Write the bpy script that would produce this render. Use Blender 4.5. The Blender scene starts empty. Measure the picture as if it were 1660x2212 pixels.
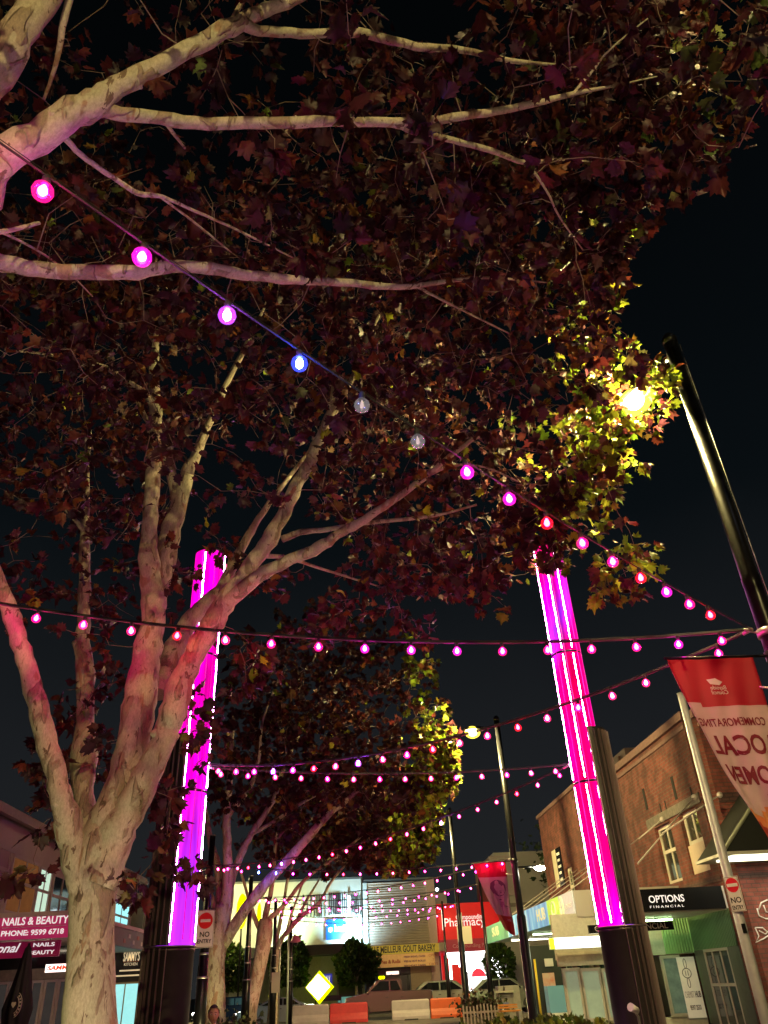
import bpy, math, random
import numpy as np
from mathutils import Vector, Matrix
random.seed(7); rng = np.random.default_rng(11)
S = bpy.context.scene
COL = S.collection
rad = math.radians

# ---------------- camera ----------------
W_, H_, F_ = 1660.0, 2212.0, 1620.0          # working frame in which the view was measured
TH, PSI, ROLL = rad(32.18), rad(3.92), rad(2.98)
CAM = Vector((0, 0, 1.6))
_R0 = Vector((math.cos(PSI), -math.sin(PSI), 0))
_F = Vector((math.sin(PSI)*math.cos(TH), math.cos(PSI)*math.cos(TH), math.sin(TH)))
_U0 = Vector((-math.sin(PSI)*math.sin(TH), -math.cos(PSI)*math.sin(TH), math.cos(TH)))
_Rc = _R0*math.cos(ROLL) - _U0*math.sin(ROLL)
_Uc = _R0*math.sin(ROLL) + _U0*math.cos(ROLL)
cd = bpy.data.cameras.new('camera'); cam = bpy.data.objects.new('camera', cd); COL.objects.link(cam)
cd.sensor_fit = 'VERTICAL'; cd.sensor_height = 36.0; cd.lens = F_/H_*36.0
cd.clip_start = 0.05; cd.clip_end = 2000
cam.matrix_world = Matrix(((_Rc.x, _Uc.x, -_F.x, CAM.x), (_Rc.y, _Uc.y, -_F.y, CAM.y), (_Rc.z, _Uc.z, -_F.z, CAM.z), (0, 0, 0, 1)))
S.camera = cam

# ---------------- night sky, moon, exposure ----------------
S.view_settings.view_transform = 'Standard'; S.view_settings.look = 'None'
S.view_settings.exposure = 0.85; S.view_settings.gamma = 1.0
w = bpy.data.worlds.new('World'); S.world = w; w.use_nodes = True
nt = w.node_tree; nt.nodes.clear()
wo = nt.nodes.new('ShaderNodeOutputWorld'); bg = nt.nodes.new('ShaderNodeBackground')
tc = nt.nodes.new('ShaderNodeTexCoord'); sep = nt.nodes.new('ShaderNodeSeparateXYZ')
rampn = nt.nodes.new('ShaderNodeValToRGB'); nz = nt.nodes.new('ShaderNodeTexNoise')
ad = nt.nodes.new('ShaderNodeMath'); ad.operation = 'MULTIPLY_ADD'; ad.inputs[1].default_value = 0.12
nt.links.new(tc.outputs['Generated'], sep.inputs[0]); nt.links.new(tc.outputs['Generated'], nz.inputs['Vector'])
nz.inputs['Scale'].default_value = 3.0; nz.inputs['Detail'].default_value = 4
nt.links.new(nz.outputs['Fac'], ad.inputs[0]); nt.links.new(sep.outputs['Z'], ad.inputs[2])
nt.links.new(ad.outputs[0], rampn.inputs[0]); nt.links.new(rampn.outputs[0], bg.inputs[0]); nt.links.new(bg.outputs[0], wo.inputs[0])
cr = rampn.color_ramp
cr.elements[0].position = 0.06; cr.elements[0].color = (0.019, 0.0205, 0.022, 1)
cr.elements[1].position = 0.9; cr.elements[1].color = (0.0010, 0.0016, 0.0020, 1)
e = cr.elements.new(0.32); e.color = (0.0115, 0.0130, 0.0152, 1)
e = cr.elements.new(0.55); e.color = (0.0030, 0.0048, 0.0062, 1)
bg.inputs[1].default_value = 0.5
sd = bpy.data.lights.new('moon', 'SUN'); sd.energy = 0.01; sd.angle = rad(0.5); sd.color = (0.8, 0.85, 1)
so = bpy.data.objects.new('moon', sd); COL.objects.link(so); so.rotation_euler = (rad(35), 0, rad(40))
try:
    S.cycles.max_bounces = 5; S.cycles.diffuse_bounces = 2; S.cycles.glossy_bounces = 2
    S.cycles.transparent_max_bounces = 12; S.cycles.sample_clamp_indirect = 3.0
except Exception: pass

# ---------------- measuring helpers ----------------
def ray(x, y):
    return _Rc*(x-W_/2) + _Uc*(H_/2-y) + _F*F_
def at(x, y, Y=None, Z=None, X=None):
    d = ray(x, y)
    t = (Y-CAM.y)/d.y if Y is not None else ((Z-CAM.z)/d.z if Z is not None else (X-CAM.x)/d.x)
    return CAM + d*t
def proj(P):
    P = np.asarray(P, float) - np.array(CAM)
    zc = P @ np.array(_F); zc_ = np.where(zc > 0.05, zc, np.nan)
    return W_/2 + F_*(P @ np.array(_Rc))/zc_, H_/2 - F_*(P @ np.array(_Uc))/zc_
def depth(p): return max(0.2, (Vector(p)-CAM).dot(_F))
def ground(x, y): return at(x, y, Z=0)

# ---------------- materials ----------------
MATS = {}
def mat(name, base=(0.5, 0.5, 0.5), rough=0.6, metal=0.0, var=0.0, scale=8.0, bump=0.0, emit=None, es=0.0, alpha=1.0, spec=0.5, trans=0.0, dirt=None):
    if name in MATS: return MATS[name]
    m = bpy.data.materials.new(name); m.use_nodes = True; MATS[name] = m
    n = m.node_tree; b = n.nodes['Principled BSDF']
    b.inputs['Base Color'].default_value = (*base, 1); b.inputs['Roughness'].default_value = rough
    b.inputs['Metallic'].default_value = metal; b.inputs['Specular IOR Level'].default_value = spec
    if alpha < 1: b.inputs['Alpha'].default_value = alpha
    if trans: b.inputs['Transmission Weight'].default_value = trans
    if emit: b.inputs['Emission Color'].default_value = (*emit, 1); b.inputs['Emission Strength'].default_value = es
    if var or bump:
        t = n.nodes.new('ShaderNodeTexCoord'); z = n.nodes.new('ShaderNodeTexNoise')
        z.inputs['Scale'].default_value = scale; z.inputs['Detail'].default_value = 6; z.inputs['Roughness'].default_value = 0.65
        n.links.new(t.outputs['Object'], z.inputs['Vector'])
        if var:
            r = n.nodes.new('ShaderNodeValToRGB'); r.color_ramp.elements[0].position = 0.3; r.color_ramp.elements[1].position = 0.72
            d = dirt or tuple(c*(1-var) for c in base)
            r.color_ramp.elements[0].color = (*d, 1); r.color_ramp.elements[1].color = (*(min(1, c*(1+var*0.5)) for c in base), 1)
            n.links.new(z.outputs['Fac'], r.inputs[0]); n.links.new(r.outputs[0], b.inputs['Base Color'])
        if bump:
            bp = n.nodes.new('ShaderNodeBump'); bp.inputs['Strength'].default_value = bump; bp.inputs['Distance'].default_value = 0.02
            n.links.new(z.outputs['Fac'], bp.inputs['Height']); n.links.new(bp.outputs[0], b.inputs['Normal'])
    return m
def emis(name, col, st):
    if name in MATS: return MATS[name]
    m = bpy.data.materials.new(name); m.use_nodes = True; MATS[name] = m
    n = m.node_tree; n.nodes.clear(); o = n.nodes.new('ShaderNodeOutputMaterial'); e = n.nodes.new('ShaderNodeEmission')
    e.inputs[0].default_value = (*col, 1); e.inputs[1].default_value = st; n.links.new(e.outputs[0], o.inputs[0]); return m
def brick_mat(name, c1, c2, mortar, sc=1.0, sooty=0.5):
    if name in MATS: return MATS[name]
    m = bpy.data.materials.new(name); m.use_nodes = True; MATS[name] = m
    n = m.node_tree; b = n.nodes['Principled BSDF']; b.inputs['Roughness'].default_value = 0.85
    t = n.nodes.new('ShaderNodeTexCoord'); s = n.nodes.new('ShaderNodeSeparateXYZ'); a = n.nodes.new('ShaderNodeMath'); c = n.nodes.new('ShaderNodeCombineXYZ')
    n.links.new(t.outputs['Object'], s.inputs[0]); n.links.new(s.outputs[0], a.inputs[0]); n.links.new(s.outputs[1], a.inputs[1])
    n.links.new(a.outputs[0], c.inputs[0]); n.links.new(s.outputs[2], c.inputs[1])
    k = n.nodes.new('ShaderNodeTexBrick'); k.inputs['Scale'].default_value = sc
    k.inputs['Brick Width'].default_value = 0.25; k.inputs['Row Height'].default_value = 0.11; k.inputs['Mortar Size'].default_value = 0.013
    k.inputs['Color1'].default_value = (*c1, 1); k.inputs['Color2'].default_value = (*c2, 1); k.inputs['Mortar'].default_value = (*mortar, 1)
    n.links.new(c.outputs[0], k.inputs['Vector'])
    z = n.nodes.new('ShaderNodeTexNoise'); z.inputs['Scale'].default_value = 2.2; z.inputs['Detail'].default_value = 9; n.links.new(t.outputs['Object'], z.inputs['Vector'])
    r = n.nodes.new('ShaderNodeValToRGB'); r.color_ramp.elements[0].position = 0.4; r.color_ramp.elements[1].position = 0.62
    r.color_ramp.elements[0].color = (1-sooty, 1-sooty, 1-sooty, 1); r.color_ramp.elements[1].color = (1, 1, 1, 1)
    n.links.new(z.outputs['Fac'], r.inputs[0])
    mx = n.nodes.new('ShaderNodeMixRGB'); mx.blend_type = 'MULTIPLY'; mx.inputs[0].default_value = 1
    n.links.new(k.outputs['Color'], mx.inputs[1]); n.links.new(r.outputs[0], mx.inputs[2]); n.links.new(mx.outputs[0], b.inputs['Base Color'])
    bp = n.nodes.new('ShaderNodeBump'); bp.inputs['Strength'].default_value = 0.6; bp.inputs['Distance'].default_value = 0.01; bp.invert = True
    n.links.new(k.outputs['Fac'], bp.inputs['Height']); n.links.new(bp.outputs[0], b.inputs['Normal'])
    return m
def ribbed_mat(name, col, period, axis='Z', rough=0.5, depthv=0.6, var=0.2):
    if name in MATS: return MATS[name]
    m = bpy.data.materials.new(name); m.use_nodes = True; MATS[name] = m
    n = m.node_tree; b = n.nodes['Principled BSDF']; b.inputs['Roughness'].default_value = rough
    t = n.nodes.new('ShaderNodeTexCoord'); s = n.nodes.new('ShaderNodeSeparateXYZ'); n.links.new(t.outputs['Object'], s.inputs[0])
    a = n.nodes.new('ShaderNodeMath'); a.operation = 'ADD'
    if axis == 'Z': n.links.new(s.outputs[2], a.inputs[0]); a.inputs[1].default_value = 0
    else: n.links.new(s.outputs[0], a.inputs[0]); n.links.new(s.outputs[1], a.inputs[1])
    q = n.nodes.new('ShaderNodeMath'); q.operation = 'MULTIPLY'; q.inputs[1].default_value = 2*math.pi/period; n.links.new(a.outputs[0], q.inputs[0])
    sn = n.nodes.new('ShaderNodeMath'); sn.operation = 'SINE'; n.links.new(q.outputs[0], sn.inputs[0])
    bp = n.nodes.new('ShaderNodeBump'); bp.inputs['Strength'].default_value = depthv; bp.inputs['Distance'].default_value = period*0.25
    n.links.new(sn.outputs[0], bp.inputs['Height']); n.links.new(bp.outputs[0], b.inputs['Normal'])
    z = n.nodes.new('ShaderNodeTexNoise'); z.inputs['Scale'].default_value = 1.5; z.inputs['Detail'].default_value = 6; n.links.new(t.outputs['Object'], z.inputs['Vector'])
    r = n.nodes.new('ShaderNodeValToRGB'); r.color_ramp.elements[0].color = (*(c*(1-var) for c in col), 1); r.color_ramp.elements[1].color = (*col, 1)
    r.color_ramp.elements[0].position = 0.35; r.color_ramp.elements[1].position = 0.65
    n.links.new(z.outputs['Fac'], r.inputs[0]); n.links.new(r.outputs[0], b.inputs['Base Color'])
    return m
def bark_mat():
    m = bpy.data.materials.new('plane_bark'); m.use_nodes = True
    n = m.node_tree; b = n.nodes['Principled BSDF']; b.inputs['Roughness'].default_value = 0.8
    t = n.nodes.new('ShaderNodeTexCoord'); mp = n.nodes.new('ShaderNodeMapping'); mp.inputs['Scale'].default_value = (1, 1, 0.38)
    n.links.new(t.outputs['Object'], mp.inputs[0])
    def noise(sc, det, ro=0.5, dist=0.0):
        z = n.nodes.new('ShaderNodeTexNoise'); z.inputs['Scale'].default_value = sc; z.inputs['Detail'].default_value = det
        z.inputs['Roughness'].default_value = ro; z.inputs['Distortion'].default_value = dist; n.links.new(mp.outputs[0], z.inputs['Vector']); return z
    def step(z, lo, hi):
        r = n.nodes.new('ShaderNodeMapRange'); r.inputs[1].default_value = lo; r.inputs[2].default_value = hi; n.links.new(z.outputs['Fac'], r.inputs[0]); return r
    def mix(fac, a, c):
        x = n.nodes.new('ShaderNodeMixRGB'); n.links.new(fac.outputs[0], x.inputs[0])
        if isinstance(a, tuple): x.inputs[1].default_value = (*a, 1)
        else: n.links.new(a.outputs[0], x.inputs[1])
        x.inputs[2].default_value = (*c, 1); return x
    a = mix(step(noise(3.0, 3), 0.42, 0.6), (0.56, 0.46, 0.35), (0.46, 0.43, 0.30))
    a = mix(step(noise(7.0, 3, 0.5, 0.6), 0.545, 0.57), a, (0.35, 0.265, 0.19))
    a = mix(step(noise(13.0, 4, 0.55, 0.8), 0.63, 0.65), a, (0.17, 0.11, 0.075))
    a = mix(step(noise(4.6, 3, 0.5, 0.5), 0.62, 0.64), a, (0.38, 0.24, 0.15))
    g = noise(60, 8, 0.75, 0.3); gr = step(g, 0.35, 0.62); gm = n.nodes.new('ShaderNodeMixRGB'); gm.blend_type = 'MULTIPLY'; gm.inputs[0].default_value = 0.4
    n.links.new(a.outputs[0], gm.inputs[1]); n.links.new(gr.outputs[0], gm.inputs[2]); n.links.new(gm.outputs[0], b.inputs['Base Color'])
    z = noise(22, 6, 0.6, 0.4); z2 = step(noise(7.0, 3, 0.5, 0.6), 0.56, 0.62)
    ad2 = n.nodes.new('ShaderNodeMath'); ad2.operation = 'MULTIPLY_ADD'; ad2.inputs[1].default_value = 0.35
    n.links.new(z.outputs['Fac'], ad2.inputs[0]); n.links.new(z2.outputs[0], ad2.inputs[2])
    bp = n.nodes.new('ShaderNodeBump'); bp.inputs['Strength'].default_value = 0.9; bp.inputs['Distance'].default_value = 0.014; n.links.new(ad2.outputs[0], bp.inputs['Height'])
    n.links.new(bp.outputs[0], b.inputs['Normal']); return m
def leaf_mat():
    m = bpy.data.materials.new('plane_leaf'); m.use_nodes = True; n = m.node_tree; n.nodes.clear()
    o = n.nodes.new('ShaderNodeOutputMaterial'); at_ = n.nodes.new('ShaderNodeAttribute'); at_.attribute_name = 'tint'
    p = n.nodes.new('ShaderNodeBsdfPrincipled'); p.inputs['Roughness'].default_value = 0.5; p.inputs['Specular IOR Level'].default_value = 0.35
    t = n.nodes.new('ShaderNodeBsdfTranslucent'); x = n.nodes.new('ShaderNodeMixShader'); x.inputs[0].default_value = 0.3
    n.links.new(at_.outputs['Color'], p.inputs['Base Color']); n.links.new(at_.outputs['Color'], t.inputs[0])
    n.links.new(p.outputs[0], x.inputs[1]); n.links.new(t.outputs[0], x.inputs[2]); n.links.new(x.outputs[0], o.inputs[0]); return m

# ---------------- mesh helpers ----------------
class MB:
    def __init__(s): s.v = []; s.f = []; s.m = []; s.mi = 0; s.sm = []; s.smooth = False
    def add(s, vs, fs):
        o = len(s.v); s.v += [tuple(q) for q in vs]
        for f in fs: s.f.append(tuple(i+o for i in f)); s.m.append(s.mi); s.sm.append(s.smooth)
        return s
    def box(s, c, d, rz=0.0, M=None, bev=0.0):
        x, y, z = d[0]/2, d[1]/2, d[2]/2
        if bev > 0:
            b = min(bev, x*0.9, y*0.9, z*0.9); vs = []; 
            for (X, Y, Z) in ((x-b, y-b, z), (x, y-b, z-b), (x-b, y, z-b)):
                pass
            idx = {}
            for sx in (-1, 1):
                for sy in (-1, 1):
                    for sz in (-1, 1):
                        for k, (a1, a2, a3) in enumerate(((x, y-b, z-b), (x-b, y, z-b), (x-b, y-b, z))):
                            idx[(sx, sy, sz, k)] = len(vs); vs.append((sx*a1, sy*a2, sz*a3))
            I = lambda a, b_, c_, k: idx[(a, b_, c_, k)]
            fs = []
            for q in (-1, 1):
                fs.append([I(q, -1, -1, 0), I(q, 1, -1, 0), I(q, 1, 1, 0), I(q, -1, 1, 0)][::q])
                fs.append([I(-1, q, -1, 1), I(-1, q, 1, 1), I(1, q, 1, 1), I(1, q, -1, 1)][::q])
                fs.append([I(-1, -1, q, 2), I(1, -1, q, 2), I(1, 1, q, 2), I(-1, 1, q, 2)][::q])
            for a in (-1, 1):
                for b_ in (-1, 1):
                    fs.append([I(a, b_, -1, 0), I(a, b_, 1, 0), I(a, b_, 1, 1), I(a, b_, -1, 1)])
                    fs.append([I(a, -1, b_, 0), I(a, 1, b_, 0), I(a, 1, b_, 2), I(a, -1, b_, 2)])
                    fs.append([I(-1, a, b_, 1), I(1, a, b_, 1), I(1, a, b_, 2), I(-1, a, b_, 2)])
                    for c_ in (-1, 1): fs.append([I(a, b_, c_, 0), I(a, b_, c_, 1), I(a, b_, c_, 2)])
        else:
            vs = [(-x, -y, -z), (x, -y, -z), (x, y, -z), (-x, y, -z), (-x, -y, z), (x, -y, z), (x, y, z), (-x, y, z)]
            fs = [(0, 3, 2, 1), (4, 5, 6, 7), (0, 1, 5, 4), (1, 2, 6, 5), (2, 3, 7, 6), (3, 0, 4, 7)]
        R = (Matrix.Translation(Vector(c)) @ Matrix.Rotation(rz, 4, 'Z')) if M is None else Matrix.Translation(Vector(c)) @ M
        return s.add([R @ Vector(q) for q in vs], fs)
    def bx(s, x0, x1, y0, y1, z0, z1): return s.box(((x0+x1)/2, (y0+y1)/2, (z0+z1)/2), (abs(x1-x0), abs(y1-y0), abs(z1-z0)))
    def tube(s, pts, rs, n=8, cap=True, jit=0.0):
        pts = [Vector(p) for p in pts]; N = len(pts)
        if not hasattr(rs, '__len__'): rs = [rs]*N
        o = len(s.v); prev = None
        for i, p in enumerate(pts):
            t = (pts[min(i+1, N-1)] - pts[max(i-1, 0)])
            if t.length < 1e-9: t = Vector((0, 0, 1))
            t.normalize()
            if prev is None:
                a = Vector((0, 0, 1)).cross(t) if abs(t.z) < 0.95 else Vector((1, 0, 0)).cross(t)
            else: a = prev - t*prev.dot(t)
            if a.length < 1e-6: a = t.orthogonal()
            a.normalize(); prev = a; b = t.cross(a)
            for k in range(n):
                an = 2*math.pi*k/n; r = rs[i]*(1+(random.uniform(-jit, jit) if jit else 0))
                s.v.append(tuple(p + a*(math.cos(an)*r) + b*(math.sin(an)*r)))
        for i in range(N-1):
            for k in range(n):
                k2 = (k+1) % n; s.f.append((o+i*n+k, o+i*n+k2, o+(i+1)*n+k2, o+(i+1)*n+k)); s.m.append(s.mi); s.sm.append(True)
        if cap:
            s.f.append(tuple(o+k for k in range(n))[::-1]); s.m.append(s.mi); s.sm.append(False)
            s.f.append(tuple(o+(N-1)*n+k for k in range(n))); s.m.append(s.mi); s.sm.append(False)
        return s
    def cyl(s, p0, p1, r, n=12, r2=None): return s.tube([p0, p1], [r, r if r2 is None else r2], n)
    def lathe(s, prof, c=(0, 0, 0), n=16, sx=1, sy=1, cap=True):
        o = len(s.v)
        for r, z in prof:
            for k in range(n):
                a = 2*math.pi*k/n; s.v.append((c[0]+r*sx*math.cos(a), c[1]+r*sy*math.sin(a), c[2]+z))
        for i in range(len(prof)-1):
            for k in range(n):
                k2 = (k+1) % n; s.f.append((o+i*n+k, o+i*n+k2, o+(i+1)*n+k2, o+(i+1)*n+k)); s.m.append(s.mi); s.sm.append(True)
        if cap:
            s.f.append(tuple(o+k for k in range(n))[::-1]); s.m.append(s.mi); s.sm.append(False)
            L = len(prof)-1; s.f.append(tuple(o+L*n+k for k in range(n))); s.m.append(s.mi); s.sm.append(False)
        return s
    def ball(s, c, r, n=10, sz=(1, 1, 1)):
        pr = [(max(1e-4, r*math.sin(math.pi*i/n)), -r*math.cos(math.pi*i/n)*sz[2]) for i in range(n+1)]
        return s.lathe(pr, c, n+2, sz[0], sz[1])
    def prism(s, poly, z0, z1, M=None):
        n = len(poly); vs = [(p[0], p[1], z0) for p in poly] + [(p[0], p[1], z1) for p in poly]
        if M is not None: vs = [M @ Vector(q) for q in vs]
        return s.add(vs, [tuple(range(n))[::-1], tuple(range(n, 2*n))] + [(i, (i+1) % n, n+(i+1) % n, n+i) for i in range(n)])
    def build(s, name, mats, parent=None, **t):
        me = bpy.data.meshes.new(name); me.from_pydata(s.v, [], s.f)
        if not isinstance(mats, (list, tuple)): mats = [mats]
        for m in mats: me.materials.append(m)
        me.polygons.foreach_set('material_index', s.m); me.polygons.foreach_set('use_smooth', s.sm); me.update()
        o = bpy.data.objects.new(name, me); COL.objects.link(o)
        if parent is not None: put_local(o, parent)
        return tag(o, **t)
def put_local(o, parent):
    # geometry is written in world coordinates unless the parent is at the origin while building
    o.parent = parent; o.matrix_parent_inverse = Matrix.Translation(-parent.location) if not parent.get('_local') else Matrix()
def tag(o, label=None, cat=None, group=None, kind=None):
    if label: o['label'] = label
    if cat: o['category'] = cat
    if group: o['group'] = group
    if kind: o['kind'] = kind
    return o
def thing(name, loc, label, cat, group=None, local=False, rz=0.0):
    o = bpy.data.objects.new(name, None); COL.objects.link(o); o.location = loc; o.rotation_euler = (0, 0, rz); o.empty_display_size = 0.2
    if local: o['_local'] = 1
    return tag(o, label, cat, group)
def text(s, size, M, material, parent, name='lettering', ext=0.004, bold=0.0, width=None, shear=0.0, align='CENTER', warp=None, height=None):
    """a line of lettering as a thin mesh: M places the text plane (x right, y up, z towards the reader)"""
    cu = bpy.data.curves.new('t', 'FONT'); cu.body = s; cu.size = size; cu.extrude = ext; cu.offset = bold; cu.shear = shear
    cu.align_x = align; cu.align_y = 'CENTER'; cu.resolution_u = 3
    o = bpy.data.objects.new('t', cu); COL.objects.link(o); dg = bpy.context.evaluated_depsgraph_get()
    me = bpy.data.meshes.new_from_object(o.evaluated_get(dg)); bpy.data.objects.remove(o); bpy.data.curves.remove(cu)
    co = np.empty(len(me.vertices)*3); me.vertices.foreach_get('co', co); co = co.reshape(-1, 3)
    if width and len(co): co[:, 0] *= width/max(1e-6, (co[:, 0].max()-co[:, 0].min()))
    if height and len(co): co[:, 1] *= height/max(1e-6, (co[:, 1].max()-co[:, 1].min()))
    out = [warp(*c) if warp else M @ Vector(c) for c in co]
    me.vertices.foreach_set('co', np.array([list(q) for q in out]).ravel()); me.update()
    me.materials.clear(); me.materials.append(material)
    t = bpy.data.objects.new(name, me); COL.objects.link(t)
    if parent is not None: put_local(t, parent)
    return t
def face_cam(x, y, z): return Matrix.Translation((x, y, z)) @ Matrix.Rotation(rad(90), 4, 'X')            # reads from -Y side
def face_left(x, y, z): return Matrix.Translation((x, y, z)) @ Matrix.Rotation(rad(-90), 4, 'Z') @ Matrix.Rotation(rad(90), 4, 'X')  # on a wall facing -X
def face_right(x, y, z): return Matrix.Translation((x, y, z)) @ Matrix.Rotation(rad(90), 4, 'Z') @ Matrix.Rotation(rad(90), 4, 'X')  # on a wall facing +X
# ================= colours used in several places =================
black_paint = mat('black_paint', (0.012, 0.012, 0.014), 0.28, 0.4, var=0.3, scale=20)
galv = mat('galvanised_steel', (0.42, 0.42, 0.43), 0.4, 0.8, var=0.2, scale=15)
white_paint = mat('white_paint', (0.72, 0.70, 0.67), 0.5, var=0.18, scale=6)
cream_paint = mat('cream_paint', (0.55, 0.47, 0.38), 0.7, var=0.2, scale=3)
dark_glass = mat('dark_glass', (0.012, 0.014, 0.018), 0.06, spec=0.9)
alu = mat('aluminium_frame', (0.45, 0.43, 0.42), 0.45, 0.3, var=0.15)
rubber = mat('rubber', (0.02, 0.02, 0.02), 0.8)
steel = mat('brushed_steel', (0.5, 0.5, 0.52), 0.3, 0.9)
lettering_white = mat('lettering_white', (0.8, 0.78, 0.76), 0.5, emit=(1, .95, .92), es=0.0)
lettering_glow = mat('lettering_glow', (0.8, 0.78, 0.76), 0.5, emit=(1, .93, .92), es=0.38)  # glow put into plain letters in place of light falling on the signs
lettering_black = mat('lettering_black', (0.015, 0.015, 0.015), 0.5)

# ================= ground =================
def sheet(name, x0, x1, y0, y1, z, m, n=1):
    b = MB(); b.add([(x0, y0, z), (x1, y0, z), (x1, y1, z), (x0, y1, z)], [(0, 1, 2, 3)]); return b.build(name, m, kind='structure')
sheet('ground', -400, 400, -400, 400, -0.16, mat('ground_far', (0.05, 0.05, 0.045), 0.9, var=0.4, scale=0.5))
pav = brick_mat('plaza_pavers', (0.20, 0.17, 0.14), (0.14, 0.12, 0.11), (0.07, 0.06, 0.055), 0.5, 0.35)
b = MB(); b.bx(-10.5, 11.2, -30, 47.6, -0.15, 0.0); b.build('pavement', mat('plaza_paving', (0.16, 0.145, 0.13), 0.75, var=0.35, scale=1.2, bump=0.2), kind='structure')
b = MB()
for k in range(-3, 12):
    b.add([(-10.4, k*4+0.0, 0.004), (11.1, k*4, 0.004), (11.1, k*4+0.35, 0.004), (-10.4, k*4+0.35, 0.004)], [(0, 1, 2, 3)])
b.build('paving_band', mat('paving_band', (0.07, 0.065, 0.06), 0.7, var=0.3, scale=3), kind='structure')
sheet('road', -120, 120, 47.8, 57.6, -0.14, mat('asphalt', (0.055, 0.054, 0.052), 0.8, var=0.35, scale=2.5, bump=0.3))
b = MB(); b.bx(-120, 120, 47.6, 47.8, -0.15, 0.006); b.build('kerb', mat('kerb_concrete', (0.3, 0.29, 0.27), 0.8, var=0.2), kind='structure')
b = MB(); b.bx(-120, 120, 57.6, 62.1, -0.15, 0.01); b.build('far_footpath', mat('footpath_concrete', (0.25, 0.24, 0.22), 0.8, var=0.25, scale=1.5), kind='structure')
b = MB()
for k in range(9): b.add([(8.0+k*1.1, 48.4, -0.135), (8.55+k*1.1, 48.4, -0.135), (8.55+k*1.1, 57, -0.135), (8.0+k*1.1, 57, -0.135)], [(0, 1, 2, 3)])
for k in range(-12, 5): b.add([(k*6, 52.6, -0.135), (k*6+3, 52.6, -0.135), (k*6+3, 52.75, -0.135), (k*6, 52.75, -0.135)], [(0, 1, 2, 3)])
b.build('road_marking', mat('road_paint', (0.7, 0.7, 0.64), 0.6, var=0.2), kind='structure')

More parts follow.
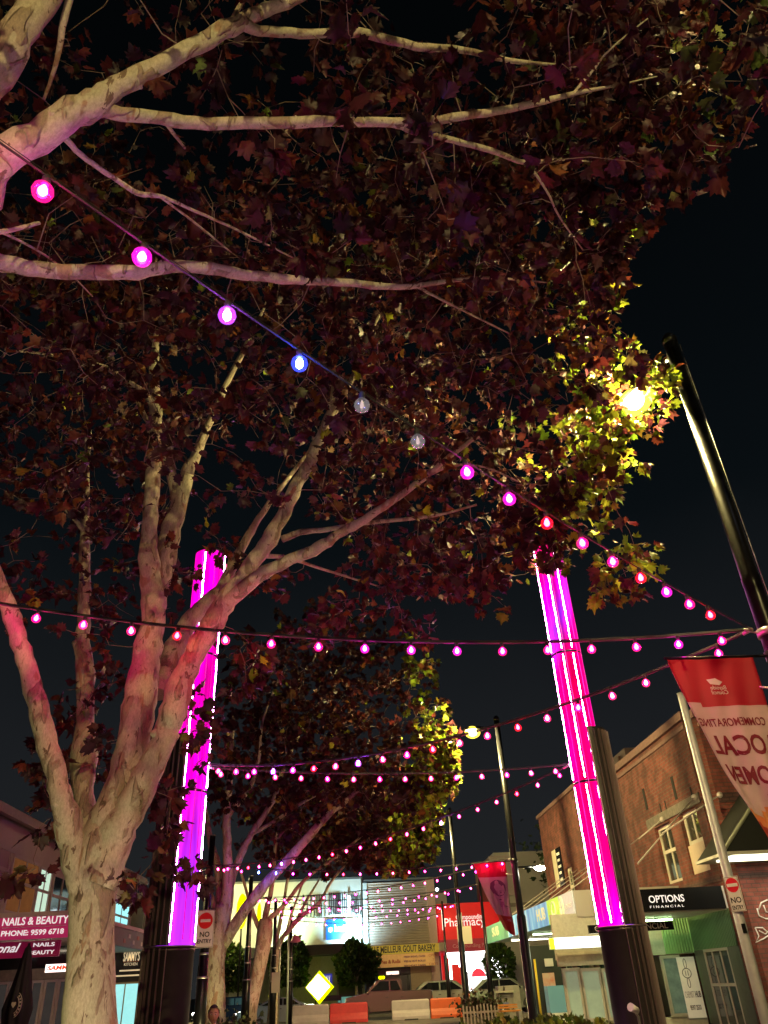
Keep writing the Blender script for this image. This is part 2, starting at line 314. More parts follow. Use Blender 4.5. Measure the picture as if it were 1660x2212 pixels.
# ================= plane trees =================
BARK = bark_mat(); LEAF = leaf_mat()
def smooth_path(P, R, sub=4):
    out, rr = [], []
    for i in range(len(P)-1):
        p0 = P[max(0, i-1)]; p1 = P[i]; p2 = P[i+1]; p3 = P[min(len(P)-1, i+2)]
        for k in range(sub):
            t = k/sub; t2 = t*t; t3 = t2*t
            out.append(0.5*((2*p1)+(p2-p0)*t+(2*p0-5*p1+4*p2-p3)*t2+(3*p1-p0-3*p2+p3)*t3)); rr.append(R[i]+(R[i+1]-R[i])*t)
    out.append(P[-1]); rr.append(R[-1]); return out, rr
class Tree:
    def __init__(s, base, label, group, name='plane_tree'):
        s.base = Vector(base); s.e = thing(name, base, label, 'tree', group); s.nodes = []; s.nr = []
    def limb(s, pts, name='branch', n=12, knob=0.03, swell=0.0):
        if name == 'trunk': knob = 0.006
        P = [Vector(p[0]) for p in pts]; R = [p[1] for p in pts]
        P, R = smooth_path(P, R, 4)
        for i in range(1, len(P)-1):
            f = (0.14 if name != 'trunk' else 0.03)*min(R[i], 0.12)
            P[i] = P[i]+Vector((random.uniform(-f, f), random.uniform(-f, f), random.uniform(-f, f)))
        R = [r*(1+random.uniform(-knob, knob)) for r in R]
        for i in range(2, len(R)-2):                                     # old branch scars swell the limb
            if name != 'trunk' and random.random() < 0.09: R[i] *= 1.12
        b = MB(); b.tube(P, R, n if name != 'trunk' else 32, True, 0.02 if name != 'trunk' else 0.006); o = b.build(name, BARK, s.e)
        s.nodes += [tuple(p) for p in P[2:]]; s.nr += R[2:]
        # knots: short stubs of lost twigs
        for i in range(3, len(P)-2):
            if random.random() < 0.16 and R[i] > 0.015:
                k = MB()
                d = Vector((random.gauss(0, 1), random.gauss(0, 1), random.gauss(0, 1))).normalized()
                k.tube([P[i]+d*R[i]*0.6, P[i]+d*R[i]*0.98, P[i]+d*R[i]*1.16], [R[i]*0.42, R[i]*0.28, R[i]*0.13], 7); k.build('knot', BARK, o)
        return o
    def px(s, pts, ref='Y', name='branch', n=12):
        """pts: (x, y, width, depth value) measured in the photograph, placed at a real distance"""
        out = []
        for x, y, wd, q in pts:
            p = at(x, y, **{ref: q}); out.append((p, max(0.004, wd/2/F_*depth(p))))
        return s.limb(out, name, n)
    def twigs(s, attract, seg=0.35, r0=0.011, droop=0.1, maxlen=3.5):
        nodes = np.array(s.nodes); A = np.array(attract); chain = []
        D = np.min(np.linalg.norm(A[:, None, :]-nodes[None], axis=2), axis=1); A = A[np.argsort(D)]
        tips = []
        for a in A:
            d = np.linalg.norm(nodes-a, axis=1); j = int(np.argmin(d)); L = d[j]
            if L < 0.12: continue
            p0 = Vector(nodes[j]); p1 = Vector(a)
            if L > maxlen: p0 = p1+(p0-p1)*(maxlen/L); L = maxlen
            m = max(2, int(L/seg)+1); off = Vector((random.gauss(0, 1), random.gauss(0, 1), random.gauss(0, 1)))*0.09*L
            path = []
            for k in range(m+1):
                t = k/m; path.append(p0.lerp(p1, t)+off*math.sin(math.pi*t)+Vector((random.gauss(0, .012), random.gauss(0, .012), random.gauss(0, .012)))*(0 < k < m)-Vector((0, 0, droop*L*t*t*0.5)))
            nodes = np.vstack([nodes, np.array([tuple(q) for q in path[1:]])])
            rr = min(0.02, r0*(0.45+L*0.35)); chain.append((path, [rr*(1-0.75*k/m)+0.001 for k in range(m+1)]))
        s.chain = chain
        b = MB()
        for path, R in chain: b.tube(path, R, 4, False)
        o = b.build('twigs', mat('twig_bark', (0.20, 0.145, 0.11), 0.85), s.e); return o
    def leaves(s, per_m, size, palette, name='crown', droop=0.5, jitter=0.1, tipn=3, accept=None, green=None):
        pos, dr = [], []
        for path, R in s.chain:
            L = sum((path[i+1]-path[i]).length for i in range(len(path)-1)); n = max(1, int(L*per_m*random.uniform(0.6, 1.4)))
            for k in range(n+tipn):
                t = random.uniform(0.25, 1.0) if k < n else 1.0
                f = t*(len(path)-1); i = min(int(f), len(path)-2); p = path[i].lerp(path[i+1], f-i); d = (path[i+1]-path[i]).normalized()
                q = Vector((random.gauss(0, 1), random.gauss(0, 1), random.gauss(0, .8))); dd = (d*0.5+q*0.6).normalized(); dd.z -= droop*random.uniform(0.3, 1.3); dd.normalize()
                pos.append(p+dd*random.uniform(0.03, jitter)); dr.append(dd)
        P = np.array([tuple(p) for p in pos]); D = np.array([tuple(d) for d in dr])
        if accept is not None: k = accept(P); P, D = P[k], D[k]
        if getattr(s, 'extra', None):
            P = np.vstack([P, s.extra[0]]); D = np.vstack([D, s.extra[1]])
        make_leaves(P, D, size, palette, s.e, name, green)
# a five-lobed plane leaf, stalk at the origin, tip along +y
LO = np.array([(0.0, 0.02), (0.20, 0.0), (0.26, 0.09), (0.50, 0.12), (0.40, 0.26), (0.52, 0.42), (0.40, 0.48), (0.46, 0.72), (0.26, 0.64), (0.22, 0.72), (0.17, 0.70), (0.10, 0.84), (0.0, 1.0)])
LO = np.vstack([LO, [(-x, y) for x, y in LO[-2:0:-1]]])
def make_leaves(P, D, size, palette, parent, name, green=None, kind=None):
    n = len(P); m = len(LO)+1; LV = np.zeros((m, 3)); LV[0] = (0, 0.36, 0); LV[1:, :2] = LO
    sz = rng.uniform(size[0], size[1], n)*np.where(rng.random(n) < 0.12, 1.35, 1.0)
    y = D/np.linalg.norm(D, axis=1)[:, None]; up = rng.normal(size=(n, 3)); up[:, 2] += 0.6
    x = np.cross(y, up); x /= np.linalg.norm(x, axis=1)[:, None]; z = np.cross(x, y)
    fold = rng.uniform(-0.2, 0.9, n); curl = rng.uniform(-0.5, 0.95, n); skew = rng.uniform(-0.15, 0.15, n); wid = rng.uniform(0.75, 1.1, n)
    lx = LV[None, :, 0]*wid[:, None]+skew[:, None]*LV[None, :, 1]; ly = np.repeat(LV[None, :, 1], n, 0); ly = ly*(1+0.08*rng.normal(size=ly.shape))
    lz = np.abs(LV[None, :, 0])*fold[:, None] - curl[:, None]*(LV[None, :, 1]-0.4)**2 + 0.03*rng.normal(size=ly.shape)
    V = P[:, None, :] + sz[:, None, None]*(lx[..., None]*x[:, None, :]+ly[..., None]*y[:, None, :]+lz[..., None]*z[:, None, :])
    V = V.reshape(-1, 3); k = m-1; tri = np.array([(0, 1+i, 1+(i+1) % k) for i in range(k)]); Fc = (tri[None]+(np.arange(n)*m)[:, None, None]).reshape(-1, 3)
    me = bpy.data.meshes.new(name); me.vertices.add(len(V)); me.vertices.foreach_set('co', V.ravel())
    me.loops.add(len(Fc)*3); me.loops.foreach_set('vertex_index', Fc.ravel().astype(np.int32))
    me.polygons.add(len(Fc)); me.polygons.foreach_set('loop_start', np.arange(0, len(Fc)*3, 3, dtype=np.int32)); me.polygons.foreach_set('loop_total', np.full(len(Fc), 3, np.int32))
    me.polygons.foreach_set('use_smooth', np.ones(len(Fc), bool))
    pal = np.array([p[:3] for p in palette]); wts = np.array([p[3] for p in palette], float)
    W2 = np.repeat((wts/wts.sum())[None], n, 0)
    if green is not None: W2 = green(P, W2)
    cs = np.cumsum(W2, 1); cs /= cs[:, -1:]; ci = (rng.random(n)[:, None] > cs).sum(1).clip(0, len(pal)-1)
    c = pal[ci]*rng.uniform(0.4, 1.25, (n, 1))*(1+0.12*rng.normal(size=(n, 3))); c = np.clip(c, 0.004, 0.9)
    ca = np.ones((n, m, 4)); ca[..., :3] = c[:, None, :]*rng.uniform(0.75, 1.2, (n, m, 1)); ca[:, 0, :3] = c*1.25
    a = me.color_attributes.new('tint', 'FLOAT_COLOR', 'POINT'); a.data.foreach_set('color', ca.reshape(-1))
    me.materials.append(LEAF); me.update(calc_edges=True); me.validate()
    o = bpy.data.objects.new(name, me); COL.objects.link(o)
    if parent is not None: put_local(o, parent)
    if kind: o['kind'] = kind
    return o
def inpoly(x, y, poly):
    c = np.zeros(len(x), bool); n = len(poly)
    for i in range(n):
        x1, y1 = poly[i]; x2, y2 = poly[(i+1) % n]
        t = ((y1 > y) != (y2 > y)) & (x < (x2-x1)*(y-y1)/(y2-y1+1e-9)+x1); c ^= t
    return c
def clump(P, f=1.1, ph=0.0):
    return (np.sin(P[:, 0]*f*1.7+ph+np.sin(P[:, 1]*f*1.3))+np.sin(P[:, 1]*f*1.9+2.1+np.sin(P[:, 2]*f))+np.sin(P[:, 2]*f*2.3+ph*2+np.sin(P[:, 0]*f*1.1)))/3
def fill(n, c, r, keep, thr=-0.35, f=1.1, ph=0.0, shell=0.0, zmin=None):
    out = []
    tot = 0
    while tot < n:
        q = rng.normal(size=(n*4, 3)); q /= np.linalg.norm(q, axis=1)[:, None]; q *= (shell+(1-shell)*rng.random((n*4, 1))**(1/2.2))
        P = np.array(c)+q*np.array(r); k = clump(P, f, ph) > thr
        if zmin is not None: k &= P[:, 2] > zmin
        P = P[k]; P = P[keep(P)]; out.append(P); tot += len(P)
        if len(out) > 40: break
    return np.vstack(out)[:n]
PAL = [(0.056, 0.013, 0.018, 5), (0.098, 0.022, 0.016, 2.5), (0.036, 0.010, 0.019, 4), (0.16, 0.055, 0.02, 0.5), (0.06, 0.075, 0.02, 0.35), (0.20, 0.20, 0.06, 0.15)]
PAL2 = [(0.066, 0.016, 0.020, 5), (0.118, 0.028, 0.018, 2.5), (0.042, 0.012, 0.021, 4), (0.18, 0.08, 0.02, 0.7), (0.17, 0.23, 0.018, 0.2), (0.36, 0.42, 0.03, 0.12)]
GREENER_LIT = lambda x0, k: (lambda P, Wt: Wt*np.where((P[:, 0] > x0)[:, None], np.array([[1, 1.5, .4, 3, k, k]]), 1.0))  # leaves kept green near lamps; their lit patch also put into the colour
AUTUMN = 'plane trees along the plaza'
# crown outline over the plaza (right-hand limit of the foliage)
OUT = [(-900, -900), (2600, -900), (2300, 60), (1700, 235), (1600, 330), (1560, 395), (1500, 440), (1415, 470), (1400, 530), (1350, 560), (1335, 690), (1390, 770), (1445, 830), (1440, 945), (1395, 1010), (1335, 1050), (1370, 1120), (1325, 1150),
       (1385, 1172), (1440, 1190), (1430, 1255), (1390, 1305), (1300, 1285), (1215, 1225), (1140, 1235), (1080, 1310), (1010, 1325), (950, 1265), (870, 1240), (800, 1190), (740, 1150), (640, 1075), (560, 1085), (470, 1130), (380, 1105), (270, 1165), (190, 1210), (90, 1170), (-20, 1200), (-900, 1300)]
def keep_poly(poly, off=True):
    def f(P):
        x, y = proj(P); x = np.nan_to_num(x, nan=-500); y = np.nan_to_num(y, nan=-500)
        return inpoly(x, y, poly)
    return f

LAMP1 = np.array([4.30, 8.20, 8.61])
def opening(P):
    """a gap cut in the leaves from the near lamp head towards the camera, so the lamp shows"""
    ax = np.array([-0.33, -0.62, -0.53])*1.0; ax = (np.array(CAM)-LAMP1)/np.linalg.norm(np.array(CAM)-LAMP1)
    t = np.clip((P-LAMP1) @ ax, -0.2, 4.0); return np.linalg.norm(P-(LAMP1+t[:, None]*ax), axis=1) > (0.20+0.03*rng.random(len(P)))
# --- the tree beside the camera, its limbs overhead ---
t0 = Tree((-2.7, -0.3, 0), 'nearest plane tree, its thick cream limbs reaching overhead across the top of the view', AUTUMN)
t0.limb([((-2.7, -0.3, -0.05), 0.30), ((-2.68, -0.3, 0.8), 0.25), ((-2.65, -0.2, 2.0), 0.235), ((-2.55, 0.0, 3.1), 0.25), ((-2.5, 0.1, 3.6), 0.2)], 'trunk', 16)
A0 = at(0, 360, Z=5.0)
t0.limb([((-2.55, 0.0, 3.0), 0.17), ((-2.3, 0.9, 3.9), 0.115), (at(-150, 455, Z=4.6), 0.09), (at(-5, 350, Z=5.0), 0.079)])
t0.px([(-5, 350, 74, 5.0), (110, 275, 66, 5.3), (200, 222, 60, 5.55), (240, 198, 46, 5.65), (310, 158, 38, 5.85), (430, 96, 36, 6.2), (500, 58, 38, 6.45), (560, 28, 28, 6.65), (620, 5, 24, 6.8), (690, -30, 20, 7.0), (860, -130, 10, 7.4)], 'Z', n=20)
t0.px([(200, 232, 40, 5.55), (262, 246, 30, 5.6), (350, 257, 27, 5.72), (450, 268, 27, 5.82), (560, 266, 25, 5.92), (720, 262, 20, 6.05), (850, 264, 20, 6.2), (950, 258, 19, 6.35), (1050, 243, 17, 6.5), (1150, 225, 15, 6.7), (1250, 200, 10, 6.9), (1330, 185, 5, 7.0), (1420, 165, 2.5, 7.1)], 'Z')
t0.px([(848, 266, 14, 6.2), (900, 285, 13, 6.25), (980, 303, 13, 6.35), (1060, 325, 12, 6.45), (1140, 352, 10, 6.55), (1200, 345, 5, 6.7), (1290, 350, 2.5, 6.8)], 'Z')
t0.px([(1138, 350, 7, 6.55), (1180, 410, 5, 6.5), (1210, 470, 4, 6.6), (1260, 540, 3, 6.6)], 'Z')
t0.px([(522, 48, 30, 6.5), (560, 66, 22, 6.6), (650, 72, 20, 6.8), (740, 70, 18, 6.95), (800, 75, 20, 7.0), (900, 100, 17, 7.1), (1000, 108, 14, 7.3), (1100, 130, 11, 7.4), (1200, 140, 5, 7.6), (1290, 150, 2.5, 7.7)], 'Z')
t0.px([(1238, 203, 7, 6.9), (1275, 160, 6, 7.0), (1320, 105, 4, 7.1), (1400, 40, 3, 7.2)], 'Z')
t0.px([(495, 60, 14, 6.5), (520, 10, 10, 6.8), (560, -60, 6, 7.2)], 'Z')
t0.limb([((-2.6, -0.1, 3.1), 0.15), ((-2.45, 1.2, 4.4), 0.09), (at(-120, 520, Z=5.15), 0.07), (at(-40, 556, Z=5.3), 0.058), (at(60, 578, Z=5.4), 0.05), (at(170, 587, Z=5.5), 0.049), (at(300, 588, Z=5.6), 0.047), (at(370, 574, Z=5.7), 0.043), (at(450, 580, Z=5.8), 0.040), (at(560, 597, Z=5.9), 0.037), (at(660, 606, Z=6.0), 0.033), (at(760, 611, Z=6.1), 0.028), (at(840, 620, Z=6.15), 0.025), (at(900, 617, Z=6.2), 0.022), (at(980, 606, Z=6.3), 0.016), (at(1060, 600, Z=6.4), 0.01), (at(1180, 610, Z=6.5), 0.006)])
t0.px([(900, 618, 8, 6.2), (960, 650, 5, 6.25), (1040, 690, 4, 6.4), (1100, 720, 3, 6.5)], 'Z')
t0.px([(-60, 235, 78, 5.6), (10, 125, 72, 6.0), (60, 40, 66, 6.4), (125, -40, 62, 6.9), (240, -200, 40, 7.8)], 'Z')
t0.limb([((-2.55, 0.05, 3.2), 0.16), ((-2.4, 0.6, 4.4), 0.13), (at(-60, 235, Z=5.6), 0.115)])
t0.px([(160, -30, 16, 7.0), (140, 40, 15, 6.8), (130, 95, 13, 6.7), (118, 150, 9, 6.6), (95, 215, 6, 6.5)], 'Z')
t0.px([(135, 290, 15, 5.5), (165, 325, 13, 5.5), (210, 360, 12, 5.55), (255, 390, 11, 5.6), (300, 418, 12, 5.65), (350, 425, 9, 5.7), (420, 455, 7, 5.8), (520, 500, 5, 6.0), (640, 560, 3, 6.3)], 'Z')
t0.px([(345, 424, 6, 5.7), (420, 480, 5, 5.9), (500, 545, 3, 6.2)], 'Z')
t0.px([(-20, 505, 12, 5.1), (30, 495, 10, 5.3), (85, 482, 8, 5.5)], 'Z')
t0.px([(0, 500, 7, 5.2), (80, 540, 5, 5.6), (150, 590, 4, 5.9), (200, 640, 3, 6.3)], 'Z')
t0.px([(355, 262, 9, 5.75), (400, 320, 5, 5.9)], 'Z')
A = fill(1000, (-1.2, 2.0, 7.6), (6.6, 5.2, 2.6), keep_poly(OUT), -0.5, 0.9, 0.3, 0.15, 5.6)
A = np.vstack([A]+[fill(n_, tuple(at(x, y, Z=zz)), (rx, ry, 0.45), keep_poly(OUT), -2) for (x, y, zz, rx, ry, n_) in ((1300, 300, 7.0, 0.7, 0.6, 60), (1440, 330, 6.9, 0.5, 0.5, 40), (1200, 420, 6.9, 0.7, 0.6, 50), (1500, 150, 7.4, 0.8, 0.6, 40), (1400, 90, 7.8, 0.9, 0.7, 45), (1050, 420, 6.9, 0.7, 0.6, 40), (1250, 130, 7.9, 0.9, 0.7, 40), (1330, 540, 7.0, 0.5, 0.5, 40))])
t0.twigs(A, 0.25, 0.006, 0.15)
t0.leaves(6.2, (0.07, 0.15), PAL, green=GREENER_LIT(2.6, 6), tipn=5, accept=lambda P: keep_poly(OUT)(P) & opening(P) & (np.linalg.norm(P-np.array(CAM), axis=1) > 3.7))

# --- the plane tree at the left of the view ---
t1 = Tree((-2.32, 8.2, 0), 'plane tree with mottled cream forked trunk, before the left light column', AUTUMN)
t1.limb([((-2.33, 8.2, -0.1), 0.36), ((-2.33, 8.2, 0.12), 0.32), ((-2.33, 8.2, 0.4), 0.285), (at(192, 2330, Y=8.2), 0.258), (at(193, 2200, Y=8.2), 0.236), (at(196, 2100, Y=8.2), 0.214), (at(198, 2020, Y=8.2), 0.205), (at(201, 1950, Y=8.2), 0.212), (at(205, 1890, Y=8.2), 0.235), (at(212, 1840, Y=8.2), 0.235), (at(222, 1800, Y=8.2), 0.2), (at(232, 1760, Y=8.2), 0.15)], 'trunk', 20)
t1.px([(200, 1960, 70, 8.2), (182, 1895, 78, 8.15), (160, 1820, 62, 8.1), (137, 1740, 47, 8.0), (122, 1680, 44, 7.95), (100, 1590, 45, 7.9), (78, 1510, 42, 7.85), (62, 1440, 38, 7.8), (38, 1370, 36, 7.7), (15, 1300, 34, 7.6), (-20, 1210, 30, 7.5), (-70, 1090, 22, 7.3)], 'Y')
t1.px([(196, 1880, 55, 8.45), (190, 1810, 50, 8.55), (184, 1720, 42, 8.6), (180, 1640, 60, 8.65), (186, 1560, 38, 8.7), (184, 1460, 37, 8.75), (180, 1370, 30, 8.8), (183, 1280, 26, 8.9), (184, 1180, 20, 9.0), (187, 1090, 15, 9.1), (190, 1010, 9, 9.2), (196, 930, 5, 9.3)], 'Y')
t1.px([(163, 1385, 16, 8.75), (175, 1420, 22, 8.75), (184, 1470, 26, 8.75)], 'Y')
t1.px([(202, 1930, 90, 8.2), (218, 1850, 100, 8.2), (243, 1765, 86, 8.2), (268, 1690, 72, 8.2), (288, 1600, 70, 8.2), (305, 1510, 72, 8.2), (318, 1420, 60, 8.2), (330, 1340, 50, 8.2), (330, 1290, 48, 8.2), (322, 1220, 42, 8.15), (322, 1140, 34, 8.1), (330, 1050, 33, 8.05), (334, 960, 31, 8.0), (336, 890, 28, 7.95), (333, 810, 20, 7.9), (338, 740, 15, 7.85), (350, 660, 11, 7.8), (372, 560, 7, 7.7)], 'Y')
t1.px([(332, 1330, 40, 8.3), (345, 1270, 44, 8.4), (362, 1180, 46, 8.5), (383, 1100, 38, 8.6), (402, 1030, 30, 8.7), (425, 980, 22, 8.8), (450, 920, 17, 8.9), (490, 830, 13, 9.0), (525, 760, 11, 9.1), (560, 690, 7, 9.2), (600, 600, 4, 9.3)], 'Y')
t1.px([(385, 1085, 26, 8.6), (372, 1030, 22, 8.75), (360, 960, 14, 8.9), (320, 910, 12, 9.0), (290, 850, 8, 9.1), (260, 780, 5, 9.2)], 'Y')
t1.px([(334, 880, 18, 7.95), (312, 850, 14, 7.8), (270, 820, 12, 7.7), (230, 795, 10, 7.6), (180, 780, 8, 7.4), (100, 765, 6, 7.2), (10, 755, 4, 6.9)], 'Y')
t1.px([(340, 1500, 44, 8.4), (365, 1440, 50, 8.6), (385, 1385, 44, 8.7), (420, 1330, 34, 8.8), (450, 1300, 31, 8.9), (480, 1268, 27, 9.0), (505, 1215, 22, 9.1), (530, 1170, 18, 9.2), (560, 1120, 14, 9.3), (610, 1050, 10, 9.4), (680, 960, 7, 9.5), (720, 900, 5, 9.6)], 'Y')
t1.px([(208, 1910, 90, 8.15), (238, 1830, 84, 8.15), (275, 1755, 70, 8.1), (318, 1680, 62, 8.0), (350, 1600, 52, 7.95), (370, 1550, 56, 7.9), (388, 1490, 58, 7.85), (410, 1430, 46, 7.8), (440, 1380, 48, 7.75), (468, 1330, 44, 7.7), (500, 1285, 46, 7.65), (535, 1235, 38, 7.6), (572, 1180, 34, 7.55), (605, 1125, 31, 7.5), (640, 1050, 27, 7.4), (668, 1000, 26, 7.3), (700, 930, 22, 7.2), (722, 885, 21, 7.15), (750, 860, 14, 7.1), (800, 830, 10, 7.0), (860, 800, 7, 6.9), (910, 770, 4, 6.8)], 'Y')
t1.px([(716, 892, 15, 7.15), (720, 840, 8, 7.1), (722, 780, 6, 7.0), (715, 700, 5, 6.9), (690, 640, 4, 6.8)], 'Y')
t1.px([(730, 875, 14, 7.15), (765, 810, 11, 7.1), (790, 745, 8, 7.0), (820, 680, 5, 6.9)], 'Y')
t1.px([(492, 1300, 36, 7.65), (530, 1268, 32, 7.5), (575, 1235, 28, 7.4), (630, 1208, 25, 7.3), (690, 1183, 26, 7.2), (730, 1155, 20, 7.15), (775, 1130, 19, 7.1), (830, 1095, 16, 7.0), (880, 1060, 14, 6.9), (930, 1022, 13, 6.8), (980, 980, 11, 6.7), (1030, 945, 8, 6.6), (1085, 925, 5, 6.5)], 'Y')
t1.px([(610, 1165, 16, 7.45), (650, 1150, 13, 7.4), (710, 1143, 11, 7.4), (790, 1130, 9, 7.3), (870, 1122, 8, 7.3), (950, 1112, 6, 7.2), (1030, 1090, 4, 7.1)], 'Y')
t1.px([(570, 1200, 11, 7.6), (620, 1205, 8, 7.8), (700, 1230, 6, 8.0), (780, 1255, 4, 8.1), (850, 1275, 2, 8.2)], 'Y')
t1.px([(930, 1024, 8, 6.8), (980, 1005, 6, 6.8), (1050, 1010, 4, 6.8), (1120, 1040, 3, 6.8)], 'Y')
t1.px([(183, 1150, 10, 9.0), (160, 1120, 8, 8.9), (110, 1070, 7, 8.8), (60, 1050, 5, 8.7), (0, 1030, 4, 8.6)], 'Y')
A = fill(1500, (-0.3, 8.0, 8.4), (5.0, 4.3, 3.1), keep_poly(OUT), -0.22, 1.0, 1.3, 0.2, 5.2)
LOW = [fill(n_, tuple(at(x, y, Y=Yd)), (rx, 0.9, rz), lambda P: np.ones(len(P), bool), -2) for (x, y, Yd, rx, rz, n_) in
       ((60, 1225, 7.9, 0.45, 0.35, 9), (230, 1260, 8.8, 0.45, 0.6, 22), (380, 1210, 8.7, 0.35, 0.3, 8), (400, 1320, 8.7, 0.22, 0.25, 6), (150, 1500, 8.6, 0.45, 0.3, 7), (250, 1450, 8.7, 0.3, 0.4, 9), (140, 1650, 8.7, 0.35, 0.55, 20),
        (350, 1740, 8.4, 0.28, 0.45, 12), (430, 1560, 8.5, 0.35, 0.4, 13), (540, 1440, 8.4, 0.5, 0.3, 14), (700, 1330, 8.6, 0.7, 0.3, 16), (250, 1600, 8.8, 0.3, 0.4, 8), (880, 1330, 8.4, 0.5, 0.35, 9), (600, 1240, 8.7, 0.5, 0.3, 8),
        (330, 1900, 8.0, 0.3, 0.25, 7), (50, 1885, 7.6, 0.2, 0.15, 3), (120, 1800, 8.2, 0.15, 0.15, 3), (405, 1870, 8.6, 0.12, 0.3, 6), (1050, 1240, 8.2, 0.7, 0.35, 20), (1330, 1230, 7.9, 0.35, 0.3, 14), (80, 1340, 7.9, 0.3, 0.3, 3), (1330, 830, 7.7, 0.45, 0.5, 45), (1400, 870, 7.7, 0.25, 0.35, 35), (1300, 950, 7.5, 0.4, 0.35, 40), (1360, 1230, 7.6, 0.3, 0.25, 18), (1250, 740, 7.6, 0.5, 0.4, 22), (1200, 1130, 8.0, 0.7, 0.35, 45), (1060, 1180, 8.2, 0.6, 0.35, 30), (1240, 1030, 7.9, 0.6, 0.4, 40), (900, 1180, 8.2, 0.5, 0.35, 18), (480, 1190, 8.8, 0.4, 0.2, 8), (830, 1275, 8.15, 0.4, 0.2, 14), (760, 1210, 8.0, 0.3, 0.2, 6))]
gx, gy = proj(A); gap = inpoly(gx, gy, [(385, 950), (560, 915), (710, 990), (735, 1130), (560, 1100), (470, 1130), (380, 1100)]) | inpoly(gx, gy, [(60, 1080), (170, 1090), (160, 1200), (50, 1180)]); A = A[~gap | (rng.random(len(A)) < 0.22)]
t1.twigs(np.vstack([A]+LOW), 0.3, 0.006, 0.12, 2.6)
t1.leaves(6.8, (0.075, 0.165), PAL2, green=GREENER_LIT(2.75, 45), tipn=5, accept=opening)

# --- the plane trees further along the row ---
t2 = Tree((-3.62, 25.0, 0), 'second plane tree along the plaza, olive yellow trunk behind the left light column', AUTUMN)
t2.limb([((-3.66, 25, -0.1), 0.36), ((-3.64, 25, 0.5), 0.31), (at(465, 2160, Y=25), 0.285), (at(466, 2080, Y=25), 0.26), (at(476, 2010, Y=25), 0.27), (at(482, 1955, Y=25), 0.22)], 'trunk', 16)
for pts in ([(477, 2010, 38, 25), (492, 1930, 27, 25), (492, 1850, 20, 24.9), (490, 1780, 18, 24.8), (495, 1700, 15, 24.7), (500, 1620, 11, 24.6), (505, 1540, 6, 24.5)],
            [(482, 2040, 26, 25), (520, 1980, 25, 24.8), (560, 1925, 23, 24.6), (610, 1870, 20, 24.4), (660, 1815, 18, 24.2), (710, 1760, 14, 24), (760, 1720, 10, 23.8), (790, 1690, 5, 23.6)],
            [(480, 1950, 24, 25.2), (470, 1870, 17, 25.4), (455, 1820, 14, 25.6), (447, 1760, 10, 25.8), (430, 1690, 6, 26)],
            [(490, 1930, 22, 25.2), (520, 1850, 15, 25.4), (545, 1800, 13, 25.6), (590, 1730, 11, 25.8), (610, 1670, 9, 26), (640, 1600, 6, 26.2), (700, 1500, 4, 26.4)],
            [(548, 1800, 8, 25.6), (600, 1770, 8, 25.8), (660, 1730, 6, 26), (720, 1700, 3, 26.2)],
            [(494, 1760, 14, 24.8), (540, 1700, 10, 24.6), (560, 1640, 8, 24.4), (570, 1550, 5, 24.2), (610, 1450, 4, 24)],
            [(470, 1970, 16, 25.2), (440, 1900, 12, 25.6), (420, 1850, 8, 26)]):
    t2.px(pts, 'Y', n=10)
OUT2 = [(400, 1350), (560, 1290), (700, 1280), (800, 1290), (935, 1320), (945, 1420), (960, 1500), (985, 1570), (992, 1640), (985, 1700), (950, 1740), (900, 1760), (700, 1760), (560, 1850), (470, 1880), (440, 1700), (380, 1550)]
A = fill(900, (-0.6, 25.0, 8.6), (5.0, 3.6, 4.6), keep_poly(OUT2), -0.6, 0.6, 2.0, 0.1, 4.2)
A2 = [fill(n_, tuple(at(x, y, Y=Yd)), (rx, 0.9, rz), keep_poly(OUT2), -2) for (x, y, Yd, rx, rz, n_) in ((940, 1630, 24.6, 0.9, 1.0, 130), (900, 1700, 24.4, 0.9, 0.8, 80), (965, 1680, 24.8, 0.35, 0.6, 30))]
t2.twigs(np.vstack([A]+A2), 0.6, 0.012, 0.1); t2.leaves(6.0, (0.15, 0.25), PAL2, tipn=5, droop=0.4, green=GREENER_LIT(2.05, 45))
t3 = Tree((-3.75, 36.0, 0), 'third plane tree along the plaza, rust brown trunk with a knobbly fork', AUTUMN)
t3.limb([((-3.8, 36, -0.1), 0.36), (at(540, 2190, Y=36), 0.28), (at(556, 2110, Y=36), 0.27), (at(566, 2060, Y=36), 0.30), (at(572, 2020, Y=36), 0.34), (at(575, 1985, Y=36), 0.27)], 'trunk', 14)
for pts in ([(570, 2010, 14, 36), (578, 1960, 11, 36), (590, 1900, 9, 36), (600, 1800, 7, 36), (640, 1700, 5, 36)], [(568, 2020, 13, 36), (552, 1985, 10, 36), (540, 1950, 8, 36), (520, 1880, 5, 36)],
            [(575, 1990, 13, 36), (610, 1960, 9, 35.6), (660, 1900, 7, 35.2), (740, 1840, 6, 34.8), (800, 1790, 4, 34.4)], [(600, 1800, 6, 36), (700, 1760, 6, 35.7), (800, 1740, 6, 35.4), (880, 1720, 4, 35)]):
    t3.px(pts, 'Y', n=8)
OUT3 = [(540, 1700), (980, 1700), (965, 1745), (958, 1800), (930, 1860), (880, 1895), (830, 1880), (780, 1880), (740, 1850), (640, 1850), (520, 1860)]
A = fill(560, (0.6, 37.0, 8.0), (5.2, 3.6, 3.0), keep_poly(OUT3), -0.7, 0.6, 0.7, 0.15, 4.6)
A2 = [fill(n_, tuple(at(x, y, Y=Yd)), (rx, 1.2, rz), keep_poly(OUT3), -2) for (x, y, Yd, rx, rz, n_) in ((900, 1800, 39.0, 1.3, 1.1, 130), (860, 1855, 38.8, 1.1, 0.8, 80), (930, 1790, 39.4, 0.6, 0.9, 50))]
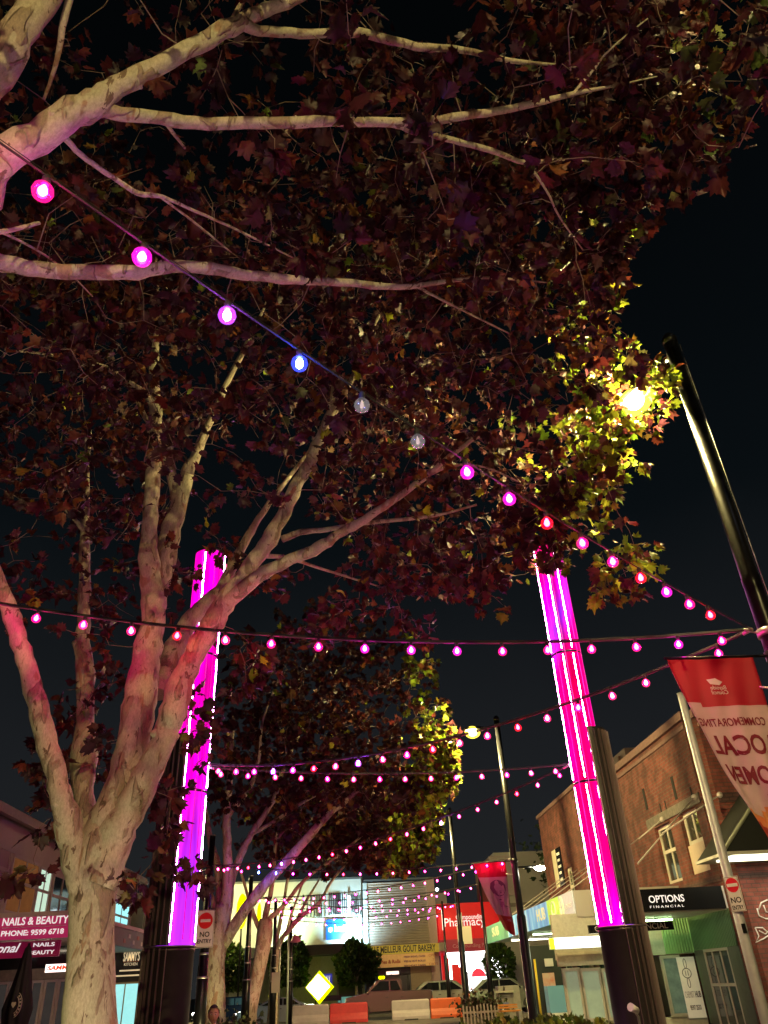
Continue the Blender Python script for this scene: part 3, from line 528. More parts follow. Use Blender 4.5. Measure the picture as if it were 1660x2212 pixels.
t3.twigs(np.vstack([A]+A2), 0.8, 0.014, 0.08); t3.leaves(6.0, (0.18, 0.30), PAL2, tipn=6, droop=0.35, green=GREENER_LIT(1.7, 45))
t4 = Tree((-3.65, 43.6, 0), 'fourth plane tree along the plaza, slim pale trunk with dark upswept limbs', AUTUMN)
t4.limb([((-3.68, 43.6, -0.1), 0.33), (at(590, 2190, Y=43.6), 0.25), (at(592, 2100, Y=43.6), 0.21), (at(596, 2050, Y=43.6), 0.20)], 'trunk', 12)
for pts in ([(594, 2060, 12, 43.6), (612, 2025, 10, 43.4), (645, 1985, 10, 43), (690, 1950, 8, 42.6), (715, 1905, 6, 42.2), (745, 1870, 4, 42)], [(594, 2070, 12, 43.6), (600, 2020, 9, 43.6), (612, 1960, 7, 43.6), (622, 1900, 6, 43.6), (640, 1850, 4, 43)],
            [(640, 1990, 7, 43), (660, 1950, 6, 42.8), (690, 1900, 4, 42.5)], [(620, 2015, 7, 43.4), (632, 1970, 5, 43.4), (655, 1905, 4, 43.3)]):
    t4.px(pts, 'Y', n=8)
A = fill(160, (0.2, 43, 8.2), (4.5, 3.0, 2.2), keep_poly([(540, 1780), (900, 1780), (930, 1860), (890, 1890), (760, 1885), (640, 1905), (530, 1890)]), -0.7, 0.6, 0.7, 0.2, 5.4)
t4.twigs(A, 0.8, 0.015, 0.08); t4.leaves(4.0, (0.2, 0.32), PAL, tipn=5, droop=0.35, green=GREENER_LIT(1.5, 6))
# ================= light columns =================
def glow_mat(name, stops, st, zlo, zhi):
    m = bpy.data.materials.new(name); m.use_nodes = True; n = m.node_tree; n.nodes.clear()
    o = n.nodes.new('ShaderNodeOutputMaterial'); e = n.nodes.new('ShaderNodeEmission'); g = n.nodes.new('ShaderNodeBsdfGlossy'); g.inputs['Roughness'].default_value = 0.15
    g.inputs[0].default_value = (0.06, 0.06, 0.07, 1); a = n.nodes.new('ShaderNodeAddShader')
    t = n.nodes.new('ShaderNodeTexCoord'); s = n.nodes.new('ShaderNodeSeparateXYZ'); n.links.new(t.outputs['Object'], s.inputs[0])
    k = n.nodes.new('ShaderNodeMath'); k.operation = 'MULTIPLY_ADD'; k.inputs[1].default_value = -2.2; n.links.new(s.outputs[0], k.inputs[0]); n.links.new(s.outputs[2], k.inputs[2])
    r = n.nodes.new('ShaderNodeMapRange'); r.inputs[1].default_value = zlo; r.inputs[2].default_value = zhi; n.links.new(k.outputs[0], r.inputs[0])
    c = n.nodes.new('ShaderNodeValToRGB'); cr = c.color_ramp
    cr.elements[0].position = stops[0][0]; cr.elements[0].color = (*stops[0][1], 1); cr.elements[1].position = stops[-1][0]; cr.elements[1].color = (*stops[-1][1], 1)
    for p, q in stops[1:-1]: x = cr.elements.new(p); x.color = (*q, 1)
    n.links.new(r.outputs[0], c.inputs[0]); n.links.new(c.outputs[0], e.inputs[0])
    mp = n.nodes.new('ShaderNodeMapping'); mp.inputs['Scale'].default_value = (5, 5, 0.45); z = n.nodes.new('ShaderNodeTexNoise'); z.inputs['Scale'].default_value = 1.0; z.inputs['Detail'].default_value = 2
    n.links.new(t.outputs['Object'], mp.inputs[0]); n.links.new(mp.outputs[0], z.inputs['Vector']); q_ = n.nodes.new('ShaderNodeMapRange'); q_.inputs[1].default_value = 0.35; q_.inputs[2].default_value = 0.68; q_.inputs[3].default_value = st*0.6; q_.inputs[4].default_value = st*2.0
    n.links.new(z.outputs['Fac'], q_.inputs[0]); n.links.new(q_.outputs[0], e.inputs[1])
    n.links.new(e.outputs[0], o.inputs[0]); return m
clad = mat('column_cladding', (0.035, 0.030, 0.033), 0.38, 0.5, var=0.3, scale=4)
finm = mat('column_fin', (0.22, 0.17, 0.175), 0.4, 0.6)
MAG, VIO, PNK, RED = (1.0, 0.0, 0.62), (0.40, 0.02, 1.0), (1.0, 0.0, 0.18), (1.0, 0.0, 0.10)
def column(x, y, sgn, label, stops, stripcol, sang, H=9.2):
    """sgn +1: lit core shows on the +x side, dark fin shell on the -x side"""
    e = thing('light_column', (x, y, 0), label, 'light column', 'twin light columns over the plaza', local=True)
    R, r, ox = 0.365, 0.285, 0.078*sgn
    P = lambda a, q, z, o=0.0: (o+q*math.cos(a), q*math.sin(a), z)
    b = MB()                                                           # base: faceted dark drum
    b.lathe([(R+0.01, 0), (R+0.01, 0.12), (R, 0.13), (R, 2.14), (R+0.008, 2.15), (R+0.008, 2.2)], (0, 0, 0), 20)
    b.build('base', clad, e)
    b = MB(); b.lathe([(R+0.02, 2.205), (R+0.02, 2.225)], (0, 0, 0), 32); b.build('collar', finm, e)
    a0, a1 = (math.radians(88), math.radians(277)) if sgn > 0 else (math.radians(-100), math.radians(92))
    b = MB(); N = 14; pts = []
    for i in range(N+1): a = a0+(a1-a0)*i/N; pts.append(a)
    for i in range(N):
        q = [P(pts[i], R, 2.23), P(pts[i+1], R, 2.23), P(pts[i+1], R, 5.35), P(pts[i], R, 5.35), P(pts[i], R-0.03, 2.23), P(pts[i+1], R-0.03, 2.23), P(pts[i+1], R-0.03, 5.35), P(pts[i], R-0.03, 5.35)]
        b.add(q, [(0, 1, 2, 3), (5, 4, 7, 6), (3, 2, 6, 7), (1, 0, 4, 5)]+([(0, 3, 7, 4)] if i == 0 else [])+([(1, 5, 6, 2)] if i == N-1 else []))
    b.build('shell', clad, e)
    for k in range(14):                                                # thin upright fins round the shell and base
        a = a0+(a1-a0)*(k+0.15)/13.4; f = MB()
        for z0, z1 in ((0.13, 2.2), (2.235, 5.30)):
            p = P(a, R+0.018, 0); f.box((p[0], p[1], (z0+z1)/2), (0.045, 0.009, z1-z0), a)
        f.build('fin', finm, e)
    core = MB(); n = 20; J = [2.23, 4.42, 4.46, 6.80, 6.84, H]
    for j in range(0, 6, 2): core.lathe([(r, J[j]), (r, J[j+1])], (ox, 0, 0), 28)
    g = glow_mat('glow_panel', stops, 0.72, 2.2, H); core.build('light_panel', g, e)
    for z in (4.44, 6.82): b = MB(); b.lathe([(r+0.004, z-0.02), (r+0.004, z+0.02)], (ox, 0, 0), 28); b.build('joint_band', black_paint, e)
    b = MB(); b.lathe([(r+0.006, H), (r+0.006, H+0.05), (r-0.05, H+0.06)], (ox, 0, 0), 28); b.build('cap', clad, e)
    for a, st in sang:                                                 # LED tubes standing on the panel
        a = math.radians(a)
        for j in range(0, 6, 2):
            b = MB(); z0, z1 = J[j]+0.04, J[j+1]-0.04; p = P(a, r+0.012, 0, ox); m_ = max(2, int((z1-z0)/0.3))
            m_ *= 3; b.tube([(p[0]+random.uniform(-.004, .004), p[1]+random.uniform(-.003, .003), z0+(z1-z0)*i/m_) for i in range(m_+1)], [random.uniform(.007, .0135) for i in range(m_+1)], 6); b.build('led_tube', emis('led_%d_%s' % (st, name_of(stripcol)), stripcol, st), e)
    for a in (250, 300, 215, 325):
        a = math.radians(a); b = MB(); p = P(a, r+0.004, 0, ox); b.box((p[0], p[1], (2.3+H)/2), (0.008, 0.016, H-2.3), a); b.build('panel_seam', mat('panel_seam', (0.2, 0.02, 0.12), 0.5, emit=(0.8, 0, 0.4), es=0.6), e)
    b = MB(); b.box((ox+sgn*(r+0.06), 0.05, H-0.3), (0.12, 0.14, 0.2)); b.build('junction_box', mat('junction_box', (0.5, 0.08, 0.12), 0.5), e)
    return e
def name_of(c): return '%02d%02d%02d' % tuple(int(v*99) for v in c)
column(-2.67, 13.2, 1, 'tall light column glowing magenta at the left, half hidden by the forked tree', [(0.0, VIO), (0.13, (0.55, 0.02, 1.0)), (0.28, MAG), (0.55, (1, 0, 0.42)), (0.75, MAG), (1.0, (1, 0, 0.45))], (1.0, 0.32, 1.0), ((262, 45), (350, 30)), 8.95)
column(4.40, 13.6, -1, 'tall light column glowing pink and red at the right, before the brick building', [(0.0, VIO), (0.06, MAG), (0.16, PNK), (0.40, RED), (0.50, PNK), (0.62, RED), (0.72, PNK), (0.82, VIO), (0.9, MAG), (1.0, PNK)], (1.0, 0.28, 0.75), ((240, 40), (278, 45), (186, 25)), 9.15)

# ================= street lamps =================
LAMPC = (1.0, 0.80, 0.30)
def halo_bowl_mat():
    m = bpy.data.materials.new('lamp_halo'); m.use_nodes = True; n = m.node_tree; n.nodes.clear()
    o = n.nodes.new('ShaderNodeOutputMaterial'); e = n.nodes.new('ShaderNodeEmission'); t = n.nodes.new('ShaderNodeBsdfTransparent'); x = n.nodes.new('ShaderNodeAddShader')
    e.inputs[0].default_value = (1.0, 0.72, 0.06, 1); e.inputs[1].default_value = 0.8; n.links.new(t.outputs[0], x.inputs[0]); n.links.new(e.outputs[0], x.inputs[1]); n.links.new(x.outputs[0], o.inputs[0]); return m
def make_lamp_parts(e):
    b = MB(); b.lathe([(0.16, 0), (0.16, 0.35), (0.14, 0.37), (0.135, 3.1), (0.13, 3.14), (0.105, 3.18), (0.10, 5.2), (0.103, 5.22), (0.103, 5.30), (0.096, 5.32), (0.092, 8.95)], (0, 0, 0), 20); b.build('pole', black_paint, e)
    b = MB(); b.lathe([(0.098, 8.95), (0.10, 9.05), (0.06, 9.12), (0.01, 9.14)], (0, 0, 0), 20); b.build('cap', black_paint, e)
    b = MB(); b.cyl((0.09, 0.085, 3.3), (0.085, 0.065, 8.9), 0.006, 6); b.build('cable', galv, e)
    b = MB(); b.cyl((-0.08, 0, 8.78), (-0.48, 0, 8.74), 0.028, 10); b.cyl((-0.08, 0, 8.78), (-0.14, 0, 8.77), 0.04, 10); b.build('arm', galv, e)
    l = MB(); l.box((-0.80, 0, 8.70), (0.66, 0.30, 0.085), bev=0.03); l.box((-0.66, 0, 8.755), (0.22, 0.2, 0.05), bev=0.02); o = l.build('luminaire', black_paint, e)
    g = MB(); g.ball((-0.86, 0, 8.59), 0.105, 8, (1.3, 1.0, 0.9)); g.build('lamp', emis('sodium_lamp', LAMPC, 4800), o)
    g = MB(); g.ball((-0.86, 0, 8.60), 0.21, 10, (1.25, 1.0, 0.95)); g.build('halo_bowl', halo_bowl_mat(), o)  # added bowl: the lamp's yellow halo put into a glowing shell
def street_lamp(x, y, label):
    e = thing('street_lamp', (x, y, 0), label, 'street lamp', 'black street lamps along the plaza', local=True); make_lamp_parts(e); return e
def copy_thing(src, loc, label, rz=0.0, group=None):
    r = src.copy(); COL.objects.link(r); r.location = loc; r.rotation_euler = (0, 0, rz); r['label'] = label
    for ch in src.children:
        c = ch.copy(); COL.objects.link(c); c.parent = r
        for g in ch.children: d = g.copy(); COL.objects.link(d); d.parent = c
    return r
L1 = street_lamp(4.62, 7.4, 'nearest tall black street lamp, its glowing head buried in yellow lit leaves')
copy_thing(L1, (5.15, 25.0, 0), 'street lamp whose bare glowing head shows left of its pole in the open sky')
copy_thing(L1, (5.35, 40.5, 0), 'farthest street lamp, slim black pole beyond the lamp with the bare glowing head')
copy_thing(L1, (4.3, -8.5, 0), 'street lamp standing behind the viewer, lighting the near limbs and trunk')
copy_thing(L1, (-9.5, 57.0, 0), 'added street lamp on the cross street hidden behind the olive trunk')  # unseen lamp added to brighten the cross street


# festoon eye bracket on the near lamp
b = MB(); b.lathe([(0.125, 4.6), (0.125, 4.68)], (4.62, 7.4, 0), 16); b.cyl((4.5, 7.4, 4.64), (4.38, 7.38, 4.66), 0.008, 6); b.cyl((4.74, 7.4, 4.64), (4.86, 7.42, 4.66), 0.012, 6)
b.build('festoon_bracket', galv, L1).matrix_parent_inverse = (Matrix.Translation((4.62, 7.4, 0)) @ Matrix.Rotation(rad(-68), 4, 'Z')).inverted(); L1.rotation_euler = (0, 0, rad(-68))
def hfix(o, x, y): o.matrix_parent_inverse = Matrix.Translation((-x, -y, 0)); return o

# ================= festoon poles on the left =================
def festoon_pole(x, y, h, label):
    e = thing('festoon_pole', (x, y, 0), label, 'pole', 'black poles carrying the left ends of the light strings', local=True)
    b = MB(); b.lathe([(0.15, 0), (0.15, 1.95), (0.12, 1.98), (0.115, 3.0), (0.10, 3.03), (0.095, 3.4), (0.085, 3.44), (0.08, h)], (0, 0, 0), 18); b.build('pole', black_paint, e)
    for z in (1.96, 2.5, 3.02): b = MB(); r = {1.96: 0.153, 2.5: 0.122, 3.02: 0.104}[z]; b.lathe([(r, z-0.02), (r, z+0.035)], (0, 0, 0), 18); b.build('collar', galv, e)
    b = MB(); b.lathe([(0.09, h), (0.09, h+0.03), (0.02, h+0.04)], (0, 0, 0), 18); b.build('cap', galv, e)
    return e
festoon_pole(-3.83, 23.5, 5.45, 'black pole with the NO ENTRY sign, right of the left light column')
festoon_pole(-3.75, 33.0, 5.45, 'black pole between the olive trunk and the rust brown trunk')
festoon_pole(-3.55, 42.5, 5.45, 'black pole right behind the rust brown trunk')
festoon_pole(-3.05, 47.0, 5.45, 'farthest black festoon pole, beside the slim pale trunk')
festoon_pole(-3.95, 7.2, 5.6, 'black pole just outside the left edge carrying the nearest cross strings')
festoon_pole(-3.95, -0.5, 5.3, 'black pole behind the viewer at the left of the plaza')

# ================= festoon strings =================
BC = {'pink': (1.0, 0.006, 0.20), 'mag': (1.0, 0.008, 0.48), 'vio': (0.50, 0.06, 1.0), 'blue': (0.04, 0.07, 1.0), 'red': (1.0, 0.004, 0.02), 'rose': (1.0, 0.02, 0.16), 'off': (0.9, 0.8, 0.85)}
def glass_mat(k):
    m = bpy.data.materials.new('bulb_glass_'+k); m.use_nodes = True; n = m.node_tree; n.nodes.clear()
    o = n.nodes.new('ShaderNodeOutputMaterial'); e = n.nodes.new('ShaderNodeEmission'); t = n.nodes.new('ShaderNodeBsdfTransparent'); g = n.nodes.new('ShaderNodeBsdfGlossy')
    g.inputs['Roughness'].default_value = 0.08; a = n.nodes.new('ShaderNodeMixShader'); a.inputs[0].default_value = 0.12 if k != 'off' else 0.35
    x = n.nodes.new('ShaderNodeAddShader'); e.inputs[0].default_value = (*BC[k], 1); e.inputs[1].default_value = 0.50 if k != 'off' else 0.05  # weak glow put into the glass for the halo round each bulb
    n.links.new(t.outputs[0], a.inputs[1]); n.links.new(g.outputs[0], a.inputs[2]); n.links.new(a.outputs[0], x.inputs[0]); n.links.new(e.outputs[0], x.inputs[1]); n.links.new(x.outputs[0], o.inputs[0]); return m
BM = {}
def bulb_meshes(k):
    if k in BM: return BM[k]
    st = {'off': 0.5, 'blue': 420, 'vio': 360, 'mag': 190, 'pink': 170, 'red': 150, 'rose': 110}[k]
    gm = glass_mat(k); em = emis('bulb_core_'+k, BC[k] if k != 'off' else (1, .7, .7), st)
    prof = [(0.004, -0.128), (0.022, -0.124), (0.038, -0.112), (0.046, -0.088), (0.042, -0.066), (0.028, -0.048), (0.017, -0.036), (0.016, -0.03)]
    core = [(0.003, -0.106), (0.014, -0.102), (0.0215, -0.086), (0.018, -0.070), (0.008, -0.05), (0.004, -0.045)]
    if k == 'off': core = [(0.002, -0.105), (0.009, -0.1), (0.011, -0.085), (0.006, -0.06), (0.003, -0.045)]
    o = [MB().lathe(prof, n=14, cap=False).build('bulb', gm), MB().lathe(core, n=8).build('filament', em),
         MB().lathe([(0.018, -0.045), (0.019, 0.0), (0.012, 0.012), (0.004, 0.02)], n=8).build('socket', rubber)]
    far = MB(); far.lathe([(0.004, -0.130), (0.036, -0.110), (0.042, -0.088), (0.036, -0.066), (0.012, -0.04)], n=7, cap=False)
    far.mi = 1; far.lathe([(0.003, -0.112), (0.022, -0.090), (0.010, -0.06)], n=6); far.mi = 2; far.lathe([(0.018, -0.045), (0.016, 0.01)], n=6)
    fo = far.build('bulb', [gm, em, rubber]); ms = [q.data for q in o]+[fo.data]
    for q in o+[fo]: bpy.data.objects.remove(q)
    BM[k] = ms; return ms
def festoon(a, b_, sag, label, n=None, cols=('pink',), near=True, first=0.5, last=0.5, wire=0.011, sp=0.5, order=1):
    a, b_ = Vector(a), Vector(b_); e = thing('festoon_string', a, label, 'string lights', 'festoon strings crossing the plaza')
    L = (b_-a).length; P = lambda t: a.lerp(b_, t)-Vector((0, 0, 4*sag*t*(1-t)))
    N = 40; c = MB(); c.tube([P(i/N) for i in range(N+1)], wire, 6); c.tube([P(i/N)+Vector((0, 0, 0.02)) for i in range(N+1)], wire*0.4, 4); c.build('cable', rubber, e)
    for p, q in ((a, P(0.012)), (b_, P(0.988))):
        k = MB(); k.cyl(p, q, wire*1.5, 6); k.build('clamp', galv, e)
    if n is None: n = max(2, int((L-first-last)/sp)+1)
    for i in range(n):
        t = (first+(L-first-last)*i/(n-1))/L; p = P(t)-Vector((0, 0, 0.012)); k = cols[i % len(cols)]; ms = bulb_meshes(k)
        ob = bpy.data.objects.new('bulb', ms[0] if near else ms[3]); COL.objects.link(ob); put_local(ob, e); ob.location = p; ob.rotation_euler = (random.gauss(0, .05), random.gauss(0, .05), random.random()*6)
        if near:
            for nm, d in (('filament', ms[1]), ('socket', ms[2])): q = bpy.data.objects.new(nm, d); COL.objects.link(q); q.parent = ob
    return e
PA = (4.44, 7.39, 4.68)
seq1 = ['red', 'pink', 'mag', 'red', 'pink', 'pink', 'red', 'mag', 'mag', 'off', 'off', 'blue', 'vio', 'mag', 'pink', 'mag', 'mag', 'mag', 'pink', 'pink']
festoon(PA, (-3.9, -0.5, 5.0), 0.33, 'string running diagonally overhead with violet and blue bulbs and two unlit ones', 20, seq1, True, 1.2, 1.3, 0.006)
festoon(PA, (-3.9, 7.2, 5.17), 0.30, 'long level string from the near lamp to the left edge, widely spaced magenta bulbs', 17, ['pink', 'mag', 'pink', 'pink', 'pink', 'pink', 'mag', 'mag', 'mag', 'pink', 'pink', 'rose', 'red', 'rose', 'pink', 'pink', 'pink'], True, 0.38, 0.3, 0.013)
festoon(PA, (-2.32, 13.15, 4.88), 0.45, 'string climbing from the left light column up to the near right lamp above the banner', 20, ['pink', 'pink', 'rose', 'rose', 'pink', 'rose', 'red', 'rose', 'rose', 'red', 'pink', 'rose', 'vio', 'rose', 'red', 'mag', 'vio', 'mag', 'pink', 'rose'], True, 0.4, 0.3, 0.013)
festoon((-2.29, 13.2, 4.84), (4.04, 13.6, 4.78), 0.13, 'short level string between the two light columns', 14, ['rose', 'pink', 'rose', 'rose', 'pink'], True, 0.2, 0.3, 0.011)
festoon((4.06, 13.75, 4.80), (-3.75, 23.4, 4.65), 0.4, 'string slanting down from the right light column to the pole with the NO ENTRY sign', 24, ['pink', 'rose', 'red', 'rose', 'rose', 'rose', 'vio', 'rose', 'rose', 'red', 'rose'], False, 0.25, 0.3, 0.011)
festoon((-3.75, 23.5, 4.66), (5.05, 24.95, 4.68), 0.22, 'level string from the NO ENTRY pole with two blue bulbs near its left end', 18, ['rose', 'pink', 'blue', 'blue', 'mag', 'mag', 'rose', 'red', 'rose', 'rose', 'rose', 'rose', 'pink', 'rose', 'rose', 'rose', 'pink', 'rose'], False, 0.3, 0.3, 0.011)
LP = [(-3.75, 23.6, 4.7), (5.08, 25.1, 4.7), (-3.68, 32.9, 4.7), (5.28, 40.4, 4.75), (-3.48, 42.4, 4.75)]
far = [(LP[1], LP[2], 'string running back from the bare-headed lamp to the pole between the trunks'),
       (LP[2], (5.2, 32.8, 4.8), 'level string before the top of the blue-lit wall'), ((5.2, 32.8, 4.8), (-3.6, 38.0, 4.7), 'slanting string across the blue-lit wall'),
       (LP[2], LP[3], 'string rising to the right across the beige slatted wall'), (LP[3], LP[4], 'farthest slanting string over the barriers'), ((-3.0, 46.9, 4.8), (5.3, 46.9, 4.8), 'farthest level string in front of the street shops')]
for i, (p, q, lb) in enumerate(far): festoon(p, q, 0.3, lb, None, ['rose', 'rose', 'pink', 'rose', 'mag' if i > 3 else 'rose'], False, 0.3, 0.3, 0.012, 0.5)
e = thing('festoon_pole', (5.32, 46.9, 0), 'thin black pole in front of the red pharmacy wall', 'pole', 'black poles carrying the right ends of the light strings', local=True)
MB().lathe([(0.12, 0), (0.1, 2.0), (0.06, 2.1), (0.055, 5.4)], n=12).build('pole', black_paint, e)
e2 = copy_thing(e, (5.28, 32.8, 0), 'slim black pole between the two farther street lamps')

# ================= signs on poles =================
def no_entry(x, y, z, rz, label, post, w=0.45, h=0.86):
    e = thing('no_entry_sign', (x, y, z), label, 'road sign', 'NO ENTRY signs', local=True, rz=rz)
    b = MB(); b.box((0, 0, 0), (w, 0.012, h), bev=0.004); b.build('plate', mat('sign_white', (0.66, 0.62, 0.62), 0.4), e)
    b = MB(); b.lathe([(min(0.195, w*0.44), 0), (min(0.195, w*0.44), 0.006)], (0, 0, 0), 28); o = b.build('red_disc', mat('sign_red', (0.62, 0.01, 0.015), 0.4), e); o.rotation_euler = (rad(90), 0, 0); o.location = (0, -0.0065, 0.19)
    b = MB(); b.box((0, -0.016, 0.19), (0.27, 0.004, 0.07)); b.build('bar', mat('sign_white', ()), e)
    b = MB(); t = 0.008
    for q in ((0, -0.008, h/2-0.015, w-0.03, t), (0, -0.008, -h/2+0.015, w-0.03, t)): b.box(q[:3], (q[3], 0.003, q[4]))
    for sx in (-1, 1): b.box((sx*(w/2-0.015), -0.0085, 0), (t, 0.0032, h-0.03))
    b.build('border', lettering_black, e)
    text('NO', 0.17, face_cam(0, -0.008, -0.14), lettering_black, e, bold=0.004); text('ENTRY', 0.13, face_cam(0, -0.008, -0.30), lettering_black, e, width=w*0.78, bold=0.003)
    for zz in (0.3, -0.3): b = MB(); b.box((0, 0.05, zz), (0.2, 0.09, 0.03)); b.build('clamp', galv, e)
    return e
p = at(443, 2006, Y=23.3); no_entry(p.x, 23.33, p.z, 0, 'NO ENTRY sign on the black pole, right of the left light column', None, 0.48, 0.9)
# white flagpole with the second sign
FP = (9.42, 20.1)
e = thing('white_pole', (FP[0], FP[1], 0), 'tall pale steel pole standing in front of the brick corner at the right', 'pole', local=True)
MB().lathe([(0.13, 0), (0.12, 2.5), (0.095, 8.0), (0.09, 8.1)], n=16).build('pole', mat('pale_pole', (0.50, 0.50, 0.56), 0.45, 0.2, var=0.15, scale=3), e)
MB().lathe([(0.10, 8.1), (0.10, 8.13), (0.02, 8.16)], n=16).build('cap', galv, e)
MB().box((-0.02, -0.16, 2.35), (0.1, 0.006, 0.2), 0).build('sticker', black_paint, e)
no_entry(FP[0]-0.06, FP[1]-0.22, 3.08, rad(-50), 'NO ENTRY sign seen at an angle on the pale pole by the brick corner', None, 0.36, 0.76)

# ================= fabric banners =================
bred = mat('banner_red', (0.42, 0.008, 0.03), 0.6); bpale = mat('banner_pale', (0.66, 0.50, 0.50), 0.6, var=0.1, scale=3); borg = mat('banner_orange', (0.65, 0.16, 0.05), 0.6, var=0.5, scale=7, dirt=(0.6, 0.35, 0.12)); bcoral = mat('banner_coral', (0.50, 0.07, 0.03), 0.6, var=0.15)
for m_ in (bred, bpale, borg, bcoral):
    m_.node_tree.nodes['Principled BSDF'].inputs['Subsurface Weight'].default_value = 0.0
bwine = mat('banner_lettering', (0.22, 0.01, 0.03), 0.6)
def banner(px, py, ztop, wid, drop, label, zones, shrink, amp, seed):
    e = thing('street_banner', (px, py, 0), label, 'banner', 'fabric banners on the street lamps')
    def S_(u, v, off=0.0):
        q = v**1.15; wv = wid*(1-shrink*q); x = px-0.27-(1-u)*wv+0.035*q*math.sin(7*v+seed)
        y = py-0.0+amp*q*(math.sin((1-u)*7.5*(1+0.3*v)+2.2*v+seed))+0.10*q*(1-u)-off + 0.012*math.sin(23*(u+v*0.6))*(0.3+v)
        z = ztop-drop*v*(1-0.10*(1-u)*v)-0.05*(1-u)*math.sin(math.pi*u)*0.3
        return Vector((x, y, z))
    NU, NV = 30, 44; b = MB(); b.smooth = True
    g = [[S_(i/NU, j/NV, 0) for i in range(NU+1)] for j in range(NV+1)]; h = [[p+Vector((0, 0.006, 0)) for p in r] for r in g]
    vs = [p for r in g for p in r]+[p for r in h for p in r]; M_ = (NU+1)*(NV+1); b.v = [tuple(p) for p in vs]
    for j in range(NV):
        v = (j+0.5)/NV
        for i in range(NU):
            u = (i+0.5)/NU; k = zones(u, v); a = j*(NU+1)+i
            b.f += [(a, a+NU+1, a+NU+2, a+1), (M_+a, M_+a+1, M_+a+NU+2, M_+a+NU+1)]; b.m += [k, k]; b.sm += [True, True]
    for j in range(NV):
        for a, c_ in ((j*(NU+1), (j+1)*(NU+1)), (j*(NU+1)+NU, (j+1)*(NU+1)+NU)): b.f.append((a, c_, M_+c_, M_+a)); b.m.append(zones(0, (j+.5)/NV)); b.sm.append(True)
    b.build('cloth', [bred, bpale, borg, bcoral], e)
    b = MB(); b.cyl((px-0.27-wid-0.03, py+0.003, ztop+0.012), (px-0.08, py+0.003, ztop+0.012), 0.016, 8); b.build('top_arm', black_paint, e)
    b = MB(); b.lathe([(0.115, ztop-0.04), (0.118, ztop+0.06)], (px, py, 0), 14); b.build('clamp', black_paint, e)
    b = MB(); b.cyl((px-0.10, py-0.03, ztop-0.36), (px-0.30, py-0.01, ztop-0.33), 0.012, 6); b.build('tie', white_paint, e)
    return e, S_
def wtext(s, size, e, S_, u0, v0, wid, drop, m, mirror, width=None, bold=0.0, height=None):
    def wp(x, y, z): return S_(u0+(-x if mirror else x)/wid, v0-y/drop, 0.006+max(0, z))
    return text(s, size, None, m, e, warp=wp, ext=0.0015, width=width, bold=bold, height=height, align='LEFT')
z1 = lambda u, v: 0 if v < 0.235+0.02*u else (1 if v < 0.80-0.05*u+0.03*math.sin(9*u) else (2 if v < 0.87+0.05*math.sin(6*u) else 3))
e, S_ = banner(4.62, 7.4, 4.37, 0.93, 2.05, 'red and pale pink banner with mirrored wine red lettering, hanging from the near right lamp', z1, 0.62, 0.075, 0.4)
wd, dp = 0.93, 2.05
wtext('COMMEMORATING', 0.13, e, S_, 0.90, 0.335, wd, dp, bwine, True, width=0.82, bold=0.002, height=0.085)
wtext('LOCAL', 0.3, e, S_, 0.92, 0.455, wd, dp, bwine, True, width=0.80, bold=0.007, height=0.21)
wtext('WOMEN', 0.26, e, S_, 0.92, 0.605, wd, dp, bwine, True, width=0.80, bold=0.006, height=0.19)
wtext('WITH', 0.14, e, S_, 0.92, 0.72, wd, dp, bwine, True, bold=0.003)
wtext('Bayside', 0.062, e, S_, 0.55, 0.155, wd, dp, lettering_white, True); wtext('Council', 0.062, e, S_, 0.55, 0.18, wd, dp, lettering_white, True)
b = MB(); b.add([S_(0.53-q[0]/wd, 0.125-q[1]/dp, 0.008) for q in ((0, 0), (0.07, 0.04), (0.17, 0.03), (0.15, -0.02), (0.05, -0.035))], [(0, 1, 2, 3, 4)]); b.build('emblem', lettering_white, e)
z2 = lambda u, v: 0 if v < 0.20 else (1 if v < 0.74 else (3 if u > 0.25 else 2))
e, S_ = banner(5.15, 25.0, 4.62, 1.0, 2.0, 'small banner with a purple printed portrait on the street lamp beyond the right light column', z2, 0.75, 0.05, 1.7)
wd, dp = 1.0, 2.0
bpur = mat('print_purple', (0.20, 0.08, 0.16), 0.6); bmid = mat('print_mauve', (0.42, 0.24, 0.32), 0.6); blite = mat('print_skin', (0.56, 0.40, 0.46), 0.6)
def patch(poly, m, off, nm='print'):
    b = MB(); b.add([S_(q[0], q[1], off) for q in poly], [tuple(range(len(poly)))]); b.build(nm, m, e)
el = lambda cx, cy, rx, ry, n=18, a0=0: [(cx+rx*math.cos(a0+2*math.pi*i/n)*(1+0.04*math.sin(3*i)), cy+ry*math.sin(a0+2*math.pi*i/n)) for i in range(n)]
patch([(0.50, 0.72), (0.56, 0.62), (0.70, 0.60), (0.92, 0.62), (0.98, 0.72)], bpur, 0.006)
patch(el(0.60, 0.36, 0.30, 0.115), bpur, 0.008); patch(el(0.60, 0.44, 0.21, 0.145), blite, 0.011); patch([(0.5, 0.62), (0.52, 0.55), (0.7, 0.55), (0.72, 0.63)], bmid, 0.009)
for cx in (0.51, 0.67): patch(el(cx, 0.425, 0.04, 0.008, 10), bpur, 0.014); patch(el(cx, 0.402, 0.05, 0.005, 8), bpur, 0.014)
patch(el(0.59, 0.52, 0.06, 0.009, 10), bpur, 0.014); patch([(0.585, 0.43), (0.60, 0.43), (0.62, 0.485), (0.575, 0.487)], bmid, 0.014)
wtext('11', 0.12, e, S_, 0.82, 0.12, wd, dp, lettering_white, False); wtext('local', 0.12, e, S_, 0.62, 0.80, wd, dp, lettering_white, False)
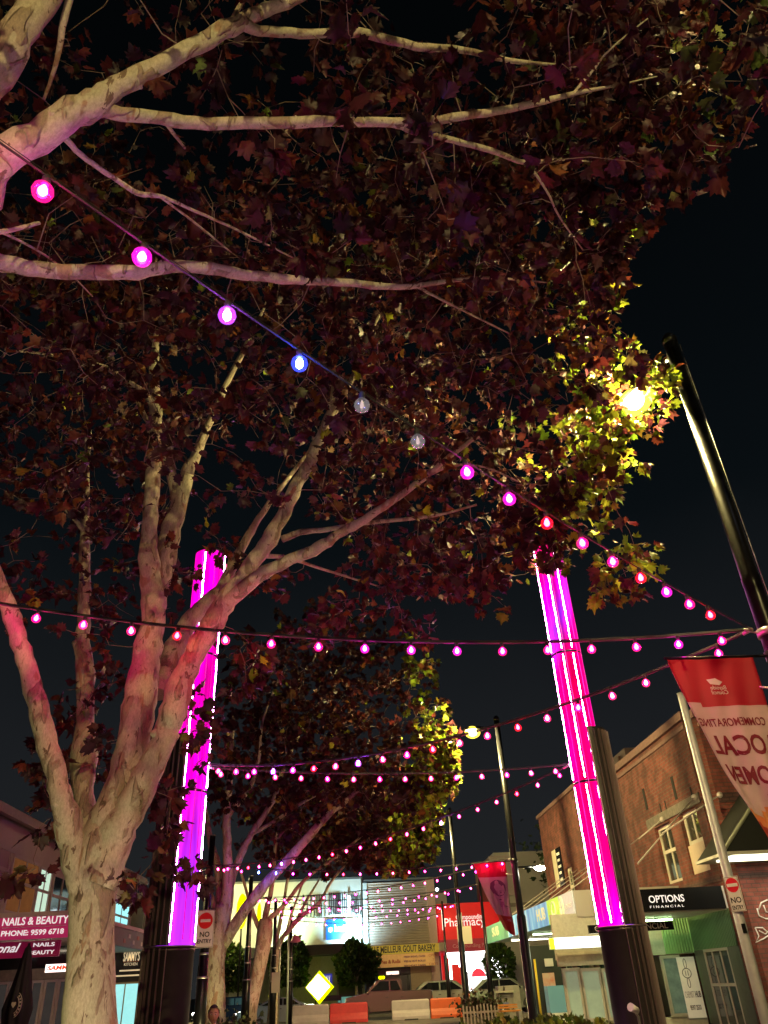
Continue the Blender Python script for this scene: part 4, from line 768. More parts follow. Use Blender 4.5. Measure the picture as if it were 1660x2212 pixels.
# ================= buildings =================
BR1 = brick_mat('brick_warm', (0.23, 0.056, 0.040), (0.15, 0.036, 0.028), (0.16, 0.09, 0.075), 1.0, 0.5)
BR2 = brick_mat('brick_red', (0.34, 0.10, 0.085), (0.27, 0.075, 0.065), (0.17, 0.09, 0.08), 1.0, 0.35)
soffit = mat('soffit_paint', (0.55, 0.55, 0.48), 0.6, var=0.2, scale=2)
def q(x, y, Y): p = at(x, y, Y=Y); return p.x, p.z
def wbox(parent, name, m, *a): b = MB(); b.bx(*a); return b.build(name, m, parent)
def frame_x(parent, X, y0, y1, z0, z1, t=0.07, d=0.1, glass=dark_glass, fm=alu, mull=1, transom=True, sgn=-1, name='window'):
    """a window on a wall that faces -X (sgn -1) or +X"""
    b = MB(); xs = (X+sgn*0.03, X-sgn*0.07)
    b.bx(*xs, y0, y0+t, z0, z1); b.bx(*xs, y1-t, y1, z0, z1); b.bx(*xs, y0+t, y1-t, z1-t, z1); b.bx(*xs, y0+t, y1-t, z0, z0+t)
    for k in range(mull): yc = y0+(y1-y0)*(k+1)/(mull+1); b.bx(X+sgn*0.022, X-sgn*0.05, yc-t/3, yc+t/3, z0+t, z1-t)
    if transom: zc = z0+(z1-z0)*0.55; b.bx(X+sgn*0.027, X-sgn*0.05, y0+t, y1-t, zc-t/2, zc+t/2)
    o = b.build(name, fm, parent); g = MB(); g.bx(X-sgn*0.004, X-sgn*0.02, y0+t, y1-t, z0+t, z1-t); g.build('pane', glass, o); return o
def frame_y(parent, Y, x0, x1, z0, z1, t=0.07, glass=dark_glass, fm=alu, mull=0, transom=False, name='window'):
    b = MB(); ys = (Y-0.04, Y+0.06)
    b.bx(x0, x0+t, *ys, z0, z1); b.bx(x1-t, x1, *ys, z0, z1); b.bx(x0+t, x1-t, *ys, z1-t, z1); b.bx(x0+t, x1-t, *ys, z0, z0+t)
    for k in range(mull): xc = x0+(x1-x0)*(k+1)/(mull+1); b.bx(xc-t/3, xc+t/3, Y-0.033, Y+0.05, z0+t, z1-t)
    if transom: zc = z0+(z1-z0)*0.6; b.bx(x0+t, x1-t, Y-0.036, Y+0.05, zc-t/2, zc+t/2)
    o = b.build(name, fm, parent); g = MB(); g.bx(x0+t, x1-t, Y, Y+0.015, z0+t, z1-t); g.build('pane', glass, o); return o

# ---- right: brick corner building ----
B = thing('brick_building', (15, 28, 0), 'tall brick corner building at the right, end wall red, windows over the black fascia', 'building')
XW = 11.2
b = MB()
# street wall with two window openings, chamfered corner, end wall
def wall_x(b, X, y0, y1, z0, z1, holes, th=0.3):
    ys = sorted({y0, y1, *[h[0] for h in holes], *[h[1] for h in holes]}); zs = sorted({z0, z1, *[h[2] for h in holes], *[h[3] for h in holes]})
    for i in range(len(ys)-1):
        for j in range(len(zs)-1):
            yc, zc = (ys[i]+ys[i+1])/2, (zs[j]+zs[j+1])/2
            if any(h[0] < yc < h[1] and h[2] < zc < h[3] for h in holes): continue
            x0, x1 = X, X+th
            vs = [(x0, ys[i], zs[j]), (x0, ys[i+1], zs[j]), (x0, ys[i+1], zs[j+1]), (x0, ys[i], zs[j+1])]
            b.add(vs, [(0, 1, 2, 3)])
    for h in holes:
        x1 = X+th; b.add([(X, h[0], h[2]), (X, h[1], h[2]), (X, h[1], h[3]), (X, h[0], h[3]), (x1, h[0], h[2]), (x1, h[1], h[2]), (x1, h[1], h[3]), (x1, h[0], h[3])], [(0, 4, 5, 1), (1, 5, 6, 2), (2, 6, 7, 3), (3, 7, 4, 0)])
p1 = at(1432, 1766, X=XW); p2 = at(1505, 1870, X=XW); p3 = at(1368, 1800, X=XW); p4 = at(1422, 1905, X=XW)
W1 = (24.95, 26.35, 4.15, 6.0); W2 = (27.25, 28.75, 4.1, 5.95)
wall_x(b, XW, 24.35, 31.6, 3.05, 8.55, [W1, W2]); wall_x(b, XW, 24.35, 29.0, 0, 3.05, [(24.9, 28.9, 0.0, 2.95)])
b.add([(XW, 24.35, 0), (XW+0.35, 24.0, 0), (XW+0.35, 24.0, 8.55), (XW, 24.35, 8.55)], [(0, 1, 2, 3)])
b.build('street_wall', BR1, B)
b = MB(); b.bx(XW+0.35, 26, 24.0, 24.3, 0, 8.55); b.build('end_wall', BR2, B)
b = MB(); b.bx(XW+0.3, 26, 31.3, 31.6, 0, 8.5); b.bx(25.7, 26, 24.3, 31.3, 0, 8.5); b.build('rear_wall', BR1, B)
b = MB(); b.bx(XW+0.31, 25.7, 24.31, 31.3, 8.2, 8.4); b.build('roof', mat('roof_sheet', (0.08, 0.08, 0.08), 0.8), B)
par = mat('parapet_coping', (0.20, 0.11, 0.10), 0.8, var=0.3)
b = MB(); b.bx(XW-0.12, XW+0.2, 24.1, 31.62, 8.56, 8.82); b.bx(XW-0.06, XW-0.003, 24.2, 31.6, 8.28, 8.40); b.bx(XW+0.2, 26.1, 23.88, 24.2, 8.56, 8.82); b.bx(XW+0.35, 26, 23.93, 23.997, 8.28, 8.40); b.build('coping', par, B)
# soldier course bands on both faces
dk = brick_mat('brick_band', (0.15, 0.075, 0.07), (0.11, 0.06, 0.06), (0.07, 0.045, 0.045), 1.0, 0.3)
b = MB(); b.bx(XW-0.03, XW-0.003, 24.38, 31.59, 3.78, 3.92); b.bx(XW+0.36, 26, 23.97, 23.997, 3.78, 3.92); b.bx(XW+0.36, 26, 23.965, 23.996, 5.9, 6.2); b.build('brick_band', dk, B)
b = MB(); b.bx(XW-0.05, XW-0.003, 24.4, 29.3, 6.02, 6.32); b.build('lintel', mat('lintel_concrete', (0.16, 0.14, 0.12), 0.8, var=0.4), B)
for k in range(9): wbox(B, 'raked_joint', mat('joint_dark', (0.05, 0.03, 0.025), 0.9), XW+0.36, 26, 23.985, 23.998, 4.1+k*0.2, 4.115+k*0.2)  # thin dark strips along the brick joints
for (y, z, s_) in ((28.9, 7.1, .3), (26.1, 6.9, .3), (24.9, 6.45, .13), (27.7, 6.5, .12), (27.2, 6.5, .12)):
    wbox(B, 'wall_vent', mat('vent_hole', (0.01, 0.01, 0.01), 0.9), XW-0.012, XW-0.001, y, y+s_*0.7, z-s_*1.5, z+s_)
cream_win = mat('window_paint', (0.62, 0.58, 0.48), 0.55, var=0.1)
glassA = mat('upper_glass', (0.05, 0.05, 0.04), 0.03, spec=1.0)
frame_x(B, XW+0.16, W2[0], W2[1], W2[2], W2[3], 0.11, glass=glassA, fm=cream_win)
o = frame_x(B, XW+0.16, W1[0], W1[1], 5.0, W1[3], 0.13, glass=glassA, fm=cream_win, transom=False)
wbox(B, 'infill_board', mat('infill_board', (0.62, 0.50, 0.38), 0.6, var=0.08), XW+0.06, XW+0.12, W1[0], W1[1], W1[2], 5.0)
for (y, z) in ((28.9, 6.15), (26.7, 6.2), ):
    pass
for (a_, c_) in ((at(1555, 1717, X=11.05), at(1432, 1800, X=9.2)), (at(1500, 1722, X=11.1), at(1378, 1866, X=8.2)), (at(1431, 1770, X=11.1), at(1380, 1812, X=10.2))):
    b = MB(); b.cyl(a_, c_, 0.022, 8); b.ball(a_, 0.09, 6); b.build('awning_stay', mat('stay_paint', (0.55, 0.5, 0.48), 0.5), B)
# graffiti tags on the end wall (abstract strokes)
tagm = mat('tag_paint', (0.85, 0.8, 0.85), 0.5)
def strokes(pts, w_):
    b = MB()
    for s_ in pts: b.tube([Vector((at(x, y, Y=23.98).x, 23.985, at(x, y, Y=23.98).z)) for x, y in s_], w_, 5)
    b.build('graffiti', tagm, B)
strokes([[(1640, 1965), (1645, 1950), (1658, 1944), (1672, 1948), (1668, 1965)], [(1636, 1962), (1640, 1978), (1655, 1985), (1675, 1984)], [(1650, 1955), (1655, 1970), (1668, 1972)]], 0.022)
strokes([[(1632, 2004), (1640, 2022), (1633, 2036), (1650, 2028), (1668, 2016)], [(1632, 2004), (1648, 2004), (1660, 2015), (1672, 2022)], [(1640, 2010), (1654, 2018), (1665, 2008)]], 0.02)
# lean-to gable canopy with a lit soffit on the end wall
G = thing('gable_awning', (14, 22.6, 3.9), 'dark gabled awning with pale lit underside on the red brick end wall', 'awning')
g0, g1, gt = at(1566, 1840, Y=22.0), at(1720, 1836, Y=22.0), at(1665, 1715, Y=22.0)
b = MB(); b.add([(g0.x, 22.0, g0.z), (g0.x+4.2, 22.0, g0.z), (g0.x+2.1, 22.0, gt.z+0.6), (g0.x, 23.95, g0.z), (g0.x+4.2, 23.95, g0.z), (g0.x+2.1, 23.95, gt.z+0.6)], [(0, 1, 2), (3, 5, 4), (0, 2, 5, 3), (1, 4, 5, 2)]); b.build('gable', mat('awning_slate', (0.008, 0.010, 0.009), 0.6, var=0.3), G)
b = MB(); b.bx(g0.x-0.05, g0.x+4.25, 21.93, 23.95, g0.z-0.08, g0.z-0.004); b.build('soffit', soffit, G)
b = MB(); b.bx(g0.x+0.25, g0.x+3.9, 22.1, 23.2, g0.z-0.12, g0.z-0.085); b.build('soffit_lamp', emis('soffit_lamp', (1.0, 0.93, 0.62), 3), G)
b = MB(); b.cyl((g0.x-0.06, 21.96, g0.z), (g0.x+2.1, 21.96, gt.z+0.66), 0.05, 6); b.build('barge_board', mat('barge', (0.2, 0.22, 0.16), 0.6), G)

# shop recess under the corner building
black_fascia = mat('black_fascia', (0.008, 0.008, 0.010), 0.25)
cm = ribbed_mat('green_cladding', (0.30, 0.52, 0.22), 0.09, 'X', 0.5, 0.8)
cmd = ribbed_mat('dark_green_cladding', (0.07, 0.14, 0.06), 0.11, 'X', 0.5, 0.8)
S1 = thing('corner_shop', (9.6, 27, 0), 'corner shopfront under the black fascia with green lit cladding and frosted windows', 'shop')
x0, zf0 = q(1392, 1970, 24.0); x1, _ = q(1557, 1970, 24.0); _, zf1 = q(1460, 1918, 24.0)
x0 = 8.15
b = MB(); b.bx(x0, 10.95, 24.0, 24.12, zf0, zf1); b.build('fascia', black_fascia, S1)
wbox(S1, 'fascia_trim', white_paint, 10.953, 11.0, 23.97, 24.15, zf0, zf1)
text('OPTIONS', 0.3, face_cam(q(1440, 1942, 24)[0], 23.995, q(1440, 1942, 24)[1]), lettering_glow, S1, width=1.05, height=0.19, bold=0.004)
text('F I N A N C I A L', 0.11, face_cam(q(1441, 1958, 24)[0], 23.995, q(1441, 1958, 24)[1]), lettering_glow, S1, width=1.0, height=0.06)
b = MB(); b.bx(x0, 11.0, 24.125, 27.4, zf0-0.03, zf0+0.04); b.build('canopy_soffit', soffit, S1)
b = MB(); b.bx(x0-0.06, x0-0.005, 24.0, 27.45, zf0, zf1); b.build('canopy_edge', mat('canopy_edge', (0.3, 0.3, 0.28), 0.5), S1)
YB = 27.6
zt = q(1480, 2060, YB)[1]
# back wall facing the plaza end
xa, xb_, xc = q(1205, 2070, YB)[0], q(1300, 2070, YB)[0], q(1545, 2060, YB)[0]
wl = mat('shop_render', (0.42, 0.40, 0.34), 0.7, var=0.2)
b = MB(); b.bx(xa, 11.15, YB+0.08, YB+0.3, 0, 0.35); b.bx(xa, 11.15, YB+0.08, YB+0.3, zt, 3.3); b.build('wall', wl, S1)
wbox(S1, 'cladding', cm, q(1428, 2000, YB)[0], q(1532, 2000, YB)[0], YB+0.02, YB+0.075, zt+0.02, 3.1)
frost = mat('frosted_glass', (0.22, 0.30, 0.20), 0.35, var=0.35, scale=1.2, emit=(0.45, 0.5, 0.36), es=0.16)
n_ = 0
for (a_, c_, gm) in ((1213, 1245, frost), (1250, 1290, frost), (1295, 1335, frost), (1340, 1380, frost), (1430, 1466, mat('teal_glass', (0.10, 0.14, 0.10), 0.2, var=0.6, scale=3, emit=(0.3, 0.42, 0.3), es=0.08))):
    xx0, xx1 = q(a_, 2090, YB)[0], q(c_, 2090, YB)[0]; zz = q(a_, 2092 if a_ < 1400 else 2064, YB)[1]
    frame_y(S1, YB, xx0, xx1+0.1, 0.35, zz, 0.09, glass=gm, fm=mat('shop_frame', (0.36, 0.33, 0.28), 0.5, var=0.15))
wbox(S1, 'header_panel', mat('shop_header', (0.46, 0.42, 0.32), 0.6, var=0.2), xa-0.02, q(1385, 2070, YB)[0], YB-0.05, YB+0.075, q(1213, 2088, YB)[1], q(1213, 2058, YB)[1])
# poster banner CHEMIST HUB
P1 = thing('window_poster', (9.4, YB-0.06, 1.2), 'tall pale CHEMIST HUB poster with a line drawn emblem in the corner shop window', 'poster')
xl, xr = q(1462, 2075, YB-0.06)[0], min(11.08, q(1542, 2075, YB-0.06)[0]); zp = q(1500, 2066, YB-0.06)[1]
wbox(P1, 'sheet', mat('poster_paper', (0.72, 0.66, 0.58), 0.6, var=0.06, emit=(.7, .6, .55), es=0.08), xl, xr, YB-0.07, YB-0.05, 0.3, zp)
pm = mat('poster_ink', (0.07, 0.05, 0.05), 0.6); pc = (xl+xr)/2
text('CHEMIST', 0.2, face_cam(pc-0.19*(xr-xl), YB-0.075, q(1490, 2149, YB)[1]), mat('poster_grey', (0.30, 0.24, 0.25), 0.6), P1, width=(xr-xl)*0.5, height=0.17); text('HUB', 0.2, face_cam(pc+0.28*(xr-xl), YB-0.075, q(1490, 2149, YB)[1]), pm, P1, width=(xr-xl)*0.32, height=0.17, bold=0.006)
text('9597 2533', 0.16, face_cam(pc, YB-0.075, q(1496, 2177, YB)[1]), pm, P1, width=(xr-xl)*0.6, height=0.13, bold=0.004)
b = MB(); C = lambda cx, cz, rx, rz: [(cx+rx*math.cos(2*math.pi*i/20), YB-0.074, cz+rz*math.sin(2*math.pi*i/20)) for i in range(21)]
zc = q(1484, 2102, YB)[1]
b.tube(C(pc-0.05, zc, 0.14, 0.13), 0.012, 5); b.tube(C(pc-0.05, zc+0.26, 0.045, 0.13), 0.010, 5); b.tube(C(pc-0.05, zc-0.26, 0.045, 0.13), 0.010, 5)
b.tube([(pc-0.09, YB-0.074, zc-0.07), (pc-0.09, YB-0.074, zc+0.07)], 0.01, 5); b.tube([(pc-0.01, YB-0.074, zc-0.07), (pc-0.01, YB-0.074, zc+0.07)], 0.01, 5); b.build('emblem', pm, P1)
# side wall of the recess, dark green with a lit door
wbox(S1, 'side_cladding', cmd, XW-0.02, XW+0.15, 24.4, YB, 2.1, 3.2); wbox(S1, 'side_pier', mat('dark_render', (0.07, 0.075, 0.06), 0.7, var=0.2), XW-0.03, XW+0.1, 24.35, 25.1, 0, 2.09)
wbox(S1, 'side_pier', mat('dark_render', ()), XW-0.03, XW+0.1, 26.9, YB, 0, 2.09)
frame_x(S1, XW, 25.1, 26.9, 0, 2.09, 0.08, glass=mat('door_glass', (0.03, 0.035, 0.045), 0.05, var=0.7, scale=2.5), fm=mat('door_frame', (0.35, 0.28, 0.27), 0.4), mull=2, name='door')
# hanging black sign
HS = thing('hanging_sign', (8.9, 26, 2.8), 'long black under-awning sign reading OPTIONS FINANCIAL, cut by the right light column', 'sign')
hx0, hz0 = q(1273, 2017, 25.6); hx1, hz1 = q(1452, 1990, 25.6)
wbox(HS, 'panel', black_fascia, hx0, hx1, 25.56, 25.66, hz0, hz1)
text('OPTIONS FINANCIAL', 0.22, face_cam((hx0+hx1)/2, 25.555, (hz0+hz1)/2), mat('sign_grey_letters', (0.5, 0.45, 0.42), 0.5), HS, width=(hx1-hx0)*0.86, height=0.15)
for xx in (hx0+0.4, hx1-0.5): b = MB(); b.cyl((xx, 25.61, hz1), (xx, 25.61, zf0+0.0), 0.012, 6); b.build('hanger', black_paint, HS)
# lightbox
LB = thing('light_box', (7.9, 27, 2.6), 'bright white and lime under-awning light box left of the right light column', 'sign')
lx0, lz0 = q(1191, 2050, 27.2); lx1, lz1 = q(1300, 2022, 27.2)
wbox(LB, 'case', mat('box_case', (0.6, 0.6, 0.55), 0.5), lx0-0.02, lx1+0.3, 27.22, 27.36, lz0-0.02, lz1+0.02)
wbox(LB, 'lit_face', emis('box_white', (1.0, 1.0, 0.80), 3.2), lx0+0.14, lx1+0.3, 27.19, 27.217, lz0, lz1)
wbox(LB, 'lime_end', emis('box_lime', (0.75, 1.0, 0.02), 1.3), lx0-0.015, lx0+0.138, 27.19, 27.217, lz0, lz1)

# ---- middle: second brick building with the HUB canopy ----
B2 = thing('brick_building', (15, 39, 0), 'lower plain brick building further along the right side behind the blue and green canopy', 'building')
b = MB(); wall_x(b, XW, 34.2, 46.0, 3.6, 9.3, [(40.6, 41.8, 4.3, 6.2)]); wall_x(b, XW, 34.2, 46.0, 0, 3.6, [(36.0, 45.5, 0.1, 3.0)])
b.add([(XW, 46, 0), (24, 46, 0), (24, 46, 9.3), (XW, 46, 9.3)], [(0, 1, 2, 3)]); b.add([(XW, 34.2, 0), (XW, 34.2, 9.3), (24, 34.2, 9.3), (24, 34.2, 0)], [(0, 1, 2, 3)]); b.build('wall', BR1, B2)
wbox(B2, 'roof', mat('roof_sheet', ()), XW+0.05, 24, 34.25, 45.95, 9.0, 9.1)
b = MB(); b.bx(XW-0.1, XW+0.25, 34.1, 46.1, 9.31, 9.5); b.build('coping', par, B2)
frame_x(B2, XW+0.15, 40.6, 41.8, 4.3, 6.2, 0.14, glass=mat('green_glass', (0.15, 0.18, 0.12), 0.1), fm=cream_win)
wbox(B2, 'shop_interior', mat('interior_dark', (0.05, 0.045, 0.045), 0.8, var=0.5, scale=1.5), XW+0.8, XW+0.9, 34.5, 45.8, 0, 3.3)
B3 = thing('link_building', (15, 33, 0), 'dark recessed link between the two brick buildings, mostly hidden by the right light column', 'building')
b = MB(); b.bx(XW+0.6, 24, 31.65, 34.15, 0, 9.6); b.build('wall', mat('dark_purple_render', (0.05, 0.03, 0.035), 0.8, var=0.3), B3)
b = MB(); b.lathe([(0.06, 3), (0.06, 9.4)], (XW+0.5, 32.2, 0), 8); b.lathe([(0.05, 3), (0.05, 9.4)], (XW+0.5, 33.4, 0), 8); b.build('downpipe', mat('downpipe', (0.09, 0.05, 0.05), 0.5), B3)
WS = thing('wall_sign', (XW, 43, 7), 'cream and black panel with pale menu marks high on the far brick wall', 'sign')
y0_, y1_ = 42.4, 43.9
wbox(WS, 'cream_panel', mat('cream_panel', (0.6, 0.56, 0.42), 0.6), XW-0.06, XW-0.005, 43.05, 43.9, 5.5, 7.3); wbox(WS, 'black_panel', black_fascia, XW-0.06, XW-0.005, 42.1, 43.04, 5.5, 7.3)
for k in range(5): wbox(WS, 'mark', lettering_white, XW-0.07, XW-0.061, 42.3+0.1*(k % 2), 42.85, 5.75+0.3*k, 5.87+0.3*k)
# canopy
CN = thing('shop_canopy', (9.3, 36, 3.6), 'long footpath canopy with blue, white and lime HUB fascia and green lit underside', 'canopy')
XC = 7.55
def stripes_mat():
    m = bpy.data.materials.new('hub_print'); m.use_nodes = True; n = m.node_tree; b_ = n.nodes['Principled BSDF']; b_.inputs['Roughness'].default_value = 0.4
    t = n.nodes.new('ShaderNodeTexCoord'); mp = n.nodes.new('ShaderNodeMapping'); mp.inputs['Scale'].default_value = (1, 1.1, 0.12); z = n.nodes.new('ShaderNodeTexNoise'); z.inputs['Scale'].default_value = 1.6; z.inputs['Detail'].default_value = 5
    n.links.new(t.outputs['Object'], mp.inputs[0]); n.links.new(mp.outputs[0], z.inputs['Vector']); r = n.nodes.new('ShaderNodeValToRGB'); cr = r.color_ramp
    cr.elements[0].position = 0.33; cr.elements[0].color = (0.04, 0.16, 0.45, 1); cr.elements[1].position = 0.68; cr.elements[1].color = (0.62, 0.75, 0.72, 1); x = cr.elements.new(0.5); x.color = (0.12, 0.42, 0.62, 1)
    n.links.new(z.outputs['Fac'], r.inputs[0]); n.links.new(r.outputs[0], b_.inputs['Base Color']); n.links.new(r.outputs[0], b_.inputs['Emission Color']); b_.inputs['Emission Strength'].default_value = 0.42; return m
hp = stripes_mat(); zc0, zc1 = 3.2, 3.98
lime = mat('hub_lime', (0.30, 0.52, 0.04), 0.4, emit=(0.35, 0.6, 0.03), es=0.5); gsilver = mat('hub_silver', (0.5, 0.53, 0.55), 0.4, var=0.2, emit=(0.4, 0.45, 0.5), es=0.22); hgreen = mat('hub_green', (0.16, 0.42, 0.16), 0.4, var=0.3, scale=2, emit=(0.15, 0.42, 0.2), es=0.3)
wbox(CN, 'fascia', hp, XC-0.05, XC, 31.4, 39.8, zc0, zc1); wbox(CN, 'lime_panel', lime, XC-0.055, XC-0.002, 29.6, 31.4, zc0, zc1); wbox(CN, 'silver_panel', gsilver, XC-0.05, XC, 27.7, 29.6, zc0, zc1)
wbox(CN, 'green_panel', hgreen, XC-0.05, XC, 39.8, 46.0, zc0, zc1)
wbox(CN, 'soffit', mat('green_soffit', (0.42, 0.55, 0.34), 0.5, var=0.15), XC+0.01, XW-0.02, 27.75, 45.9, zc0+0.02, zc0+0.08); wbox(CN, 'deck', mat('roof_sheet', ()), XC+0.01, XW-0.02, 27.75, 45.9, zc1-0.1, zc1-0.04)
wbox(CN, 'end_panel', mat('canopy_end', (0.35, 0.32, 0.3), 0.6), XC+0.01, XW-0.03, 27.66, 27.74, zc0, zc1)
for y in (30.5, 33.5, 36.5, 39.5, 42.5): b = MB(); b.cyl((XC+0.2, y, zc1), (XW, y, 5.9), 0.02, 6); b.build('stay_rod', mat('stay_paint', ()), CN)
hy = mat('hub_letters', (0.75, 0.75, 0.4), 0.5, emit=(0.8, 0.8, 0.4), es=0.25)
text('HUB', 0.5, face_left(XC-0.06, 32.6, 3.6), hy, CN, width=1.5, height=0.42, bold=0.012); text('SUB', 0.5, face_left(XC-0.06, 43.2, 3.6), hy, CN, width=2.0, height=0.42, bold=0.01)
text('eyes', 0.3, face_left(XC-0.06, 28.3, 3.6), lettering_white, CN, width=0.8)
b = MB(); b.tube([(XC-0.07, 30.4+0.3*math.cos(a*math.pi/8), 3.62+0.26*math.sin(a*math.pi/8)) for a in range(17)], 0.03, 5); b.cyl((XC-0.07, 30.4, 3.3), (XC-0.07, 30.4, 3.5), 0.05, 5); b.build('emblem', hy, CN)
b = MB(); b.tube([(XC-0.07, 29.2+0.22*math.cos(a*math.pi/8), 3.58+0.33*math.sin(a*math.pi/8)) for a in range(17)], 0.035, 5); b.build('emblem', hy, CN)
for y, c_, s_ in ((29.0, (0.45, 1.0, 0.25), 7), (32.5, (0.4, 1.0, 0.2), 6), (37.0, (0.8, 1.0, 0.6), 2.5), (42, (1, 0.9, 0.7), 2.5)):
    T = thing('fluorescent_batten', (9.0, y, 3.15), ['green fluorescent batten under the canopy close to the light box', 'green fluorescent batten in the middle of the canopy soffit', 'pale batten under the canopy past the lime panel', 'warm batten under the far end of the canopy'][(29.0, 32.5, 37.0, 42).index(y)], 'light')
    wbox(T, 'housing', white_paint, 8.0, 10.4, y-0.05, y+0.05, zc0-0.03, zc0+0.015); wbox(T, 'tube', emis('tube_%d' % int(y), c_, s_*3.5), 8.05, 10.35, y-0.03, y+0.03, zc0-0.075, zc0-0.035)
T = thing('fluorescent_batten', (9.9, 25.6, 3.0), 'green fluorescent batten in the soffit behind the black corner fascia', 'light')
wbox(T, 'housing', white_paint, 8.9, 10.3, 26.45, 26.55, zf0-0.075, zf0-0.035); wbox(T, 'tube', emis('tube_corner', (0.62, 1.0, 0.45), 30), 8.95, 10.25, 26.47, 26.53, zf0-0.115, zf0-0.08)
# goods and posters under the canopy
for k, (x, y0p, y1p, lbl) in enumerate(((1120, 2070, 2200, 'dark rack of maroon and black clothes under the far end of the canopy'), (1170, 2075, 2190, 'dark rack of clothes and bags beside the pink poster under the canopy'))):
    R_ = thing('clothes_rack', (8.9+k*1.2, 36.5-k*2, 0), lbl, 'clothes rack', 'clothes racks under the canopy'); cx = 8.5+k*0.95; cy = 36.5-k*2.5
    b = MB(); b.cyl((cx-0.9, cy, 2.2), (cx+0.9, cy, 2.2), 0.02, 6)
    for s_ in (-0.9, 0.9): b.cyl((cx+s_, cy, 0), (cx+s_, cy, 2.2), 0.02, 6); b.cyl((cx+s_, cy-0.3, 0.03), (cx+s_, cy+0.3, 0.03), 0.02, 6)
    b.build('frame', galv, R_)
    for j in range(8):
        g_ = MB(); xx = cx-0.78+j*0.22; hh = random.uniform(0.7, 1.3); c_ = random.choice([(0.10, 0.02, 0.03), (0.02, 0.02, 0.03), (0.16, 0.05, 0.06), (0.04, 0.05, 0.09)])
        g_.lathe([(0.03, 2.18), (0.07, 2.1), (0.10, 1.95), (0.10, 2.1-hh*0.6), (0.13, 2.1-hh)], (xx, cy, 0), 8, 0.8, 1.8); g_.build('garment', mat('cloth_%d%d%d' % tuple(int(v*100) for v in c_), c_, 0.8), R_)
PS = thing('wall_poster', (9.6, 33.2, 1.5), 'pink and white poster standing under the canopy', 'poster'); px0, pz0 = q(1176, 2136, 32.8); px1, pz1 = q(1197, 2101, 32.8)
wbox(PS, 'sheet', mat('poster_pink', (0.5, 0.16, 0.13), 0.6, var=0.5, scale=4, dirt=(0.6, 0.45, 0.42)), px0, px1, 32.79, 32.81, pz0, pz1)
wbox(PS, 'white_sheet', mat('paper', (0.6, 0.52, 0.56), 0.6), *(lambda a, c: (a[0], c[0], 32.78, 32.80, a[1], c[1]))(q(1178, 2088, 32.8), q(1194, 2070, 32.8)))
wbox(PS, 'back_board', mat('board_black', (0.015, 0.015, 0.018), 0.6), px0-0.5, px1+0.3, 32.83, 32.9, 0, 2.6)
YP = thing('yellow_pole', (9.0, 31.5, 0), 'thin yellow and white striped pole leaning under the canopy', 'pole'); a_, c_ = at(1164, 2152, Y=31.5), at(1156, 2072, Y=31.5)
b = MB(); b.cyl((a_.x, 31.5, 0), (c_.x, 31.6, c_.z), 0.04, 8); b.build('shaft', mat('pole_yellow', (0.6, 0.42, 0.03), 0.5), YP)
SC = thing('display_cabinet', (10.3, 31, 0), 'glass topped cabinet under the canopy next to the corner shop window', 'cabinet'); cx0 = q(1185, 2160, 31)[0]
b = MB(); b.bx(cx0, cx0+1.1, 31, 31.6, 0, 0.5); b.build('base', white_paint, SC); b = MB(); b.bx(cx0+0.03, cx0+1.07, 31.03, 31.57, 0.505, 1.3); b.build('glass', mat('cabinet_glass', (0.10, 0.20, 0.20), 0.1, emit=(0.3, 0.6, 0.6), es=0.1), SC)

# ---- across the street ----
YS = 62.2
def shopblock(x0p, x1p, ytop, ybot, m, name, label, cat='building', depth_=9):
    x0, z1 = q(x0p, ytop, YS); x1, _ = q(x1p, ytop, YS); _, z0 = q((x0p+x1p)/2, ybot, YS)
    E = thing(name, ((x0+x1)/2, YS, 0), label, cat); b = MB(); b.bx(x0, x1, YS, YS+depth_, 0 if ybot > 2190 else z0, z1); b.build('upper_wall' if z0 > 1 else 'wall', m, E); return E, x0, x1, z0, z1
exm = mat('export_wall', (0.55, 0.58, 0.56), 0.7, var=0.12, scale=0.8)
E1, ex0, ex1, ez0, ez1 = shopblock(470, 783, 1912, 2047, exm, 'commercial_building', 'pale building across the street washed in blue white light, with black slats')
wbox(E1, 'awning', mat('awning_dark', (0.05, 0.05, 0.055), 0.5), ex0, ex1, YS-2.6, YS, ez0-0.62, ez0-0.005)
wbox(E1, 'wall', mat('export_lower', (0.42, 0.44, 0.40), 0.7, var=0.2), ex0, ex1, YS+0.01, YS+0.3, 0, ez0-0.63)
wbox(E1, 'coping', mat('coping_dark', (0.10, 0.12, 0.14), 0.6), ex0-0.05, ex1-0.02, YS-0.08, YS+0.3, ez1, ez1+0.14)
for i, xp in enumerate((734, 742, 750, 757, 763, 768, 772, 777, 785, 793, 801, 810, 819, 824, 829, 834, 839, 845, 853, 860)):
    xq = 712+(xp-734)*0.56; x_, _ = q(xq, 1960, YS); _, za = q(xq, 1928+i*0.3, YS); _, zb = q(xq, 1978-(i % 3)*1.5, YS); wbox(E1, 'slat', mat('slat_black', (0.015, 0.018, 0.02), 0.5), x_-0.03, x_+0.03, YS-0.07, YS-0.003, zb, za)
for i, xq in enumerate((655, 664, 672, 679, 685, 690, 695, 703)): x_, _ = q(xq, 1960, YS); wbox(E1, 'slat', mat('slat_black', ()), x_-0.03, x_+0.03, YS-0.07, YS-0.003, q(xq, 1980, YS)[1], q(xq, 1933, YS)[1])
wbox(E1, 'downpipe', mat('slat_black', ()), ex1-0.10, ex1-0.02, YS-0.1, YS-0.003, ez0, ez1)
